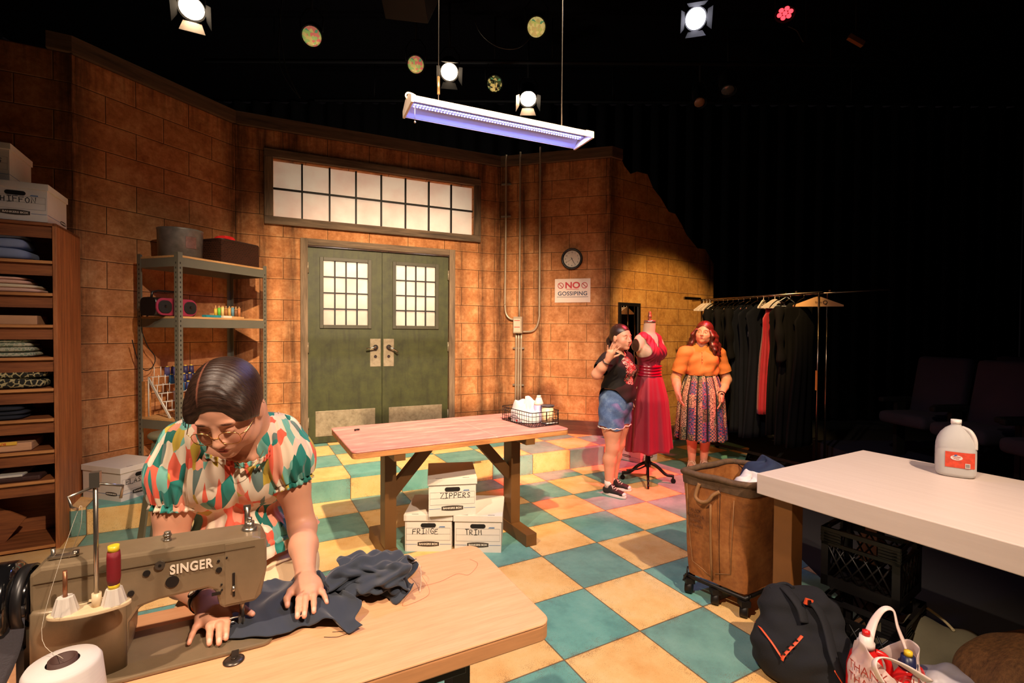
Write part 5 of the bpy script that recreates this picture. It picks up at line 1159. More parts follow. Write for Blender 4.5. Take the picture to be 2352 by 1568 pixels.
def vnormals(v, q):
    n = np.cross(v[q[:, 2]]-v[q[:, 0]], v[q[:, 3]]-v[q[:, 1]]); o = np.zeros_like(v)
    for i in range(4):
        for j in range(3): o[:, j] += np.bincount(q[:, i], n[:, j], len(v))
    return o/np.maximum(np.linalg.norm(o, axis=1), 1e-12)[:, None]
def soft_obj(name, s, h, mat, parent, off=0., disp=None, M=None, base=None, it=2, root=None, cut=None):
    """M: 4x4 frame of the new object in the world; base: default colour (sRGB) for the painted attribute; disp(v, n)->offset along normals"""
    v, q = s.mesh(h, off); v = relax(v, q, it)
    if disp is not None: n = vnormals(v, q); v = v+n*disp(v, n)[:, None]
    if cut is not None:
        kp = cut(v); qk = kp[q]; qm = qk.any(1) & ~qk.all(1); nb_ = np.full(len(v), -1)
        for i in range(4):
            for j in range(4):
                m_ = qm & ~qk[:, i] & qk[:, j]; nb_[q[m_, i]] = q[m_, j]
        out = np.nonzero(nb_ >= 0)[0]; A0 = v[nb_[out]].copy(); B0 = v[out].copy()      # slide the ragged edge onto the cut
        for _ in range(7):
            mid = (A0+B0)/2; w_ = v.copy(); w_[out] = mid; kk = cut(w_)[out]; A0[kk] = mid[kk]; B0[~kk] = mid[~kk]
        v = v.copy(); v[out] = A0; q = q[qk.any(1)]; us = np.unique(q); mp = np.full(len(v), -1); mp[us] = np.arange(len(us)); v = v[us]; q = mp[q]
    col_ = None
    if base is not None:
        col_ = np.tile(np.array(lin(base)), (len(v), 1))
        for c, r, R, cl, sf in s.paints:
            d = np.linalg.norm(((v-c)@R)/r, axis=1); f = np.clip((1-d)/max(sf, 1e-3), 0, 1)[:, None]; f = f*f*(3-2*f); col_[:, :3] = col_[:, :3]*(1-f)+np.array(cl)*f
    ro = np.array(root if root is not None else (0, 0, 0), float)
    if M is not None: Mi = np.linalg.inv(np.array(M)); vl = v@Mi[:3, :3].T+Mi[:3, 3]
    else: vl = v-ro
    me = bpy.data.meshes.new(name); me.vertices.add(len(vl)); me.vertices.foreach_set('co', vl.astype(np.float32).ravel())
    me.loops.add(len(q)*4); me.loops.foreach_set('vertex_index', q.astype(np.int32).ravel()); me.polygons.add(len(q))
    me.polygons.foreach_set('loop_start', np.arange(0, len(q)*4, 4, dtype=np.int32)); me.polygons.foreach_set('use_smooth', np.ones(len(q), bool)); me.update(); me.validate()
    if col_ is not None:
        at = me.color_attributes.new('tint', 'FLOAT_COLOR', 'POINT'); at.data.foreach_set('color', col_.astype(np.float32).ravel())
    o = bpy.data.objects.new(name, me); C.objects.link(o)
    for m in (mat if isinstance(mat, list) else [mat]): me.materials.append(m)
    o.parent = parent
    if M is not None:
        L = Matrix(M); o.location = L.translation-Vector(ro); o.rotation_mode = 'QUATERNION'; o.rotation_quaternion = L.to_quaternion()
    return o
def tint_mat(name, rough=.5, sss=.0, bump=.0, bsc=300, var=.06, spec=.4):
    k = NT(name); a = k.n('VertexColor', layer_name='tint').outputs[0]; n_ = k.noise(k.co(), 30, 4); n2 = k.noise(k.co(), 9, 3)
    c = k.mix(k.ma('MULTIPLY', k.ma('SUBTRACT', n2, .45, clamp=True), .5, clamp=True), a, k.mix(.5, a, lin((214, 120, 96)))); k.col(k.mix(k.ma('MULTIPLY', n_, var), c, lin((120, 70, 50))))
    k.rough(rough); k.b.inputs['Specular IOR Level'].default_value = spec
    if sss: k.b.inputs['Subsurface Weight'].default_value = sss; k.b.inputs['Subsurface Radius'].default_value = (.010, .004, .002); k.b.inputs['Subsurface Scale'].default_value = .6
    if bump: k.bump(k.noise(k.co(), bsc, 3), bump, .001)
    return k.m
skin = tint_mat('skin', .5, .12, .06, 500)
def hair_mat(name, a, b, sc=(30, 260, 120)):
    k = NT(name); o = k.map(k.co(), sc); f = k.noise(o, 1., 4, .7); a_ = k.n('VertexColor', layer_name='tint').outputs
    c = k.ramp(f, [(.3, lin(a)), (.72, lin(b))]); k.col(k.mix(1., c, a_[0], 'ADD')); k.rough(.36); k.b.inputs['Specular IOR Level'].default_value = .5
    k.bump(f, .5, .002); return k.m
def axes(fwd, up):
    """columns: her left (x), forward (y), up (z)"""
    f = nrm(fwd); u_ = np.asarray(up, float); u_ = nrm(u_-f*(u_@f)); return np.stack([np.cross(f, u_), f, u_], 1)
def left_axes(fwd, up):
    f = nrm(fwd); u_ = np.asarray(up, float); u_ = nrm(u_-f*(u_@f)); return np.stack([-np.cross(u_, f)*-1, f, u_], 1)
SK = dict(skin=(214, 156, 126), lip=(190, 96, 86), brow=(70, 44, 34), lash=(40, 26, 22), blush=(226, 142, 116))
def head(s, c, R, sc=1., eyes='open', face=SK, mouth=0., wide=1.):
    """head in frame R (x = right-hand side of the frame, y forward, z up)"""
    P_ = lambda x, y, z: np.array(c)+R@(np.array((x*wide, y, z))*sc)
    def e(p, r, k=.012, op='u', Rl=None): s.ell(P_(*p), np.array(r)*sc*np.array((wide, 1, 1)), R if Rl is None else R@Rl, k*sc, op)
    e((0, -.018, .036), (.076, .096, .086)); e((0, .026, -.01), (.064, .062, .085), .03); e((0, .030, -.058), (.053, .056, .052), .025)
    e((0, .066, -.096), (.021, .020, .017), .022)
    for x in (-1, 1):
        e((x*.040, .050, -.036), (.027, .030, .030), .025); e((x*.028, .074, .020), (.024, .012, .008), .014)
        e((x*.047, .020, -.075), (.022, .030, .025), .02); e((x*.076, -.012, -.012), (.008, .018, .030), .008)
    for x in (-1, 1): e((x*.031, .096, -.002), (.019, .014, .012), .016, 's')
    for x in (-1, 1): e((x*.031, .0755, -.003), (.0145, .0135, .0125), .004)
    s.cap(P_(0, .084, .010), P_(0, .104, -.030), .0075*sc, .0105*sc, .010*sc); e((0, .104, -.034), (.0105, .0095, .0085), .008)
    for x in (-1, 1): e((x*.0115, .093, -.038), (.0075, .010, .007), .006); e((x*.006, .1015, -.0435), (.0032, .0045, .003), .002, 's')
    e((0, .080, -.061), (.026, .012, .016), .014)
    e((0, .0890, -.0605), (.0215, .0062, .0048), .005); e((0, .0875, -.0700), (.0180, .0068, .0056), .006); e((0, .0965, -.0653), (.0225, .008, .0010+mouth), .003, 's')
    pt = lambda p, r, cl, sf=.3: s.paint(P_(*p), np.array(r)*sc, cl, R, sf)
    for x in (-1, 1): pt((x*.043, .066, -.036), (.032, .035, .026), face['blush'], .9)
    pt((0, .103, -.036), (.014, .014, .012), face['blush'], .9)
    pt((0, .099, -.0605), (.0215, .014, .0058), face['lip']); pt((0, .098, -.0705), (.0185, .014, .0068), face['lip']); pt((0, .098, -.0655), (.020, .014, .0014), (110, 52, 48), .6)
    for x in (-1, 1):
        s.paint(P_(x*.033, .086, .0225), np.array((.0190, .02, .0044))*sc, face['brow'], R@np.array(((math.cos(x*.12), 0, math.sin(x*.12)), (0, 1, 0), (-math.sin(x*.12), 0, math.cos(x*.12)))), .45)
        if eyes == 'down':
            for t in np.linspace(-1, 1, 7): pt((x*(.031+.0135*t), .086, -.0085+.004*t*t), (.0034, .009, .0017), face['lash'], .5)
            pt((x*.031, .088, -.001), (.015, .012, .007), (206, 140, 112), .8)
        else:
            pt((x*.031, .0885, -.0025), (.0128, .007, .0052), (190, 170, 156), .3); pt((x*.031+eyes_dir[0], .0895, -.0015+eyes_dir[1]), (.0072, .007, .0068), (34, 20, 15), .35)
            for t in np.linspace(-1, 1, 7): pt((x*(.031+.0135*t), .089, .0042-.0045*t*t), (.0042, .008, .0024), face['lash'], .6)
    return P_
eyes_dir = [0, 0]
def hand_fingers(s, wrist, knuckles, tips, bends, thumb, palm_up, r=.0085, k=.006):
    """knuckles/tips: four each; bends: how far the middle joint rises along palm_up; thumb: list of points"""
    up = nrm(palm_up); wr = np.array(wrist, float)
    for i, (a, b, bd) in enumerate(zip(knuckles, tips, bends)):
        a = np.array(a, float); b = np.array(b, float); rr = r*(1, 1.03, 1., .86)[i]; L = b-a
        m1 = a+L*.45+up*bd; m2 = a+L*.76+up*bd*.75
        s.cap(wr+(a-wr)*.35, a, rr*1.45, rr*1.12, .016); s.cap(a, m1, rr*1.1, rr, k); s.cap(m1, m2, rr, rr*.93, k*.6); s.cap(m2, b, rr*.93, rr*.78, k*.6)
        s.ell(a+up*.001, rr*1.22, None, .008); s.ell(m1, rr*1.06, None, .003)
        nd = nrm(b-m2); s.paint(b+up*rr*.65-nd*rr*.2, (rr*.75, rr*.75, rr*.75), (240, 186, 164), None, .3); s.paint(b, (rr*1.3,)*3, (226, 150, 124), None, 1.); s.paint(m1+up*rr, (rr*1.1,)*3, (212, 140, 112), None, 1.)
    kn = np.array(knuckles, float)
    s.cap(wr+(kn[0]-wr)*.45, wr+(kn[3]-wr)*.5, .014, .012, .02)
    t = [np.array(p, float) for p in thumb]
    s.cap(t[0], t[1], r*1.75, r*1.25, .012); s.cap(t[1], t[2], r*1.2, r*1.08, .005); s.cap(t[2], t[3], r*1.08, r*.85, .004); s.paint(t[3]+up*r*.6, (r*.8,)*3, (240, 186, 164), None, .3); s.paint(t[3], (r*1.4,)*3, (226, 150, 124), None, 1.)
# ------------------------------------------------------------ sewing table, machine and cloth
TO = Vector((.107, 1.21, 0)); TAR = math.radians(27.4); TTZ = .76
def SW(x, y, z=TTZ): return Lq(TO, TAR, x, y, z)
k = NT('maple_laminate'); o = k.co(); n1 = k.noise(k.map(o, (2.2, 26, 10)), 2.2, 6, .7); n2 = k.noise(k.map(o, (9, 150, 20)), 1.5, 3, .6); n3 = k.noise(o, 2.4, 3)
c = k.ramp(k.ma('ADD', k.ma('MULTIPLY', n1, .6), k.ma('MULTIPLY', n2, .4)), [(.30, lin((206, 148, 106))), (.5, lin((220, 164, 120))), (.72, lin((228, 176, 134)))])
k.col(k.mix(k.ma('MULTIPLY', k.ma('SUBTRACT', n3, .5, clamp=True), .7, clamp=True), c, lin((206, 142, 104)))); k.rough(.42); maple = k.m
medge = P('maple_edge', (198, 140, 92), .45, var=.1, stretch=(2, 2, 20)); steelb = P('black_steel', (22, 20, 22), .45, .5)
t = thing('sewing_table', 'maple topped industrial sewing table across the foreground', 'table', TO, TAR)
def rr4(x0, y0, x1, y1, r, n=6):
    return [(p[0]+(x0+x1)/2, p[1]+(y0+y1)/2) for p in rrect(x1-x0, y1-y0, r, n)]
b = MB(); b.prism(rr4(-1.36, 0, 0, .50, .035), TTZ-.006, TTZ); b.build('table_top', maple, t, bev=.003)
b = MB(); b.prism(rr4(-1.359, .001, -.001, .499, .034), TTZ-.045, TTZ-.006); b.build('top_edge', medge, t, bev=.004)
for x in (-.16, -1.14):
    b = MB(); b.box((x, .25, TTZ-.055), (.06, .42, .02)); b.box((x, .25, .40), (.05, .07, .68)); b.build('leg', steelb, t)
    b = MB(); b.box((x, .25, .03), (.06, .5, .05)); b.build('foot', steelb, t)
b = MB(); b.box((-.65, .27, .15), (.96, .05, .03)); b.build('treadle_bar', steelb, t); b = MB(); b.box((-.72, .2, .2), (.3, .22, .012)); b.build('treadle', steelb, t)
b = MB(); b.box((-.30, .20, TTZ-.09), (.20, .24, .06)); b.build('drawer', steelb, t, bev=.004)
# machine head (local frame of the table)
mk = P('machine_tan_enamel', (130, 112, 87), .34, .25, var=.1, vsc=20, bump=.06, bsc=500); mdk = P('machine_dark_hole', (16, 13, 11), .5); mst = P('machine_steel', (172, 162, 148), .28, .9, var=.1)
t = thing('sewing_machine', 'tan industrial SINGER sewing machine with its back to the camera', 'sewing machine', TO, TAR)
Z = TTZ
b = MB(); b.prism(rr4(-1.075, .215, -.628, .40, .022), Z+.001, Z+.010); b.build('bed_plate', mk, t, bev=.003)
b = MB(); b.prism(rr4(-.72, .26, -.632, .36, .01), Z+.010, Z+.0115); b.build('needle_plate', mst, t)
def yprism(b, poly, y0, y1, mi=0):      # polygon in x,z extruded in y
    b.prism(poly, -y1, -y0, Matrix.Rotation(PI/2, 4, 'X'), mi)
b = MB()
arm = [(-1.062, Z+.010), (-.915, Z+.010), (-.906, Z+.05), (-.903, Z+.10), (-.885, Z+.128), (-.85, Z+.136), (-.76, Z+.140), (-.745, Z+.130), (-.738, Z+.094), (-.728, Z+.086), (-.664, Z+.086), (-.652, Z+.10), (-.640, Z+.16), (-.640, Z+.205), (-.652, Z+.236), (-.67, Z+.242), (-1.045, Z+.250), (-1.062, Z+.238)]
yprism(b, arm, .262, .362); b.build('arm', mk, t, bev=.007)
b = MB(); b.lathe([(.0, 0), (.062, 0), (.062, .150), (.058, .156), (0, .156)], c=(-.984, .262, Z+.010), n=32, sx=1.25, sy=.38); b.build('pillar_cover', mk, t)
b = MB(); yprism(b, [(-.726, Z+.094), (-.666, Z+.094), (-.644, Z+.16), (-.644, Z+.235), (-.726, Z+.235)], .2605, .263); b.build('face_plate', mk, t, bev=.001)
PA, PB = SW(-1, .2605), SW(0, .2605)
def back(px, py): q = onplane(px, py, PA, PB); d = q-TO; return Vector((d.x*math.cos(TAR)+d.y*math.sin(TAR), .2605, q.z))
b = MB(); b.box((-.86, .2603, Z+.2195), (.39, .002, .0014)); b.build('crease_line', P('crease_shade', (84, 70, 50), .5), t)  # thin dark line painted for the shade of the arm's crease
for px, py, r in ((396, 1335, .0125), (503, 1308, .0062), (337, 1316, .0068), (502, 1288, .003), (521, 1297-17, .002), (509, 1342, .0022), (510, 1354, .0022), (301, 1362, .006)):
    b = MB(); q = back(px, py); b.cyl(q, q+Vector((0, -.0022, 0)), r, n=20); b.build('screw_hole', mdk, t)
q = back(368, 1297); b = MB(); b.cyl(q, q+Vector((0, -.004, 0)), .0095, n=20); rg = b.build('bush', mst, t); b = MB(); b.cyl(q, q+Vector((0, -.005, 0)), .003, n=12); b.build('bush_hole', mdk, rg)
b = MB(); q0, q1 = back(537, 1315), back(537, 1368); b.box((q0+q1)/2+Vector((0, -.001, 0)), (.005, .003, q0.z-q1.z)); sl = b.build('lever_slot', mdk, t); b = MB(); b.tube([q0.lerp(q1, .55)+Vector((0, -.002, 0)), q0.lerp(q1, .75)+Vector((0, -.006, 0))], .0035, 8); b.build('lifter_pin', mst, sl)
q = back(497, 1363); b = MB(); b.box(q, (.018, .004, .006)); b.build('oil_slot', mdk, t)
lc_ = back(440, 1301); lw = (back(488, 1300)-back(391, 1300)).length
lt = text_mesh('maker_lettering', 'SINGER', .0285, frame((lc_.x, .2598, lc_.z), (1, 0, 0), (0, 0, 1)), P('cream_lettering', (226, 214, 194), .5), t, bold=.0009, spacing=1.12)
wd_ = max(v.co.x for v in lt.data.vertices)-min(v.co.x for v in lt.data.vertices)
for v in lt.data.vertices: v.co.x = lc_.x+(v.co.x-lc_.x)*lw/wd_
# needle bar, presser foot
NX, NY = -.694, .312
b = MB(); b.cyl((NX, NY, Z+.03), (NX, NY, Z+.09), .0045, n=10); b.build('presser_bar', mst, t)
b = MB(); b.box((NX, NY-.004, Z+.030), (.014, .012, .022)); b.box((NX-.004, NY-.014, Z+.0135), (.006, .030, .004)); b.box((NX+.005, NY-.014, Z+.0135), (.006, .030, .004)); b.box((NX, NY, Z+.018), (.018, .010, .008)); b.build('presser_foot', mst, t, bev=.001)
b = MB(); b.cyl((NX+.003, NY-.016, Z+.011), (NX+.003, NY-.016, Z+.09), .0016, n=8); b.cyl((NX+.003, NY-.016, Z+.04), (NX+.003, NY-.016, Z+.095), .004, n=10); b.build('needle_bar', mst, t)
b = MB(); b.tube(smooth_path([(NX-.005, NY-.02, Z+.044), (NX-.022, NY-.024, Z+.046), (NX-.026, NY-.024, Z+.038), (NX-.014, NY-.022, Z+.036)], 4), .0018, 6); b.build('thread_guide', mst, t)
TZm = Z+.242
b = MB(); b.cyl((-.676, .312, TZm-.01), (-.676, .312, TZm+.008), .017, n=20); b.cyl((-.676, .312, TZm), (-.676, .312, TZm+.020), .010, n=16); b.cyl((-.676, .312, TZm+.02), (-.676, .312, TZm+.03), .005, n=10); b.build('pressure_knob', mst, t)
b = MB(); b.tube([(-.682, .335, TZm-.01), (-.682, .335, TZm+.05)], .006, 4); b.box((-.682, .335, TZm+.048), (.016, .006, .012)); b.build('lift_bracket', mst, t)
b = MB(); 
for i in range(4): b.cyl((-.842, .315, TZm+.004+i*.0055), (-.842, .315, TZm+.008+i*.0055), .0085-(i % 2)*.002, n=14)
b.box((-.853, .313, TZm+.002), (.03, .012, .003)); b.build('tension_post', mst, t)
b = MB(); b.box((-1.02, .30, TZm+.012), (.045, .014, .005)); b.cyl((-1.035, .30, TZm), (-1.035, .30, TZm+.03), .004, n=8); b.cyl((-1.0, .305, TZm), (-1.0, .305, TZm+.018), .006, n=10); b.build('thread_hook', mst, t)
# hand wheel, belt cover and grey felt flap
wk = P('glossy_black_wheel', (13, 13, 15), .12, var=.1, coat=.6)
Wm = frame((-1.064, .31, Z+.185), (0, 1, 0), (0, 0, 1))
Wm = Matrix.Translation((-1.064, .31, Z+.178)) @ Matrix.Rotation(-PI/2, 4, 'Y')
b = MB(); b.lathe([(0, 0), (.045, 0), (.05, .006), (.05, .022), (.066, .026), (.074, .034), (.074, .062), (.068, .070), (.03, .066), (0, .07)], n=40, M=Wm); b.build('hand_wheel', wk, t)
b = MB(); b.lathe([(.058, .006), (.063, .006), (.063, .022), (.058, .022)], n=32, M=Wm, caps=False); b.build('drive_belt', blk, t)
b = MB(); b.box((-1.083, .31, Z+.08), (.012, .03, .16)); b.box((-1.083, .29, Z-.02), (.012, .012, .2)); b.build('belt', blk, t)
b = MB(); 
def flap(u, v): return Vector((-1.07-.055*u-.035*v+.008*math.sin(5*v), .268-.012*u-.04*v*v, Z+.165-.20*v+.01*u))
b.grid(flap, 6, 12); b.build('felt_flap', P('grey_felt', (66, 64, 70), .95, var=.15, bump=.3, bsc=200), t, solid=.003)
for sx in (-.012, .03):
    b = MB(); b.tube([(-1.135+sx, .22, Z-.02), (-1.15+sx, .19, Z-.16)], .012, 8); b.build('stay', steelb, t)
# spool plate on the machine's back
SP_A, SP_B = SW(-1, .205), SW(0, .205)
def spx(px, py, yy=.205):
    q = onplane(px, py, SW(-1, yy), SW(0, yy)); d = q-TO; return Vector((d.x*math.cos(TAR)+d.y*math.sin(TAR), yy, q.z))
pl_, pr_ = spx(106, 1424), spx(302, 1374); pc_ = (pl_+pr_)/2; PZ = pc_.z; plen = abs(pr_.x-pl_.x)
t2 = thing('spool_stand', 'cream oval spool stand with a tall thread rod on the machine', 'spool stand', TO, TAR)
crm_ = P('cream_enamel', (206, 182, 146), .4, var=.12)
b = MB(); b.prism([(pc_.x+plen/2*math.cos(a), pc_.y+.026*math.sin(a)) for a in [2*PI*i/48 for i in range(48)]], PZ-.004, PZ+.004); b.build('oval_plate', crm_, t2, bev=.002)
b = MB(); b.box((pc_.x, .235, PZ-.01), (.03, .06, .008)); b.box((pc_.x, .258, PZ-.03), (.03, .006, .05)); b.build('bracket', crm_, t2)
rx = spx(222, 1383); rt = spx(236, 1085); 
b = MB(); b.cyl((rx.x, .205, PZ), (rx.x, .205, rt.z), .0042, n=12); b.build('thread_rod', mst, t2); b = MB(); b.cyl((rx.x, .205, PZ), (rx.x, .205, PZ+.03), .008, n=12); b.build('rod_socket', crm_, t2)
b = MB(); b.box((rx.x, .205, rt.z-.012), (.016, .016, .030)); b.tube([(rx.x, .205, rt.z-.025), (rx.x-.035, .18, rt.z-.035), (rx.x-.03, .18, rt.z-.055), (rx.x-.022, .185, rt.z-.062)], .0028, 6); b.tube([(rx.x, .205, rt.z-.02), (rx.x+.04, .222, rt.z-.035), (rx.x+.036, .222, rt.z-.06)], .0028, 6); b.build('thread_arm', mst, t2)
lx_, rx2 = spx(150, 1392), spx(262, 1375)
wp = P('frosted_white_plastic', (226, 216, 204), .35, trans=.25, var=.05)
for x in (lx_.x, rx2.x):
    b = MB(); b.loft([[Vector((x+r*(1+.12*(i % 2))*math.cos(2*PI*i/20), .205+r*(1+.12*(i % 2))*math.sin(2*PI*i/20), z)) for i in range(20)] for r, z in ((.019, PZ+.004), (.012, PZ+.034), (.010, PZ+.034))], smooth=False); b.build('spool_cushion', wp, t2)
b = MB(); b.cyl((lx_.x, .205, PZ+.03), (lx_.x, .205, PZ+.085), .0038, n=10); b.build('spool_pin', P('copper_pin', (150, 100, 70), .35, .7), t2)
t3 = thing('thread_spool', 'dark red thread spool with yellow ends on the machine stand', 'spool', SW(rx2.x, .205, PZ+.034), TAR)
b = MB(); b.lathe([(.0, .008), (.0098, .008), (.0115, .02), (.0115, .062), (.0105, .074), (0, .074)], n=24); b.build('thread', P('crimson_thread', (122, 12, 26), .5, var=.15, stretch=(1, 1, 40), bump=.3, bsc=600), t3)
for z0, z1 in ((0, .009), (.073, .086)):
    b = MB(); b.cyl((0, 0, z0), (0, 0, z1), .0095, n=20); b.build('end_cap', P('yellow_cap', (216, 186, 40), .4), t3)
thr = P('pale_thread', (206, 196, 178), .8)
b = MB(); b.tube(smooth_path([SW(-.974, .13, .885), SW(-1.015, .17, .93), SW(rx.x-.022, .185, rt.z-.064), SW(rx.x-.02, .19, rt.z-.10), SW(-1.0, .26, Z+.26)], 6), .0004, 4); tag(b.build('loose_thread', thr), 'pale thread running from the white cone up over the thread rod', 'thread')
t4 = thing('thread_cone', 'big white thread cone standing in the bottom left corner', 'thread', SW(-.974, .128, TTZ+.0005), TAR)
b = MB(); b.lathe([(0.0, 0), (.068, 0), (.066, .01), (.056, .112), (.051, .120), (.024, .121)], n=44, caps=False); b.build('thread', P('white_cone_thread', (206, 198, 194), .6, var=.05, stretch=(1, 1, 60), bump=.1, bsc=300), t4)
b = MB(); b.lathe([(.026, 0.0), (.021, .127), (.017, .127), (.022, .03), (0, .03)], n=28, caps=False); b.build('cardboard_core', P('dark_core', (66, 40, 32), .7), t4)
b = MB(); q = Vector((-.706, .192, TTZ)); b.lathe([(0, 0), (.021, 0), (.021, .003), (.012, .005), (0, .005)], c=q, n=28); b.box(q+Vector((.002, .016, .007)), (.014, .028, .005)); b.cyl(q+Vector((0, 0, .005)), q+Vector((0, 0, .008)), .005, n=12)
o = b.build('hinge_plate', P('dark_nickel', (86, 78, 70), .35, .8)); o.location = TO; o.rotation_euler.z = TAR; tag(o, 'round dark metal hinge fitting at the front of the machine bed', 'hinge')
# navy cloth being sewn: flat panel under the foot, then a bunched sleeve to the right
nvy = P('slate_navy_cotton', (38, 46, 60), .8, var=.14, bump=.12, bsc=700, sheen=.25)
def lerp_tab(tab, u):
    for (u0, a), (u1, b_) in zip(tab, tab[1:]):
        if u <= u1: f = (u-u0)/(u1-u0); f = f*f*(3-2*f); return a+(b_-a)*f
    return tab[-1][1]
near = [(0, .262), (.15, .245), (.3, .222), (.42, .228), (.55, .245), (.66, .222), (.76, .21), (.88, .170), (1, .176)]; far = [(0, .40), (.2, .475), (.4, .50), (.6, .505), (.8, .47), (.9, .40), (1, .30)]
def panel(u, v):
    x = -.735+.30*u; n_ = lerp_tab(near, u); f_ = lerp_tab(far, u); y = n_+(f_-n_)*v
    z = TTZ+.0125*(1-min(1, max(0, (x+.63)/.03)))+.003
    rip = .5+.5*math.sin(26*u+5*v+2*math.sin(4*v+3*u)); rip2 = .5+.5*math.sin(13*u-9*v+1.)
    amp = min(1, u*2.2)*(.3+.7*v)
    z += .020*amp*rip+.016*amp*rip2+.012*max(0, math.sin(PI*v*1.2))*min(1, u*2)
    z += .022*max(0, 1-v/.25)*max(0, math.sin(PI*(u-.58)/.3)) if .58 < u < .88 else 0
    z -= (.03*amp if y > .49 else 0)*min(1, (y-.49)/.02 if y > .49 else 0)
    return SW(x+.012*math.sin(9*v+u*3), y, max(z, TTZ+.003) if y < .5 else z)
tc = thing('navy_garment', 'slate navy trouser leg being sewn, spread from the needle across the table', 'garment', (0, 0, 0))
b = MB(); b.grid(panel, 90, 54); b.build('flat_panel', nvy, tc, solid=.0025)
def sleeve(s, a):
    x = -.475+.225*s; cy = .40-.055*s+.02*math.sin(5*s); A = 2*PI*a
    R_ = .062*(1+.10*math.sin(PI*s)); fl = 1+.20*math.sin(3*A+9*s)+.13*math.sin(7*A-15*s+1)+.09*math.sin(11*A+24*s)
    yy = cy+R_*1.18*math.cos(A)*fl; zz = TTZ+.036+.034*math.sin(A)*fl*(1.0+.15*math.sin(9*s))
    sk_ = -.10*(yy-.36)
    return SW(x+.45*(yy-.38)+.012*math.sin(5*A+4*s), yy, max(zz, TTZ+.002))
b = MB(); b.grid(lambda u, v: sleeve(v, u), 110, 70, wrap=True); b.build('bunched_leg', nvy, tc, solid=.002)
b = MB(); b.grid(lambda u, v: sleeve(.93, u)*(1-v)+v*sum((sleeve(.93, i/12) for i in range(12)), Vector())/12+Vector((0, 0, 0)), 40, 6, wrap=True); b.build('shaded_inside', P('navy_shadow_cloth', (24, 28, 40), .9), tc)  # darker disc painting the shade inside the open leg end
rth = P('rust_thread', (168, 74, 46), .7)
b = MB(); b.tube(smooth_path([SW(-.25, .33, TTZ+.04), SW(-.235, .28, TTZ+.01), SW(-.25, .25, TTZ+.002), SW(-.32, .235, TTZ+.002), SW(-.27, .30, TTZ+.002), SW(-.19, .31, TTZ+.002), SW(-.13, .33, TTZ+.002), SW(-.10, .31, TTZ+.002), SW(-.05, .36, TTZ+.002), SW(-.06, .40, TTZ+.002)], 6), .00035, 4); tag(b.build('loose_thread', rth), 'fine rust thread curling across the empty right half of the maple table', 'thread')
b = MB(); b.tube(smooth_path([SW(-.27, .37, TTZ+.075), SW(-.255, .345, TTZ+.066), SW(-.245, .325, TTZ+.05), SW(-.25, .30, TTZ+.02), SW(-.26, .28, TTZ+.002)], 5), .0008, 4); tag(b.build('loose_thread', thr), 'pale thread trailing off the bunched end of the navy garment', 'thread')
b = MB(); b.tube(smooth_path([SW(-.52, .19, TTZ+.001), SW(-.49, .175, TTZ+.002), SW(-.46, .185, TTZ+.001), SW(-.50, .20, TTZ+.002)], 5), .0006, 4); tag(b.build('loose_thread', cordm), 'dark thread loop on the maple table by the hem of the navy garment', 'thread')
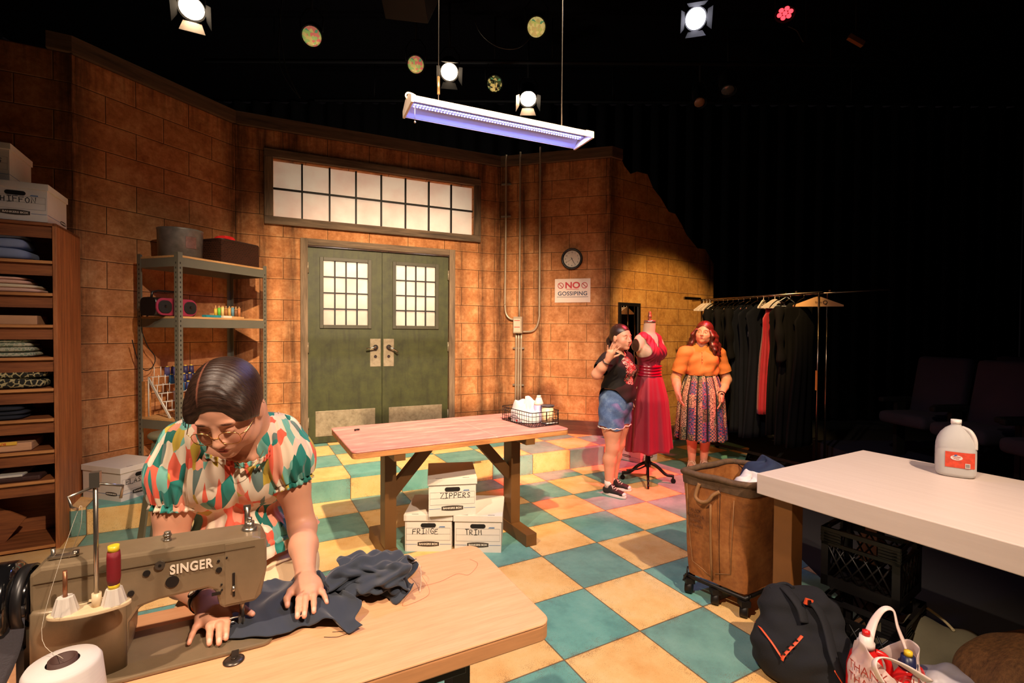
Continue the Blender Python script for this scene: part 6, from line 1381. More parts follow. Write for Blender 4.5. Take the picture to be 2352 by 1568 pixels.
# ------------------------------------------------------------ the seated sewing woman
def seamstress():
    root_p = (-.88, 1.60, 0); r = root_p
    root = thing('person', 'seated woman in a colourful patterned blouse and glasses guiding navy cloth under the needle', 'person', r)
    F = nrm((.46, -.888, 0)); LX = np.array((.888, .46, 0)); Zu = np.array((0, 0, 1.))
    A_ = lambda px, py, Y: np.array(aty(px, py, Y)); T_ = lambda px, py, z: np.array(atz(px, py, z))
    chest = A_(545, 1095, 1.56); neck = A_(566, 1000, 1.50); waist = A_(556, 1235, 1.57)
    shR = A_(424, 1030, 1.47); shL = A_(641, 1012, 1.56); elR = A_(386, 1312, 1.43); elL = A_(695, 1212, 1.57)
    wrR = T_(474, 1382, .802); wrL = T_(702, 1326, .805)
    pel = np.array((-.885, 1.66, .66)); R0 = axes(F, Zu)
    Rt = axes(nrm(F*.93+Zu*-.36), Zu)     # torso leans over the work
    torso = Soft()
    def tors(s, k=.05):
        s.ell(chest+Zu*.0-F*.02, (.158, .100, .150), Rt, k); s.ell((shR+shL)/2-F*.012+Zu*(-.02), (.15, .075, .075), Rt, k)
        for sg in (-1, 1): s.ell(chest+LX*sg*.070+F*.055+Zu*.005, (.078, .066, .074), Rt, .04)
        s.ell(waist-F*.01, (.140, .108, .10), R0, k); s.ell(pel+Zu*.05, (.185, .15, .12), R0, k)
        return s
    s = Soft(); tors(s)
    for sh in (shR, shL): s.ell(sh, (.055, .055, .055), None, .05)
    s.cap(neck-F*.02+Zu*-.03, neck+Zu*.09+F*.055, .058, .052, .04)
    s.cap(shR, (shL+shR)/2+Zu*.045-F*.01, .05, .055, .05); s.cap(shL, (shL+shR)/2+Zu*.045-F*.01, .05, .055, .05)
    # collar bones
    for sg, sh in ((-1, shR), (1, shL)): s.cap(neck+LX*sg*.018+F*.048+Zu*-.062, sh+F*.03+Zu*.022, .009, .010, .02)
    # arms
    s.chain([shR, shR*.5+elR*.5-LX*.006, elR], [.052, .049, .042], .03); s.chain([elR, elR*.55+wrR*.45+Zu*.006, wrR], [.042, .040, .0245], .02)
    s.chain([shL, shL*.5+elL*.5+LX*.006, elL], [.052, .048, .041], .03); s.chain([elL, elL*.6+wrL*.4, wrL], [.041, .039, .0245], .02)
    # hands, from joints on the cloth and the machine bed
    zz = .784
    kR = [T_(522, 1418, zz+.012), T_(506, 1425, zz+.014), T_(484, 1428, zz+.012), T_(462, 1424, zz+.008)]
    tR = [T_(519, 1466, zz-.005), T_(503, 1477, zz-.005), T_(481, 1478, zz-.006), T_(434, 1477, zz-.006)]
    hand_fingers(s, wrR+Zu*-.004, kR, tR, [.011, .012, .011, .008], [T_(506, 1398, zz+.010), T_(533, 1394, zz+.020), T_(558, 1398, zz+.020), T_(580, 1410, zz+.014)], Zu, .0081, .0035)
    s.cap(wrR, (kR[1]+kR[2])/2, .023, .017, .02); s.ell((wrR+kR[1]+kR[2])/3+Zu*.002, (.033, .033, .015), None, .018)
    zl = .798
    kL = [T_(690, 1362, zl+.010), T_(705, 1359, zl+.013), T_(720, 1357, zl+.011), T_(733, 1352, zl+.006)]
    tL = [T_(683, 1417, zl-.008), T_(699, 1415, zl-.008), T_(721, 1405, zl-.006), T_(751, 1384, zl-.006)]
    hand_fingers(s, wrL+Zu*-.004, kL, tL, [.012, .013, .012, .008], [T_(686, 1346, zl+.004), T_(668, 1358, zl+.010), T_(659, 1374, zl+.008), T_(660, 1391, zl-.004)], Zu, .0081, .0035)
    s.cap(wrL, (kL[1]+kL[2])/2, .023, .017, .02); s.ell((wrL+kL[1]+kL[2])/3+Zu*.002, (.031, .034, .015), None, .018)
    # legs: seated, feet on the floor under the table
    knees = []
    for sg in (-1, 1):
        hip = pel+LX*sg*.085; kn = pel+LX*sg*.105+F*.40+Zu*-.06; an = kn+np.array((0, 0, -.47))-F*.10; knees.append((hip, kn, an))
        s.chain([hip, hip*.5+kn*.5, kn], [.088, .080, .062], .04); s.chain([kn, kn*.6+an*.4, an], [.060, .056, .036], .03); s.cap(an+Zu*-.04, an+F*.14+Zu*-.075, .036, .026, .02)
    # head: bowed over the needle, turned and tipped a little
    hc = A_(523, 938, 1.365); hu = nrm(A_(512, 820, 1.34)-A_(548, 1036, 1.40)); up = nrm(F*.56+Zu*.80+LX*-.24)
    fw = nrm(F*.77-Zu*.56-LX*.26); R = axes(fw, up); hc = hc+Zu*.0
    face = dict(SK); HP = head(s, hc, R, 1.03, 'down', face, 0, .95)
    s.cap(neck+Zu*.02, hc-R@np.array((0, .03, .055)), .056, .056, .05)
    for p, rr in ((shR*.6+elR*.4+F*.06, .003), (shR*.3+elR*.7+F*.05, .0025), (chest+F*.10+Zu*.11+LX*.04, .003)): s.paint(p, (rr,)*3, (120, 66, 50))
    body = soft_obj('body', s, .0030, skin, root, base=SK['skin'], root=r)
    # hair, gathered from a centre part
    hr = Soft(); P_ = lambda x, y, z: hc+R@(np.array((x, y, z))*1.035)
    hr.ell(P_(0, -.022, .040), np.array((.0865, .104, .093))*1.035, R, .02)
    for x in (-1, 1): hr.ell(P_(x*.062, .022, .012), np.array((.026, .055, .05))*1.035, R@np.array(((1, 0, 0), (0, math.cos(.7), -math.sin(.7)), (0, math.sin(.7), math.cos(.7)))), .03)
    hr.ell(P_(0, -.115, -.01), np.array((.05, .045, .05))*1.035, R, .04); hr.cap(P_(.01, -.12, -.03), P_(.03, -.10, -.14), .040, .022, .03)
    hr.sub(P_(0, .118, -.008), np.array((.062, .066, .084))*1.035, R, .012)
    for x in (-1, 1): hr.sub(P_(x*.062, .07, -.035), np.array((.035, .06, .05))*1.035, R, .012); hr.sub(P_(x*.085, -.005, -.025), np.array((.022, .026, .034))*1.035, R, .008)
    hr.sub(P_(.030, .02, .146), np.array((.003, .10, .018))*1.035, R, .006)
    for y in np.linspace(-.05, .085, 30): z = .040+.0935*.93*math.sqrt(max(0, 1-((y+.022)/.105)**2)); hr.paint(P_(.030+.02*max(0, -y), y, z), np.array((.0045, .007, .014)), (120, 72, 56), R, .9)
    Mh = np.eye(4); Mh[:3, :3] = R; Mh[:3, 3] = hc
    soft_obj('hair', hr, .0030, hair_mat('dark_brown_hair', (20, 12, 9), (66, 44, 33), (14, 330, 60)), root, base=(0, 0, 0), M=Mh, root=r, disp=lambda v, n: .0004*np.sin(((v-hc)@R)[:, 1]*620+((v-hc)@R)[:, 2]*240))
    gold = P('gold_wire', (226, 176, 108), .22, 1., var=.05)
    def ring(cx): return [P_(cx+.0255*math.copysign(abs(math.cos(a))**.75, math.cos(a)), .101-.35*abs(cx+.0255*math.cos(a)-.0)*.25, -.014+.021*math.copysign(abs(math.sin(a))**.8, math.sin(a))) for a in [2*PI*i/36 for i in range(36)]]
    loc = lambda ps: [Vector(np.array(p)-np.array(r)) for p in ps]
    b = MB()
    for x in (-1, 1):
        b.tube(loc(ring(x*.0335)), .0011, 6, closed=True)
        b.tube(loc([P_(x*.0595, .095, -.006), P_(x*.072, .085, -.004), P_(x*.082, .04, -.001), P_(x*.083, -.02, .002), P_(x*.080, -.035, -.016)]), .0012, 6)
        b.tube(loc([P_(x*.012, .0995, -.020), P_(x*.010, .1005, -.026)]), .0016, 5)
    b.tube(loc(smooth_path([P_(-.0085, .100, -.010), P_(0, .105, -.007), P_(.0085, .100, -.010)], 4)), .0012, 6); gl = b.build('spectacles', gold, root)
    lens = P('spectacle_lens', (250, 250, 250), .02, trans=1., var=0, ior=1.03)
    for x in (-1, 1):
        b = MB(); rg = loc(ring(x*.0335)); b.b.faces.new([b.b.verts.new(p) for p in rg]); b.build('lens', lens, gl)
    # blouse
    k = NT('patchwork_blouse'); o = k.co(); wv = k.noise(o, 5, 3)
    v = k.n('TexVoronoi', {'Vector': k.map(o, (44, 44, 10.5), rot=(.16, .25, .5)), 'Scale': 1., 'Randomness': .9}).outputs
    rnd_ = k.sep(v[1])[0]
    pal = [(.0, (226, 210, 186)), (.17, (30, 128, 118)), (.28, (226, 206, 178)), (.40, (232, 98, 72)), (.50, (112, 176, 162)), (.60, (228, 150, 122)), (.70, (226, 204, 180)), (.78, (0, 104, 92)), (.84, (188, 160, 52)), (.90, (226, 196, 176)), (.95, (96, 118, 112))]
    k.col(k.ramp(rnd_, [(p, lin(c)) for p, c in pal], 'CONSTANT')); k.rough(.75); k.b.inputs['Sheen Weight'].default_value = .15; k.bump(k.noise(o, 400, 2), .1, .001); pat = k.m
    bl_ = Soft(); tors(bl_, .05)
    top_c = neck+F*.095+Zu*-.075
    def folds(v, n):
        d = v-chest; a = np.arctan2(d@LX, d@F+.03); h = v[:, 2]
        up_ = np.clip((h-(chest[2]-.02))/.10, 0, 1); dn = np.clip((waist[2]+.10-h)/.09, 0, 1)
        return .0045*np.sin(a*26+np.sin(h*30)*1.5)*(up_+.9*dn+.25)+.003*np.sin(a*11+h*25)
    # bodice from the gathered neckline to the elastic waist
    nl = neck+F*.06+Zu*-.095
    cut = lambda v: ((v-nl)@nrm(Zu*.93+F*.36-0*LX) < .012+.22*np.abs((v-nl)@LX)**1.25*1.1) & (v[:, 2] > waist[2]-.012)
    soft_obj('blouse_bodice', bl_, .0034, pat, root, off=.012, disp=folds, root=r, cut=cut)
    pp = Soft(); pp.ell(waist-F*.01+Zu*.0, (.136, .104, .03), R0, .03); pp.ell(pel+Zu*.10+F*.01, (.215, .185, .085), R0, .05); pp.cap(waist-F*.01, pel+Zu*.12, .125, .17, .05)
    def fold2(v, n):
        d = v-waist; a = np.arctan2(d@LX, d@F); return (.008*np.sin(a*15+np.sin(a*4))+.003*np.sin(a*33))*np.clip((waist[2]+.01-v[:, 2])/.06, 0, 1)
    soft_obj('blouse_peplum', pp, .0036, pat, root, off=.012, disp=fold2, root=r, cut=lambda v: (v[:, 2] < waist[2]+.004) & (v[:, 2] > .775+.03*((v-pel)@LX)/.2))
    b = MB(); n = 90; ring_ = []
    for i in range(n):
        a = 2*PI*i/n; ring_.append(Vector(waist-F*.01+R0@np.array((.151*math.cos(a), .119*math.sin(a), .004*math.sin(a*30)))-np.array(r)))
    b.tube(ring_, .010, 8, closed=True); b.build('elastic_waist', pat, root)
    for sh, el, nm, sg in ((shR, elR, 'right', -1), (shL, elL, 'left', 1)):
        sl = Soft(); d = el-sh; m = sh+d*.20+LX*sg*.006; e_ = sh+d*.42
        sl.ell(m, (.064, .068, .074), None, .03); sl.cap(sh+Zu*.030-LX*sg*.045, m, .054, .066, .03); sl.cap(sh+Zu*.018, m, .060, .066, .03); sl.cap(m, e_, .066, .054, .04); sl.cap(sh+Zu*.016-LX*sg*.05+F*.02, sh-F*.02-LX*sg*.04+Zu*.01, .052, .05, .03)
        dn = nrm(d)
        def fs(v, n, m=m, dn=dn, e_=e_):
            q = v-m; t = q@dn; a = np.arctan2(q@F, q@np.cross(dn, F)); g = np.clip((t-(e_-m)@dn+.06)/.05, 0, 1); return .0035*np.sin(a*19+np.sin(t*40))*(.4+g)
        soft_obj('puff_sleeve', sl, .0034, pat, root, off=.008, disp=fs, root=r, cut=lambda v, e_=e_, dn=dn, sh=sh, sg=sg: ((v-e_)@dn < .004) & ((v-sh)@(LX*sg) > -.058-.10*np.clip((v-sh)@F, -.05, .05)))
        b = MB(); u1 = nrm(np.cross(dn, F)); u2 = np.cross(dn, u1)
        b.grid(lambda u, v_: Vector(e_-np.array(r)+dn*(-.004+.026*v_)+(u1*math.cos(2*PI*u)+u2*math.sin(2*PI*u))*(.0625+.006*v_+.0045*(v_+.1)*math.sin(2*PI*u*21))), 150, 4, wrap=True); b.build('sleeve_frill', pat, root, solid=.0015)
    # neckline frill following the cut edge
    b = MB(); pts = []
    tgt = [(420, 965, 1.44), (432, 1000, 1.43), (450, 1032, 1.435), (490, 1052, 1.43), (530, 1064, 1.43), (560, 1068, 1.435), (600, 1056, 1.45), (618, 1042, 1.47), (632, 1010, 1.50), (640, 975, 1.53), (640, 950, 1.56)]
    pth = smooth_path([A_(*q) for q in tgt], 14)
    ctr_ = Vector(neck+Zu*.05)
    def frill(u, v_):
        f = u*(len(pth)-1); i = min(len(pth)-2, int(f)); p = pth[i].lerp(pth[i+1], f-i); t = (pth[i+1]-pth[i]).normalized(); o_ = (p-Vector(chest-F*.05)).normalized(); up_ = Vector((0, 0, 1))
        return p-Vector(r)+up_*(v_*.016-.008)+Vector(F)*(.004+.0055*math.sin(u*150)*(.3+abs(v_-.35)*1.6))
    b.grid(frill, 420, 4); b.build('neckline_frill', pat, root, solid=.0015)
    # cream skirt over the lap
    sk = Soft()
    for hip, kn, an in knees: sk.chain([hip, hip*.5+kn*.5, kn], [.108, .098, .080], .08)
    sk.ell(pel, (.20, .165, .12), R0, .05); sk.cap(knees[0][1], knees[1][1], .075, .075, .08)
    for hip, kn, an in knees: sk.cap(kn, kn+np.array((0, 0, -.25)), .085, .10, .08)
    sk.cap(knees[0][1]+Zu*-.2, knees[1][1]+Zu*-.2, .09, .09, .08)
    soft_obj('skirt', sk, .006, P('cream_skirt', (222, 194, 156), .8, var=.06, bump=.1, bsc=300), root, root=r, disp=lambda v, n: .003*np.sin(v[:, 0]*60+v[:, 1]*35), cut=lambda v: v[:, 2] < .80)
    # wrist watch
    wd = nrm(wrR-elR); w0 = wrR-wd*.020; u1 = nrm(np.cross(wd, Zu)); u2 = np.cross(u1, wd)
    b = MB(); bk2 = P('black_strap', (18, 16, 16), .4)
    b.grid(lambda u, v_: Vector(w0-np.array(r)+wd*(v_-.5)*.016+(u1*math.cos(2*PI*u)*.0325+u2*math.sin(2*PI*u)*.0318)), 40, 1, wrap=True); wt = b.build('watch_strap', bk2, root, solid=.002)
    b = MB(); dc = nrm(np.array((0, 0, CAM_H))-w0); dc = nrm(dc-wd*(dc@wd)); fc = w0+dc*.0305-np.array(r); ax_ = dc; b.cyl(Vector(fc), Vector(fc+ax_*.006), .0155, n=28); b.build('watch_case', bk2, wt)
    b = MB(); b.cyl(Vector(fc+ax_*.0061), Vector(fc+ax_*.0066), .0118, n=28); b.build('watch_dial', P('watch_dial', (226, 212, 186), .4), wt)
    b = MB(); e1 = nrm(np.cross(ax_, wd)); b.tube([Vector(fc+ax_*.007), Vector(fc+ax_*.007+e1*.008)], .0007, 4); b.tube([Vector(fc+ax_*.007), Vector(fc+ax_*.007+wd*.006)], .0007, 4); b.build('watch_hand', ink, wt)
    # fine necklace
    b = MB(); nk = smooth_path([neck-LX*.06+F*.02+Zu*.0, neck-LX*.036+F*.072+Zu*-.05, neck+LX*.004+F*.096+Zu*-.08, neck+LX*.040+F*.070+Zu*-.05, neck+LX*.062+F*.02], 6)
    b.tube([Vector(np.array(p)-np.array(r)) for p in nk], .0009, 5); b.build('necklace', gold, root)
    return root
seamstress()
# ------------------------------------------------------------ the two standing women
def simple_hand(s, wrist, mid, side, nrm_, L=.085, curl=.25, spread=.012, r=.0078, thumb_side=1):
    """open hand from the wrist towards mid; side: thumb-side direction; nrm_: back of the hand"""
    wr = np.array(wrist, float); d = nrm(np.array(mid)-wr); sd = nrm(np.array(side)-d*(np.array(side)@d)); up = nrm(np.cross(sd, d)); up = up if up@np.array(nrm_) > 0 else -up
    kn = [wr+d*(.085-.004*abs(i-1))+sd*(1.2-i)*.019*1.0 for i in range(4)]; tips = []; 
    for i in range(4):
        l = (.072, .080, .074, .058)[i]; dd = nrm(d+sd*(1.4-i)*spread*8); tips.append(kn[i]+dd*l*math.cos(curl)-up*l*math.sin(curl))
    hand_fingers(s, wr, kn, tips, [.004]*4, [wr+d*.025+sd*.022, wr+d*.045+sd*.040, wr+d*.068+sd*(.052+spread*.45), wr+d*.092+sd*(.058+spread*.75)], up, r, .005)
    s.ell(wr+d*.05, (.036, .036, .036), None, .02) if False else s.cap(wr+d*.02, wr+d*.068, .024, .026, .02)
SK2 = dict(skin=(206, 148, 118), lip=(168, 82, 74), brow=(52, 34, 28), lash=(30, 20, 18), blush=(204, 124, 100))
def woman_gesturing():
    Y = 4.5; r = (.95, Y, 0); A_ = lambda px, py, y=Y: np.array(aty(px, py, y))
    root = thing('person', 'woman in a black graphic T-shirt and denim shorts raising one hand by the red dress', 'person', r)
    Zu = np.array((0, 0, 1.)); F = nrm((.80, -.60, 0)); RT = np.cross(F, Zu); R0 = axes(F, Zu)
    pel = A_(1414, 935, 4.52); wai = A_(1417, 885, 4.53); che = A_(1424, 848, 4.53); nk = A_(1412, 812, 4.52)
    shR = A_(1397, 826, 4.38); shL = A_(1437, 826, 4.68); elR = A_(1371, 859, 4.27); wrR = A_(1396, 826, 4.16)
    elL = A_(1440, 872, 4.82); wrL = A_(1436, 906, 4.80)
    s = Soft()
    def tors(s, k=.05):
        s.ell(che-F*.015, (.145, .105, .145), R0, k); s.ell((shR+shL)/2-Zu*.02-F*.01, (.135, .075, .07), R0, k); s.ell(wai, (.140, .118, .11), R0, k); s.ell(pel+Zu*.02, (.172, .135, .12), R0, k)
        for sg in (-1, 1): s.ell(che+RT*sg*.068+F*.062-Zu*.005, (.070, .062, .068), R0, .04)
        s.ell(wai+F*.03, (.12, .105, .09), R0, .05); return s
    tors(s); s.cap(nk-Zu*.03, nk+Zu*.075+F*.02, .052, .048, .03)
    for a in (shR, shL): s.cap(a, (shR+shL)/2+Zu*.05, .046, .05, .05)
    s.chain([shR, elR], [.055, .046], .03); s.chain([elR, elR*.5+wrR*.5, wrR], [.046, .042, .026], .02); s.chain([shL, elL], [.055, .044], .03); s.chain([elL, wrL], [.044, .026], .02)
    sd = nrm(A_(1436, 798, 4.16)-A_(1411, 800, 4.16)); simple_hand(s, wrR, A_(1413, 790, 4.10), sd, (0, .9, .2), curl=.10, spread=.034)
    simple_hand(s, wrL, wrL+F*.05-Zu*.08, F, RT*-1, curl=.3)
    hips = [pel+RT*sg*.082-Zu*.02 for sg in (-1, 1)]; ank = [A_(1399, 1118, 4.42), A_(1421, 1106, 4.58)]; ank = {1: np.array((A_(1399, 1118, 4.43)[0], 4.43, .085)), -1: np.array((A_(1409, 1106, 4.6)[0], 4.60, .085))}
    feet = {}
    for sg in (-1, 1):
        hip = pel+RT*sg*.082-Zu*.02; an = ank[sg]; kn = hip*.52+an*.48+F*.02; kn[2] = .44
        s.chain([hip, hip*.5+kn*.5, kn], [.098, .085, .058], .04); s.chain([kn, kn*.68+an*.32-F*.018, an], [.054, .057, .034], .03); feet[sg] = an
        s.cap(an-Zu*.045-F*.015, an-Zu*.05+nrm(F+RT*sg*.12+np.array((.1, 0, 0)))*.11, .026, .018, .02)
    hc = A_(1427, 775, 4.48); fw = nrm((.60, -.80, .0)); R = axes(fw, Zu+F*-.04)
    eyes_dir[:] = [.002, .001]; face = dict(SK2); HP = head(s, hc, R, 1.0, 'open', face, .0015); s.cap(nk+Zu*.03, hc-R@np.array((0, .025, .06)), .05, .05, .03)
    soft_obj('body', s, .0040, skin, root, base=SK2['skin'], root=r)
    hr = Soft(); P_ = lambda x, y, z: hc+R@np.array((x, y, z))
    hr.ell(P_(0, -.02, .040), (.081, .100, .088), R, .02); hr.ell(P_(0, -.085, .0), (.045, .035, .045), R, .03); hr.chain([P_(0, -.118, .01), P_(-.0, -.148, -.03), P_(.0, -.140, -.12), P_(0, -.125, -.19)], [.026, .026, .022, .010], .015)
    hr.sub(P_(0, .115, -.02), (.066, .072, .092), R, .012)
    for x in (-1, 1): hr.sub(P_(x*.07, .055, -.03), (.03, .055, .055), R, .012); hr.sub(P_(x*.085, -.008, -.02), (.022, .026, .034), R, .008)
    Mh = np.eye(4); Mh[:3, :3] = R; Mh[:3, 3] = hc
    soft_obj('hair', hr, .0040, hair_mat('dark_hair', (18, 11, 9), (58, 36, 28), (14, 260, 60)), root, base=(0, 0, 0), M=Mh, root=r)
    sh = Soft(); tors(sh); sh.ell((wai+pel)/2+Zu*.01+F*.01, (.172, .142, .11), R0, .06)
    for a, e_ in ((shR, elR), (shL, elL)): sh.cap(a, a*.42+e_*.58, .060, .060, .03); sh.cap(a, (shR+shL)/2+Zu*.045, .046, .05, .05)
    def fold(v, n): q = v-wai; a = np.arctan2(q@RT, q@F); return .005*np.sin(a*7+q[:, 2]*22)*np.clip((che[2]-v[:, 2])/.15, .1, 1)+.0025*np.sin(q[:, 2]*60+a*3)
    k = NT('black_tshirt_print'); o = k.co(); x, y, z = k.sep(o); 
    # printed floral badge on the chest (object axes: x right-hand side, y forward, z up)
    vx = k.n('TexVoronoi', {'Vector': k.map(o, (62, 20, 62)), 'Scale': 1.}, feature='DISTANCE_TO_EDGE').outputs[0]; nz = k.noise(k.map(o, (1, .2, 1)), 75, 4, .7)
    rr = k.ma('ADD', k.ma('POWER', k.ma('DIVIDE', k.ma('ABSOLUTE', x), .088), 2.6), k.ma('POWER', k.ma('DIVIDE', k.ma('ABSOLUTE', z), .125), 2.6)); 
    m = k.ma('MULTIPLY', k.ma('LESS_THAN', k.ma('ADD', rr, k.ma('MULTIPLY', nz, .5)), 1.25), k.ma('GREATER_THAN', y, .03)); m = k.ma('MULTIPLY', m, k.ma('MAXIMUM', k.ma('LESS_THAN', vx, .055), k.ma('GREATER_THAN', nz, .60)))
    c = k.mix(k.ma('GREATER_THAN', k.noise(o, 22, 2), .54), lin((232, 196, 172)), lin((212, 74, 70))); k.col(k.mix(m, lin((30, 26, 25)), c)); k.rough(.85); k.b.inputs['Specular IOR Level'].default_value = .2
    Mt = np.eye(4); Mt[:3, :3] = R0; Mt[:3, 3] = che-Zu*.005+RT*.035
    soft_obj('tshirt', sh, .0044, k.m, root, off=.013, disp=fold, root=r, M=Mt, cut=lambda v: (v[:, 2] > .855+.02*((v-pel)@F)) & ((v-nk)@Zu < .004+np.abs((v-nk)@RT)*.35-((v-nk)@F)*.25) & (((v-shR)@nrm(elR-shR)) < .14))
    st = Soft(); st.ell(pel+Zu*.02, (.172, .135, .12), R0, .05); st.ell((wai+pel)/2, (.162, .130, .10), R0, .06)
    for sg in (-1, 1): hip = pel+RT*sg*.082-Zu*.02; an = ank[sg]; kn = hip*.52+an*.48; kn[2] = .44; st.chain([hip, hip*.25+kn*.75], [.108, .108], .03)
    k = NT('denim'); o = k.co(); n1 = k.noise(o, 9, 4, .6); n2 = k.noise(k.map(o, (40, 40, 260)), 2, 3); k.col(k.ramp(k.ma('ADD', k.ma('MULTIPLY', n1, .7), k.ma('MULTIPLY', n2, .3)), [(.34, lin((44, 62, 100))), (.52, lin((74, 98, 140))), (.68, lin((124, 146, 176)))])); k.rough(.85); k.bump(n2, .2, .002); den = k.m
    soft_obj('denim_shorts', st, .0044, den, root, off=.010, root=r, disp=lambda v, n: .004*np.sin(v[:, 2]*45+v[:, 0]*30), cut=lambda v: v[:, 2] > .625+.02*np.sin(v[:, 0]*25))
    fr = P('frayed_white', (214, 206, 196), .9); b = MB(); rnd = random.Random(4)
    for sg in (-1, 1):
        hip = pel+RT*sg*.082-Zu*.02; kn = hip*.52+ank[sg]*.48; kn[2] = .44; c_ = hip+(kn-hip)*((hip[2]-.628)/(hip[2]-kn[2]))
        ring_ = [Vector(c_-np.array(r)+R0@np.array((.119*math.cos(a), .119*math.sin(a), 0))+np.array((0, 0, rnd.uniform(-.008, .004)+.02*math.sin((c_[0]+.119*math.cos(a))*25)*.0))) for a in [2*PI*i/60 for i in range(60)]]
        b = MB(); b.tube(ring_, .0045, 5, closed=True); b.build('frayed_hem', fr, root)
    b = MB(); wd = nrm(wrR-elR); u1 = nrm(np.cross(wd, Zu)); u2 = np.cross(u1, wd); w0 = wrR-wd*.02
    b.tube([Vector(w0-np.array(r)+(u1*math.cos(a)+u2*math.sin(a))*.036) for a in [2*PI*i/24 for i in range(24)]], .005, 6, closed=True); b.build('bracelet', P('dark_beads', (40, 30, 30), .3), root)
    # canvas shoes and socks
    cv = P('black_canvas', (26, 23, 22), .8); rub = P('white_rubber', (226, 214, 204), .5, var=.05); sock = P('white_sock', (222, 210, 198), .9, var=.06)
    for sg in (-1, 1):
        an = ank[sg]; Fs = nrm(F+RT*sg*.12+np.array((.1, -.0, 0))); Rs = axes(Fs, Zu); base = np.array((an[0], an[1], 0)); Q = lambda x, y, z: base+Rs@np.array((x, y, z)); V = lambda x, y, z: Vector(Q(x, y, z)-np.array(r))
        b = MB(); out = [(.036*math.cos(a)*(1+.12*math.sin(a))+.0, .055+.118*math.sin(a)) for a in [2*PI*i/36 for i in range(36)]]
        b.loft([[V(x*k_, y*k_+(1-k_)*.055, z) for x, y in out] for k_, z in ((.96, .002), (1.0, .008), (1.0, .026), (.96, .030))]); so = b.build('rubber_sole', rub, root)
        u = Soft(); u.cap(Q(0, -.015, .045), Q(0, .10, .038), .035, .030, .03); u.cap(Q(0, -.02, .05), Q(0, .012, .085), .036, .036, .03); u.ell(Q(0, .13, .034), (.032, .035, .024), Rs, .02)
        soft_obj('canvas_upper', u, .0040, cv, root, root=r, cut=lambda v: (v[:, 2] > .026) & (v[:, 2] < .112))
        b = MB(); b.ball(V(0, .148, .036), (.029, .022, .018), 14, M=Matrix(Rs.tolist()).to_4x4()); b.build('toe_cap', rub, root)
        b = MB()
        for i in range(5):
            y = .045+.017*i; z = .094-.0115*i; b.tube([V(-.02, y, z-.008), V(0, y+.006, z), V(.02, y, z-.008)], .0035, 5)
        b.tube([V(0, .03, .105), V(.03, .045, .10), V(.035, .06, .075)], .003, 5); b.build('laces', rub, so)
        b = MB(); b.cyl(V(0, -.004, .075), V(0, -.004, .135), .040, .039, 20); b.build('sock', sock, root)
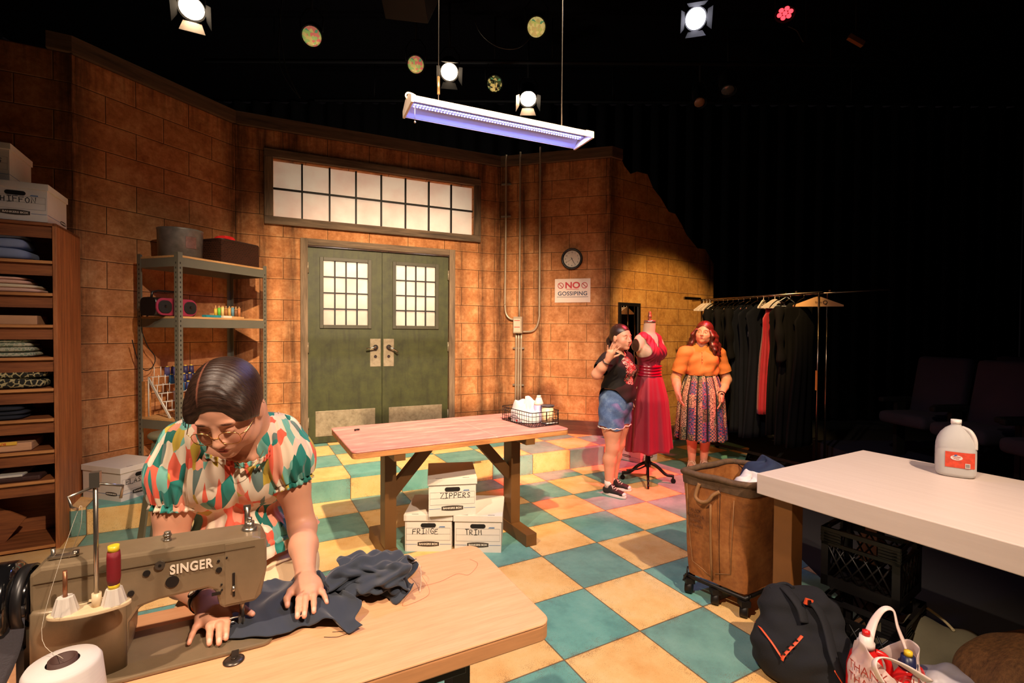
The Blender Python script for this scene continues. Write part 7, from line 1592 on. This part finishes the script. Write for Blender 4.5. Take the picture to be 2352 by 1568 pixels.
def woman_waiting():
    Y = 5.4; r = (2.06, Y, 0); A_ = lambda px, py, y=Y: np.array(aty(px, py, y))
    root = thing('person', 'woman with long wavy hair in an orange short sleeved shirt and a long patterned skirt', 'person', r)
    Zu = np.array((0, 0, 1.)); F = nrm((-.30, -.95, 0)); RT = np.cross(F, Zu); R0 = axes(F, Zu)
    pel = A_(1610, 892); wai = A_(1611, 858); che = A_(1611, 828); nk = A_(1611, 797)
    shR = A_(1573, 812, 5.36); shL = A_(1650, 813, 5.46); elR = A_(1552, 868, 5.40); wrR = A_(1556, 900, 5.22); elL = A_(1669, 872, 5.46); wrL = A_(1657, 906, 5.20)
    s = Soft()
    def tors(s, k=.05):
        s.ell(che, (.152, .112, .13), R0, k); s.ell((shR+shL)/2-Zu*.02, (.17, .08, .07), R0, k); s.ell(wai, (.148, .122, .10), R0, k); s.ell(pel, (.19, .15, .13), R0, k)
        for sg in (-1, 1): s.ell(che+RT*sg*.078+F*.068, (.082, .072, .078), R0, .04)
        return s
    tors(s); s.cap(nk-Zu*.03, nk+Zu*.075+F*.015, .054, .050, .03)
    for a in (shR, shL): s.cap(a, (shR+shL)/2+Zu*.045, .05, .055, .05)
    for a, e_, w_ in ((shR, elR, wrR), (shL, elL, wrL)): s.chain([a, e_], [.064, .052], .03); s.chain([e_, e_*.5+w_*.5, w_], [.052, .046, .028], .02)
    simple_hand(s, wrR, wrR+np.array((.02, -.03, -.1)), F+RT*-.2, RT, curl=.35); simple_hand(s, wrL, wrL+np.array((-.02, -.03, -.1)), F, -RT, curl=.35)
    for sg in (-1, 1):
        hip = pel+RT*sg*.09; an = np.array((A_(1589 if sg == 1 else 1616, 1060, 5.42)[0], 5.42, .085)); kn = hip*.5+an*.5; kn[2] = .45
        s.chain([hip, kn], [.10, .066], .04); s.chain([kn, kn*.68+an*.32-F*.02, an], [.06, .062, .040], .03); Ff = nrm(F+RT*sg*.10); s.cap(an-Zu*.045-Ff*.02, an-Zu*.05+Ff*.13, .034, .026, .02); s.cap(an-Zu*.055+Ff*.10, an-Zu*.058+Ff*.155, .030, .017, .02)
        Rs = axes(Ff, Zu); base = np.array((an[0], an[1], 0)); V = lambda x, y, z: Vector(base+Rs@np.array((x, y, z))-np.array(r)); out = [(.042*math.cos(a), .06+.125*math.sin(a)) for a in [2*PI*i/32 for i in range(32)]]
        b = MB(); b.loft([[V(x, y, z) for x, y in out] for z in (0.001, .006, .02)]); so = b.build('sandal_sole', P('tan_sandal', (196, 160, 124), .6), root)
        b = MB()
        for y, z in ((.115, .052), (.085, .064), (.02, .088)): b.tube([V(.041*math.cos(a), y, .01+z*math.sin(a)) for a in [PI*i/12 for i in range(13)]], .008, 6, flat=.5)
        b.build('sandal_strap', P('pale_strap', (216, 182, 152), .6), so)
    hc = A_(1617, 764, 5.36); fw = nrm((-.52, -.84, .10)); R = axes(fw, Zu+RT*-.12+F*-.1)
    eyes_dir[:] = [.003, .001]; face = dict(SK2, lip=(164, 74, 70)); head(s, hc, R, 1.03, 'open', face, 0, 1.03); s.cap(nk+Zu*.03, hc-R@np.array((0, .025, .06)), .052, .052, .03)
    soft_obj('body', s, .0042, skin, root, base=SK2['skin'], root=r)
    hr = Soft(); P_ = lambda x, y, z: hc+R@(np.array((x, y, z))*1.03)
    hr.ell(P_(0, -.022, .040), (.092, .108, .096), R, .02); hr.ell(P_(0, -.07, -.06), (.095, .07, .11), R, .05)
    rnd = random.Random(3)
    for sg in (-1, 1):
        for i in range(9):
            a = i/8; x = sg*(.074+.026*a); y = (.055 if sg > 0 else .035)-.115*a; p = [P_(x*.92, y, .01)]; 
            for j in range(1, 7): p.append(P_(x+sg*(.012*j+.014*math.sin(j*1.9+i)), y+.010*math.sin(j*2.2+i*1.3)-.004*j, .01-.042*j*(1.1 if i < 5 else .95)) + np.array((0, 0, 0)))
            hr.chain(p, [.024, .024, .023, .022, .020, .016, .008], .014)
    hr.sub(P_(0, .118, -.02), (.064, .072, .098), R, .010)
    for x in (-1, 1): hr.sub(P_(x*.058, .085, -.05), (.026, .05, .075), R, .010)
    for y in np.linspace(-.03, .085, 16): z = .040+.0965*math.sqrt(max(0, 1-((y+.022)/.109)**2)); hr.paint(P_(0, y, z), (.004, .008, .012), (92, 52, 40), R, .9)
    Mh = np.eye(4); Mh[:3, :3] = R; Mh[:3, 3] = hc
    soft_obj('hair', hr, .0042, hair_mat('auburn_hair', (28, 11, 9), (92, 40, 30), (40, 180, 30)), root, base=(0, 0, 0), M=Mh, root=r)
    sh = Soft(); tors(sh)
    for a, e_ in ((shR, elR), (shL, elL)): sh.cap(a, a*.28+e_*.72, .064, .064, .012); sh.cap(a, (shR+shL)/2+Zu*.045, .052, .058, .05)
    sh.ell(wai+Zu*.04, (.162, .142, .07), R0, .05)
    def fold(v, n): q = v-wai; a = np.arctan2(q@RT, q@F); return .005*np.sin(a*9+q[:, 2]*14)*np.clip((che[2]+.05-v[:, 2])/.14, .15, 1)+.002*np.sin(q[:, 2]*70+a*5)
    ora = P('orange_shirt', (196, 116, 54), .8, var=.10, bump=.15, bsc=260)
    soft_obj('shirt', sh, .0044, ora, root, off=.012, disp=fold, root=r, cut=lambda v: (v[:, 2] > wai[2]-.012) & ((v-nk)@Zu < .040+np.abs((v-nk)@RT)*.3-np.clip((v-nk)@F, 0, 1)*.55) & (((v-shR)@nrm(elR-shR)) < .215) & (((v-shL)@nrm(elL-shL)) < .215))
    b = MB(); n = 40
    ct = lambda a, z, k_: Vector(nk-np.array(r)+R0@np.array((.068*k_*math.cos(a), .062*k_*math.sin(a)+.012, z-.05*max(0, math.sin(a))**2)))
    b.grid(lambda u, v_: ct(PI/2+.16+u*(2*PI-.32), .015+.042*v_, 1.05-.10*v_), 40, 3); b.build('collar_band', ora, root, solid=.003)
    b = MB(); pl0 = che+F*.135
    b.tube([Vector(nk+F*.085-Zu*.035-np.array(r)), Vector(nk+F*.128-Zu*.10-np.array(r)), Vector(che+F*.158-np.array(r)-Zu*.0)], .005, 5); pk = b.build('placket_edge', P('orange_seam', (170, 96, 36), .8), root)
    for i in range(4):
        p = Vector(nk+F*(.098+.020*i)-Zu*(.052+.033*i)-np.array(r)); b = MB(); b.ball(p+Vector(F)*.006, .005, 8); b.build('button', P('pale_button', (206, 170, 120), .4), pk)
    # long pleated patchwork skirt
    k = NT('patchwork_skirt'); uv = k.n('UVMap', uv_map='uv').outputs[0]; x, y, z = k.sep(uv); X = k.ma('MULTIPLY', x, 20.); Yv = k.ma('MULTIPLY', y, 5.); ix = k.ma('FLOOR', X); iy = k.ma('FLOOR', k.ma('ADD', Yv, k.ma('MULTIPLY', k.ma('MODULO', ix, 2.), .5)))
    wn = k.n('TexWhiteNoise', {'Vector': k.xyz(ix, iy, .3)}, noise_dimensions='3D').outputs[0]
    pv = k.xyz(k.ma('MULTIPLY', x, 1.9), k.ma('MULTIPLY', y, .78), 0)      # metres along the cloth
    px_, py_, _ = k.sep(pv); d1 = k.ma('ABSOLUTE', k.ma('SUBTRACT', k.ma('FRACT', k.ma('MULTIPLY', k.ma('ADD', px_, py_), 26)), .5)); d2 = k.ma('ABSOLUTE', k.ma('SUBTRACT', k.ma('FRACT', k.ma('MULTIPLY', k.ma('SUBTRACT', px_, py_), 26)), .5))
    lat = k.ma('GREATER_THAN', k.ma('MAXIMUM', d1, d2), .40); dot = k.ma('LESS_THAN', k.ma('MAXIMUM', d1, d2), .20)
    dia = k.mix(lat, k.mix(dot, lin((34, 66, 96)), lin((58, 104, 116))), lin((206, 160, 112)))
    pn = k.noise(pv, 52, 3, .7); pv2 = k.n('TexVoronoi', {'Vector': pv, 'Scale': 62.}, feature='DISTANCE_TO_EDGE').outputs[0]
    pai = k.mix(k.ma('LESS_THAN', pv2, .13), lin((20, 18, 24)), lin((214, 180, 152))); flo = k.mix(k.ma('GREATER_THAN', pn, .56), k.mix(k.ma('GREATER_THAN', pn, .47), lin((30, 46, 88)), lin((74, 108, 150))), lin((188, 44, 46)))
    grn = k.mix(k.ma('GREATER_THAN', pn, .52), lin((48, 66, 56)), lin((140, 140, 104)))
    c = k.mix(k.ma('GREATER_THAN', wn, .34), pai, dia); c = k.mix(k.ma('GREATER_THAN', wn, .60), c, flo); c = k.mix(k.ma('GREATER_THAN', wn, .82), c, grn); c = k.mix(k.ma('LESS_THAN', k.ma('ABSOLUTE', k.ma('SINE', k.ma('MULTIPLY', x, 2*PI*7))), .30), c, lin((16, 14, 16)))
    k.col(k.mix(.32, c, lin((14, 14, 20)))); k.rough(.8); skm = k.m
    b = MB(); z0, z1 = wai[2]-.005, .325
    def skf(u, v_):
        a = 2*PI*u; z = z0+(z1-z0)*v_; e_ = min(1, v_*3.2)
        rx = .158+.060*e_**.8+.035*v_; ry = .128+.050*e_**.8+.045*v_; pl = (.006+.024*v_)*(abs(math.sin(a*7))**.5*2-1)+.008*v_*math.sin(5*a+1)
        c_ = wai*(1-v_)+np.array((wai[0], wai[1], 0))*v_; q = R0@np.array(((rx+pl)*math.cos(a), (ry+pl)*math.sin(a), 0)); return Vector((c_[0]+q[0]-r[0], c_[1]+q[1]-r[1], z+.006*math.sin(7*a)*v_))
    b.grid(skf, 216, 40, wrap=True)
    b.build('skirt', skm, root, solid=.003)
    b = MB(); b.tube([skf(i/60, 0)+Vector((0, 0, .0)) for i in range(60)], .010, 6, closed=True); b.build('waistband', P('dark_waistband', (24, 22, 28), .8), root)
    for w_, e_ in ((wrL, elL),):
        wd = nrm(w_-e_); u1 = nrm(np.cross(wd, Zu)); u2 = np.cross(u1, wd); b = MB(); b.tube([Vector(w_-wd*.012-np.array(r)+(u1*math.cos(a)+u2*math.sin(a))*.034) for a in [2*PI*i/24 for i in range(24)]], .006, 6, closed=True); wt = b.build('watch_strap', P('black_strap', (18, 16, 16), .4), root)
        fc = Vector(w_-wd*.012-np.array(r)+F*.034); b = MB(); b.cyl(fc, fc+Vector(F)*.008, .016, n=18); b.build('watch_case', P('black_strap', (18, 16, 16), .4), wt)
woman_gesturing(); woman_waiting()
# ------------------------------------------------------------ dress form with the red dress
def dress_form():
    D = Vector((1.37, 4.85, 0)); F = nrm((.60, -.80, 0)); Zu = np.array((0, 0, 1.)); RT = np.cross(F, Zu); R0 = axes(F, Zu); d0 = np.array(D)
    t = thing('dress_form', 'tailor\'s dress form on a black wheeled iron stand wearing the red dress', 'dress form', D)
    irn2 = P('black_cast_iron', (20, 17, 16), .4, .5); linen = P('cream_linen', (214, 184, 150), .8, var=.08, bump=.15, bsc=400)
    b = MB(); b.cyl((0, 0, .20), (0, 0, .95), .014, n=14); b.build('pole', P('pole_steel', (120, 104, 90), .3, .8), t)
    b = MB(); b.lathe([(.012, .14), (.030, .15), (.034, .19), (.026, .22), (.022, .27), (.018, .28)], n=20); b.build('hub', irn2, t)
    b = MB(); pts = [(.024*math.cos(i*.62), .024*math.sin(i*.62), .28+.0026*i) for i in range(60)]; b.tube(pts, .0055, 6); b.build('spring', irn2, t)
    for i in range(4):
        a = -.25+i*PI/2; c_, s_ = math.cos(a), math.sin(a); b = MB(); b.tube(smooth_path([(.02*c_, .02*s_, .19), (.09*c_, .09*s_, .155), (.17*c_, .17*s_, .085), (.225*c_, .225*s_, .075), (.24*c_, .24*s_, .075)], 4), .0125, 8, flat=1.3); lg = b.build('leg', irn2, t)
        b = MB(); b.cyl((.245*c_-.010*s_, .245*s_+.010*c_, .024), (.245*c_+.010*s_, .245*s_-.010*c_, .024), .024, n=16); b.cyl((.243*c_, .243*s_, .03), (.243*c_, .243*s_, .085), .010, n=8); b.build('caster', irn2, lg)
    b = MB(); b.tube(smooth_path([(-.03, -.02, .16), (-.10, -.05, .14), (-.17, -.06, .13)], 4), .008, 6); b.box((-.19, -.065, .132), (.07, .04, .012), rz=.3); b.build('pedal', irn2, t)
    W = lambda x, y, z: d0+R0@np.array((x, y, z)); s = Soft(); zc = 1.33
    s.ell(W(0, 0, zc-.02), (.150, .105, .155), R0, .05); s.ell(W(0, -.012, zc+.10), (.165, .078, .06), R0, .05); s.ell(W(0, 0, 1.10), (.118, .095, .10), R0, .05); s.ell(W(0, 0, .93), (.170, .13, .12), R0, .06)
    for sg in (-1, 1): s.ell(W(sg*.072, .070, zc-.03), (.068, .058, .066), R0, .035)
    s.cap(W(0, -.01, zc+.12), W(0, .005, zc+.26), .062, .056, .03); s.half(W(0, 0, zc+.262), Zu, .004); s.half(W(0, 0, .84), -Zu, .004)
    for sg in (-1, 1): s.cap(W(sg*.13, -.01, zc+.09), W(sg*.178, -.012, zc+.03), .050, .058, .03); s.half(W(sg*.190, 0, zc+.03), RT*sg*.97+Zu*-.05, .004)
    soft_obj('torso', s, .0045, linen, t, root=D)
    hp = lambda x, y, z: Vector(W(x, y, z)-d0)
    for sg in (-1, 1):
        b = MB(); Ma = Matrix.Translation(hp(sg*.1925, -.012, zc+.038)) @ Vector(RT*sg).to_track_quat('Z', 'Y').to_matrix().to_4x4(); b.lathe([(0, -.004), (.044, -.004), (.046, 0), (.044, .004), (0, .004)], n=28, M=Ma, sx=1.5, sy=1.0) if False else b.loft([[Ma @ Vector((.042*k_*math.cos(q), .064*k_*math.sin(q), z)) for q in [2*PI*i/28 for i in range(28)]] for k_, z in ((1, -.004), (1.02, .0), (1, .004))]); b.build('arm_plate', P('dark_wood_plate', (72, 44, 30), .5), t)
    b = MB(); b.lathe([(0, 0), (.058, 0), (.058, .022), (.050, .028), (0, .028)], c=hp(0, .004, zc+.258), n=28); nc = b.build('neck_cap', P('nickel_cap', (176, 152, 132), .3, .8), t)
    b = MB(); b.lathe([(.016, 0), (.018, .01), (.012, .02), (.020, .03), (.022, .045), (.014, .055), (.016, .065), (.012, .085), (0, .09)], c=hp(0, .004, zc+.285), n=20); b.build('finial', P('brass_finial', (160, 96, 70), .4, .5), nc)
    b = MB(); b.tube([hp(.11*math.cos(a), .085*math.sin(a), .335) for a in [2*PI*i/24 for i in range(24)]], .0025, 5, closed=True)
    for q in range(6): a = q*PI/3; b.tube([hp(.11*math.cos(a), .085*math.sin(a), .335), hp(.15*math.cos(a), .12*math.sin(a), .84)], .002, 5)
    b.build('wire_cage', irn2, t)
    # the dress, a thing of its own
    dt = thing('red_dress', 'sleeveless crimson dress with a V neck and satin waistband on the dress form', 'dress', D)
    red = P('crimson_chiffon', (122, 4, 36), .6, var=.10, bump=.1, bsc=300, sheen=.08); sat = P('crimson_satin', (140, 8, 38), .28, var=.12)
    bd = Soft(); bd.ell(W(0, 0, zc-.02), (.152, .107, .155), R0, .05); bd.ell(W(0, -.012, zc+.09), (.150, .076, .06), R0, .05); bd.ell(W(0, 0, 1.12), (.124, .10, .10), R0, .05)
    for sg in (-1, 1): bd.ell(W(sg*.072, .070, zc-.03), (.070, .062, .068), R0, .035); bd.cap(W(sg*.085, -.01, zc+.125), W(sg*.11, 0, zc+.10), .035, .04, .03)
    def fd(v, n): q = (v-d0)@R0; return .0028*np.sin((q[:, 0]*1.0+np.abs(q[:, 2]-1.2)*.6*np.sign(q[:, 0]))*150)*np.clip((q[:, 1])/.05, 0, 1)
    def cutb(v):
        q = (v-d0)@R0; x, y, z = q[:, 0], q[:, 1], q[:, 2]; vn = np.where(y > -.02, 1.34+np.abs(x-.008)*2.3, 1.47+np.abs(x)*.3); arm = ((np.abs(x)-.185)/.072)**2+((z-(zc+.02))/.115)**2 > 1
        return (z < vn) & (z > 1.115) & arm
    soft_obj('bodice', bd, .0042, red, dt, off=.010, disp=fd, root=D, cut=cutb)
    b = MB()
    def band(u, v_): a = 2*PI*u; z = 1.065+.105*v_; rr = 1+.020*math.sin(v_*22+1.3*math.sin(2*a)+a)*1.0; k_ = 1+.08*abs(v_-.5); return hp(.134*rr*k_*math.cos(a), .112*rr*k_*math.sin(a), z)
    b.grid(band, 90, 26, wrap=True); b.build('satin_waistband', sat, dt, solid=.003)
    b = MB()
    def skt(u, v_):
        a = 2*PI*u; z = 1.075+(.325-1.075)*v_; e_ = min(1, v_*3.); rx = .128+.055*e_**.7+.055*v_; ry = .106+.045*e_**.7+.062*v_; pl = (.002+.017*v_)*(math.sin(9*a+1.2*math.sin(2*a))+.25*math.sin(19*a)); return hp((rx+pl)*math.cos(a), (ry+pl)*math.sin(a), z+.008*math.sin(6*a)*v_)
    b.grid(skt, 220, 40, wrap=True); b.build('skirt', red, dt, solid=.002)
dress_form()
# ------------------------------------------------------------ bags heaped under the white table
def bags():
    cl = P('black_backpack_cloth', (13, 13, 19), .9, var=.25, bump=.3, bsc=260); pad = P('black_padding', (16, 16, 22), .85, var=.2, bump=.3, bsc=300); org = P('orange_trim', (226, 84, 44), .55, var=.08); buck = P('black_buckle', (16, 15, 17), .35)
    r = np.array((1.27, 2.05, 0)); t = thing('backpack', 'black backpack with orange zip trims slumped under the corner of the white table', 'backpack', r)
    s = Soft(); c = r; X = nrm((.9, -.30, 0)); Yb = nrm((-.30, -.9, .0)); Z_ = np.array((0, 0, 1.)); up = nrm(Z_*.86-Yb*.5)
    for x in (-.10, .0, .10): s.cap(c+X*x+up*.09, c+X*x*.8+up*.26, .10, .085, .07)
    s.ell(c+up*.10+Yb*.05, (.175, .10, .105), np.stack([X, nrm(np.cross(up, X)), up], 1), .06); s.ell(c+up*.12-X*.13+Yb*.03, (.07, .08, .10), None, .05); s.cap(c-X*.08+up*.30, c+X*.07+up*.31, .055, .055, .05)
    s.half((0, 0, .004), (0, 0, -1), .01)
    soft_obj('pack_body', s, .0045, cl, t, root=r, disp=lambda v, n: .006*np.sin(v[:, 0]*38+np.sin(v[:, 2]*30)*2)+.003*np.sin(v[:, 2]*80+v[:, 1]*40))
    H = lambda px, py, lift=.006: Vector(soft_hit(s, px, py)-r+nrm(np.array((0, 0, CAM_H))-soft_hit(s, px, py))*lift)
    def strip(nm, pts, wd, mat, par, lift=.008, flat=.35):
        b = MB(); b.tube(smooth_path([H(x, y, lift) for x, y in pts], 5), wd, 8, flat=flat); return b.build(nm, mat, par)
    strip('front_zip', [(1736, 1428), (1752, 1448), (1772, 1474), (1788, 1498), (1798, 1513)], .005, org, t)
    strip('compression_strap', [(1842, 1460), (1828, 1476), (1814, 1490), (1800, 1506), (1796, 1516)], .007, org, t, .012)
    for x, y in ((1832, 1472), (1822, 1482), (1812, 1492), (1803, 1503)):
        b = MB(); p = H(x, y, .014); b.box(p, (.026, .006, .007), rot=Matrix.Rotation(.7, 4, 'Y')); b.build('buckle', buck, t)
    strip('shoulder_strap', [(1852, 1372), (1874, 1392), (1893, 1425), (1905, 1465), (1914, 1505), (1930, 1545), (1945, 1580)], .026, pad, t, .018, .3)
    strip('second_strap', [(1800, 1348), (1822, 1372), (1840, 1400), (1848, 1430)], .022, pad, t, .012, .3)
    b = MB(); p = H(1857, 1382, .03); b.box(p, (.034, .008, .026), rot=Matrix.Rotation(.3, 4, 'Y')); lp = b.build('haul_loop', org, t); b = MB(); b.box(p+Vector((0, -.006, 0)), (.012, .008, .022)); b.build('loop_buckle', buck, lp)
    strip('strap_piping', [(1917, 1540), (1928, 1558), (1940, 1576)], .005, org, t, .036)
    b = MB(); b.tube(smooth_path([H(1770, 1352, .004), H(1785, 1343, .012), H(1805, 1340, .012), H(1822, 1350, .004)], 5), .008, 8); b.build('grab_handle', pad, t)
    # plastic carrier bag with two red bottles in it
    k = NT('thin_carrier_plastic'); k.col(lin((236, 214, 206))); k.rough(.35); k.b.inputs['Alpha'].default_value = .62; k.b.inputs['Subsurface Weight'].default_value = .0; film = k.m
    q = np.array((1.435, 1.83, 0)); t2 = thing('carrier_bag', 'white plastic THANK YOU carrier bag with looped handles under the white table', 'bag', q)
    def bag(u, v):
        a = 2*PI*u; z = .27*v; f = 1+.05*math.sin(5*a+9*v)+.035*math.sin(11*a-14*v)*v; rx = (.10+.03*math.sin(PI*min(1, v*1.1)))*f; ry = (.085+.02*math.sin(PI*v))*f
        if v < .08: rx *= .7+.3*v/.08; ry *= .7+.3*v/.08
        return Vector((rx*math.cos(a), ry*math.sin(a), z+.05*v*v*math.cos(2*a)))
    b = MB(); b.grid(bag, 96, 40, wrap=True); b.build('bag_film', film, t2, solid=.0008)
    hm = P('carrier_handle', (234, 210, 202), .4, var=.05)
    for nm, pts in (('back', [(1992, 1470, 1.88), (2008, 1425, 1.9), (2030, 1398, 1.9), (2052, 1402, 1.9), (2062, 1440, 1.88), (2082, 1490, 1.86)]), ('front', [(2022, 1560, 1.72), (2008, 1530, 1.72), (2014, 1512, 1.73), (2040, 1512, 1.74), (2080, 1530, 1.74), (2130, 1562, 1.74)])):
        b = MB(); pth = smooth_path([Vector(np.array(aty(x, y, Y))-q) for x, y, Y in pts], 6); b.tube(pth, [.010+.012*abs(2*i/(len(pth)-1)-1)**2 for i in range(len(pth))], 10, flat=.35); b.build('bag_handle', hm, t2)
    txm = P('bag_red_print', (206, 92, 78), .6)
    view = nrm(np.array((0, 0, 0))-np.array((q[0], q[1], 0))); 
    for i, w_ in enumerate(('THANK YOU',)*4):
        z = .235-.047*i; M = frame((view[0]*.128, view[1]*.128, z), (-view[1], view[0], 0), (0, 0, 1)); o = text_mesh('bag_lettering', w_, .048, M, txm, t2, sx=.85)
        for v in o.data.vertices:      # wrap the print round the bag
            x = (Vector(v.co)-Vector((view[0]*.128, view[1]*.128, z))).dot(Vector((-view[1], view[0], 0))); a = math.atan2(view[1], view[0])+x/.125; v.co = Vector((.137*math.cos(a), .112*math.sin(a), v.co.z))
    redb = P('red_detergent_plastic', (206, 30, 30), .3, var=.05)
    def jug(label, off, hgt, capm, capm2, rz, tilt):
        j = thing('detergent_bottle', label, 'bottle', (q[0]+off[0], q[1]+off[1], .012), rz); n = 28
        def sq_(a, rx, ry): ca, sa = math.cos(a), math.sin(a); return (rx*math.copysign(abs(ca)**.7, ca), ry*math.copysign(abs(sa)**.7, sa))
        b = MB(); b.loft([[(*sq_(2*PI*i/n, rx, ry), z*hgt) for i in range(n)] for rx, ry, z in ((.001, .001, 0), (.060, .036, 0), (.064, .040, .05), (.062, .040, .6), (.05, .034, .78), (.028, .024, .88), (.022, .022, .92), (.001, .001, .92))]); b.build('bottle_body', redb, j)
        b = MB(); b.tube(smooth_path([(.03, 0, hgt*.86), (.062, 0, hgt*.82), (.076, 0, hgt*.66), (.062, 0, hgt*.48)], 5), .012, 10); b.build('handle', redb, j)
        b = MB(); b.lathe([(0, 0), (.030, 0), (.030, .02), (.024, .026), (.022, .045), (0, .046)], c=(0, 0, hgt*.9), n=24); c_ = b.build('cap', capm, j); b = MB(); b.lathe([(0, 0), (.014, 0), (.013, .018), (0, .022)], c=(0, 0, hgt*.9+.045), n=18); b.build('cap_button', capm2, c_)
    jug('red detergent bottle with a white and red spout cap in the carrier bag', (-.045, .045), .285, P('white_spout', (228, 214, 206), .4), redb, -.5, 0)
    jug('red detergent bottle with a dark blue and yellow cap in the carrier bag', (.055, -.035), .255, P('blue_cap', (30, 34, 70), .35), P('yellow_ring', (226, 190, 40), .4), .3, 0)
    # cloth heaps
    def heap(name, label, cat, c, ells, mat, h=.007, amp=.012, f=26, floor=True):
        c = np.array(c); t = thing(name, label, cat, c); s = Soft()
        for p, rr, rot in ells: R_ = np.array(Matrix.Rotation(rot, 3, 'Z')); s.ell(c+np.array(p), rr, R_, .06)
        s.half((0, 0, .004), (0, 0, -1), .01); rn = random.Random(len(label)); ph = rn.uniform(0, 6)
        soft_obj(name+'_cloth', s, h, mat, t, root=c, disp=lambda v, n: np.where(v[:, 2] > .02, amp*np.sin(v[:, 0]*f+ph+2*np.sin(v[:, 1]*f*.5+v[:, 2]*9))*.6+amp*.5*np.sin(v[:, 1]*f*1.6-v[:, 0]*f*.8+ph), 0)); return t, s
    t3, s3 = heap('tote_bag', 'olive grey cloth tote with a pale edge lying behind the carrier bag', 'bag', (1.84, 2.10, 0), [((0, 0, .10), (.20, .15, .13), -.5), ((-.10, -.05, .07), (.14, .12, .10), 0), ((.12, -.06, .08), (.13, .12, .11), 0)], P('olive_grey_cloth', (112, 106, 84), .85, var=.15, bump=.2, bsc=200))
    b = MB(); b.tube(smooth_path([Vector(soft_hit(s3, x, y)-np.array((1.84, 2.10, 0)))+Vector((0, 0, .006)) for x, y in ((2060, 1384), (2095, 1384), (2130, 1400), (2165, 1425), (2190, 1450))], 5), .006, 6); b.build('piping', P('pale_piping', (196, 180, 138), .8), t3)
    heap('plastic_sack', 'crumpled pale grey plastic sack right of the carrier bag', 'sack', (1.68, 1.83, 0), [((0, 0, .09), (.12, .13, .12), .3), ((.03, -.08, .06), (.10, .10, .09), 0)], P('pale_grey_plastic', (176, 170, 176), .35, var=.12), amp=.010, f=40)
    heap('brown_coat', 'heaped brown corduroy coat in the bottom right corner', 'coat', (1.98, 1.76, 0), [((0, 0, .15), (.27, .22, .21), -.4), ((-.13, -.06, .15), (.12, .17, .19), 0), ((.14, -.16, .14), (.2, .2, .18), 0)], wood('brown_corduroy', (78, 50, 24), (128, 88, 48), 2, .9, 3, .3), amp=.014, f=22)
bags()
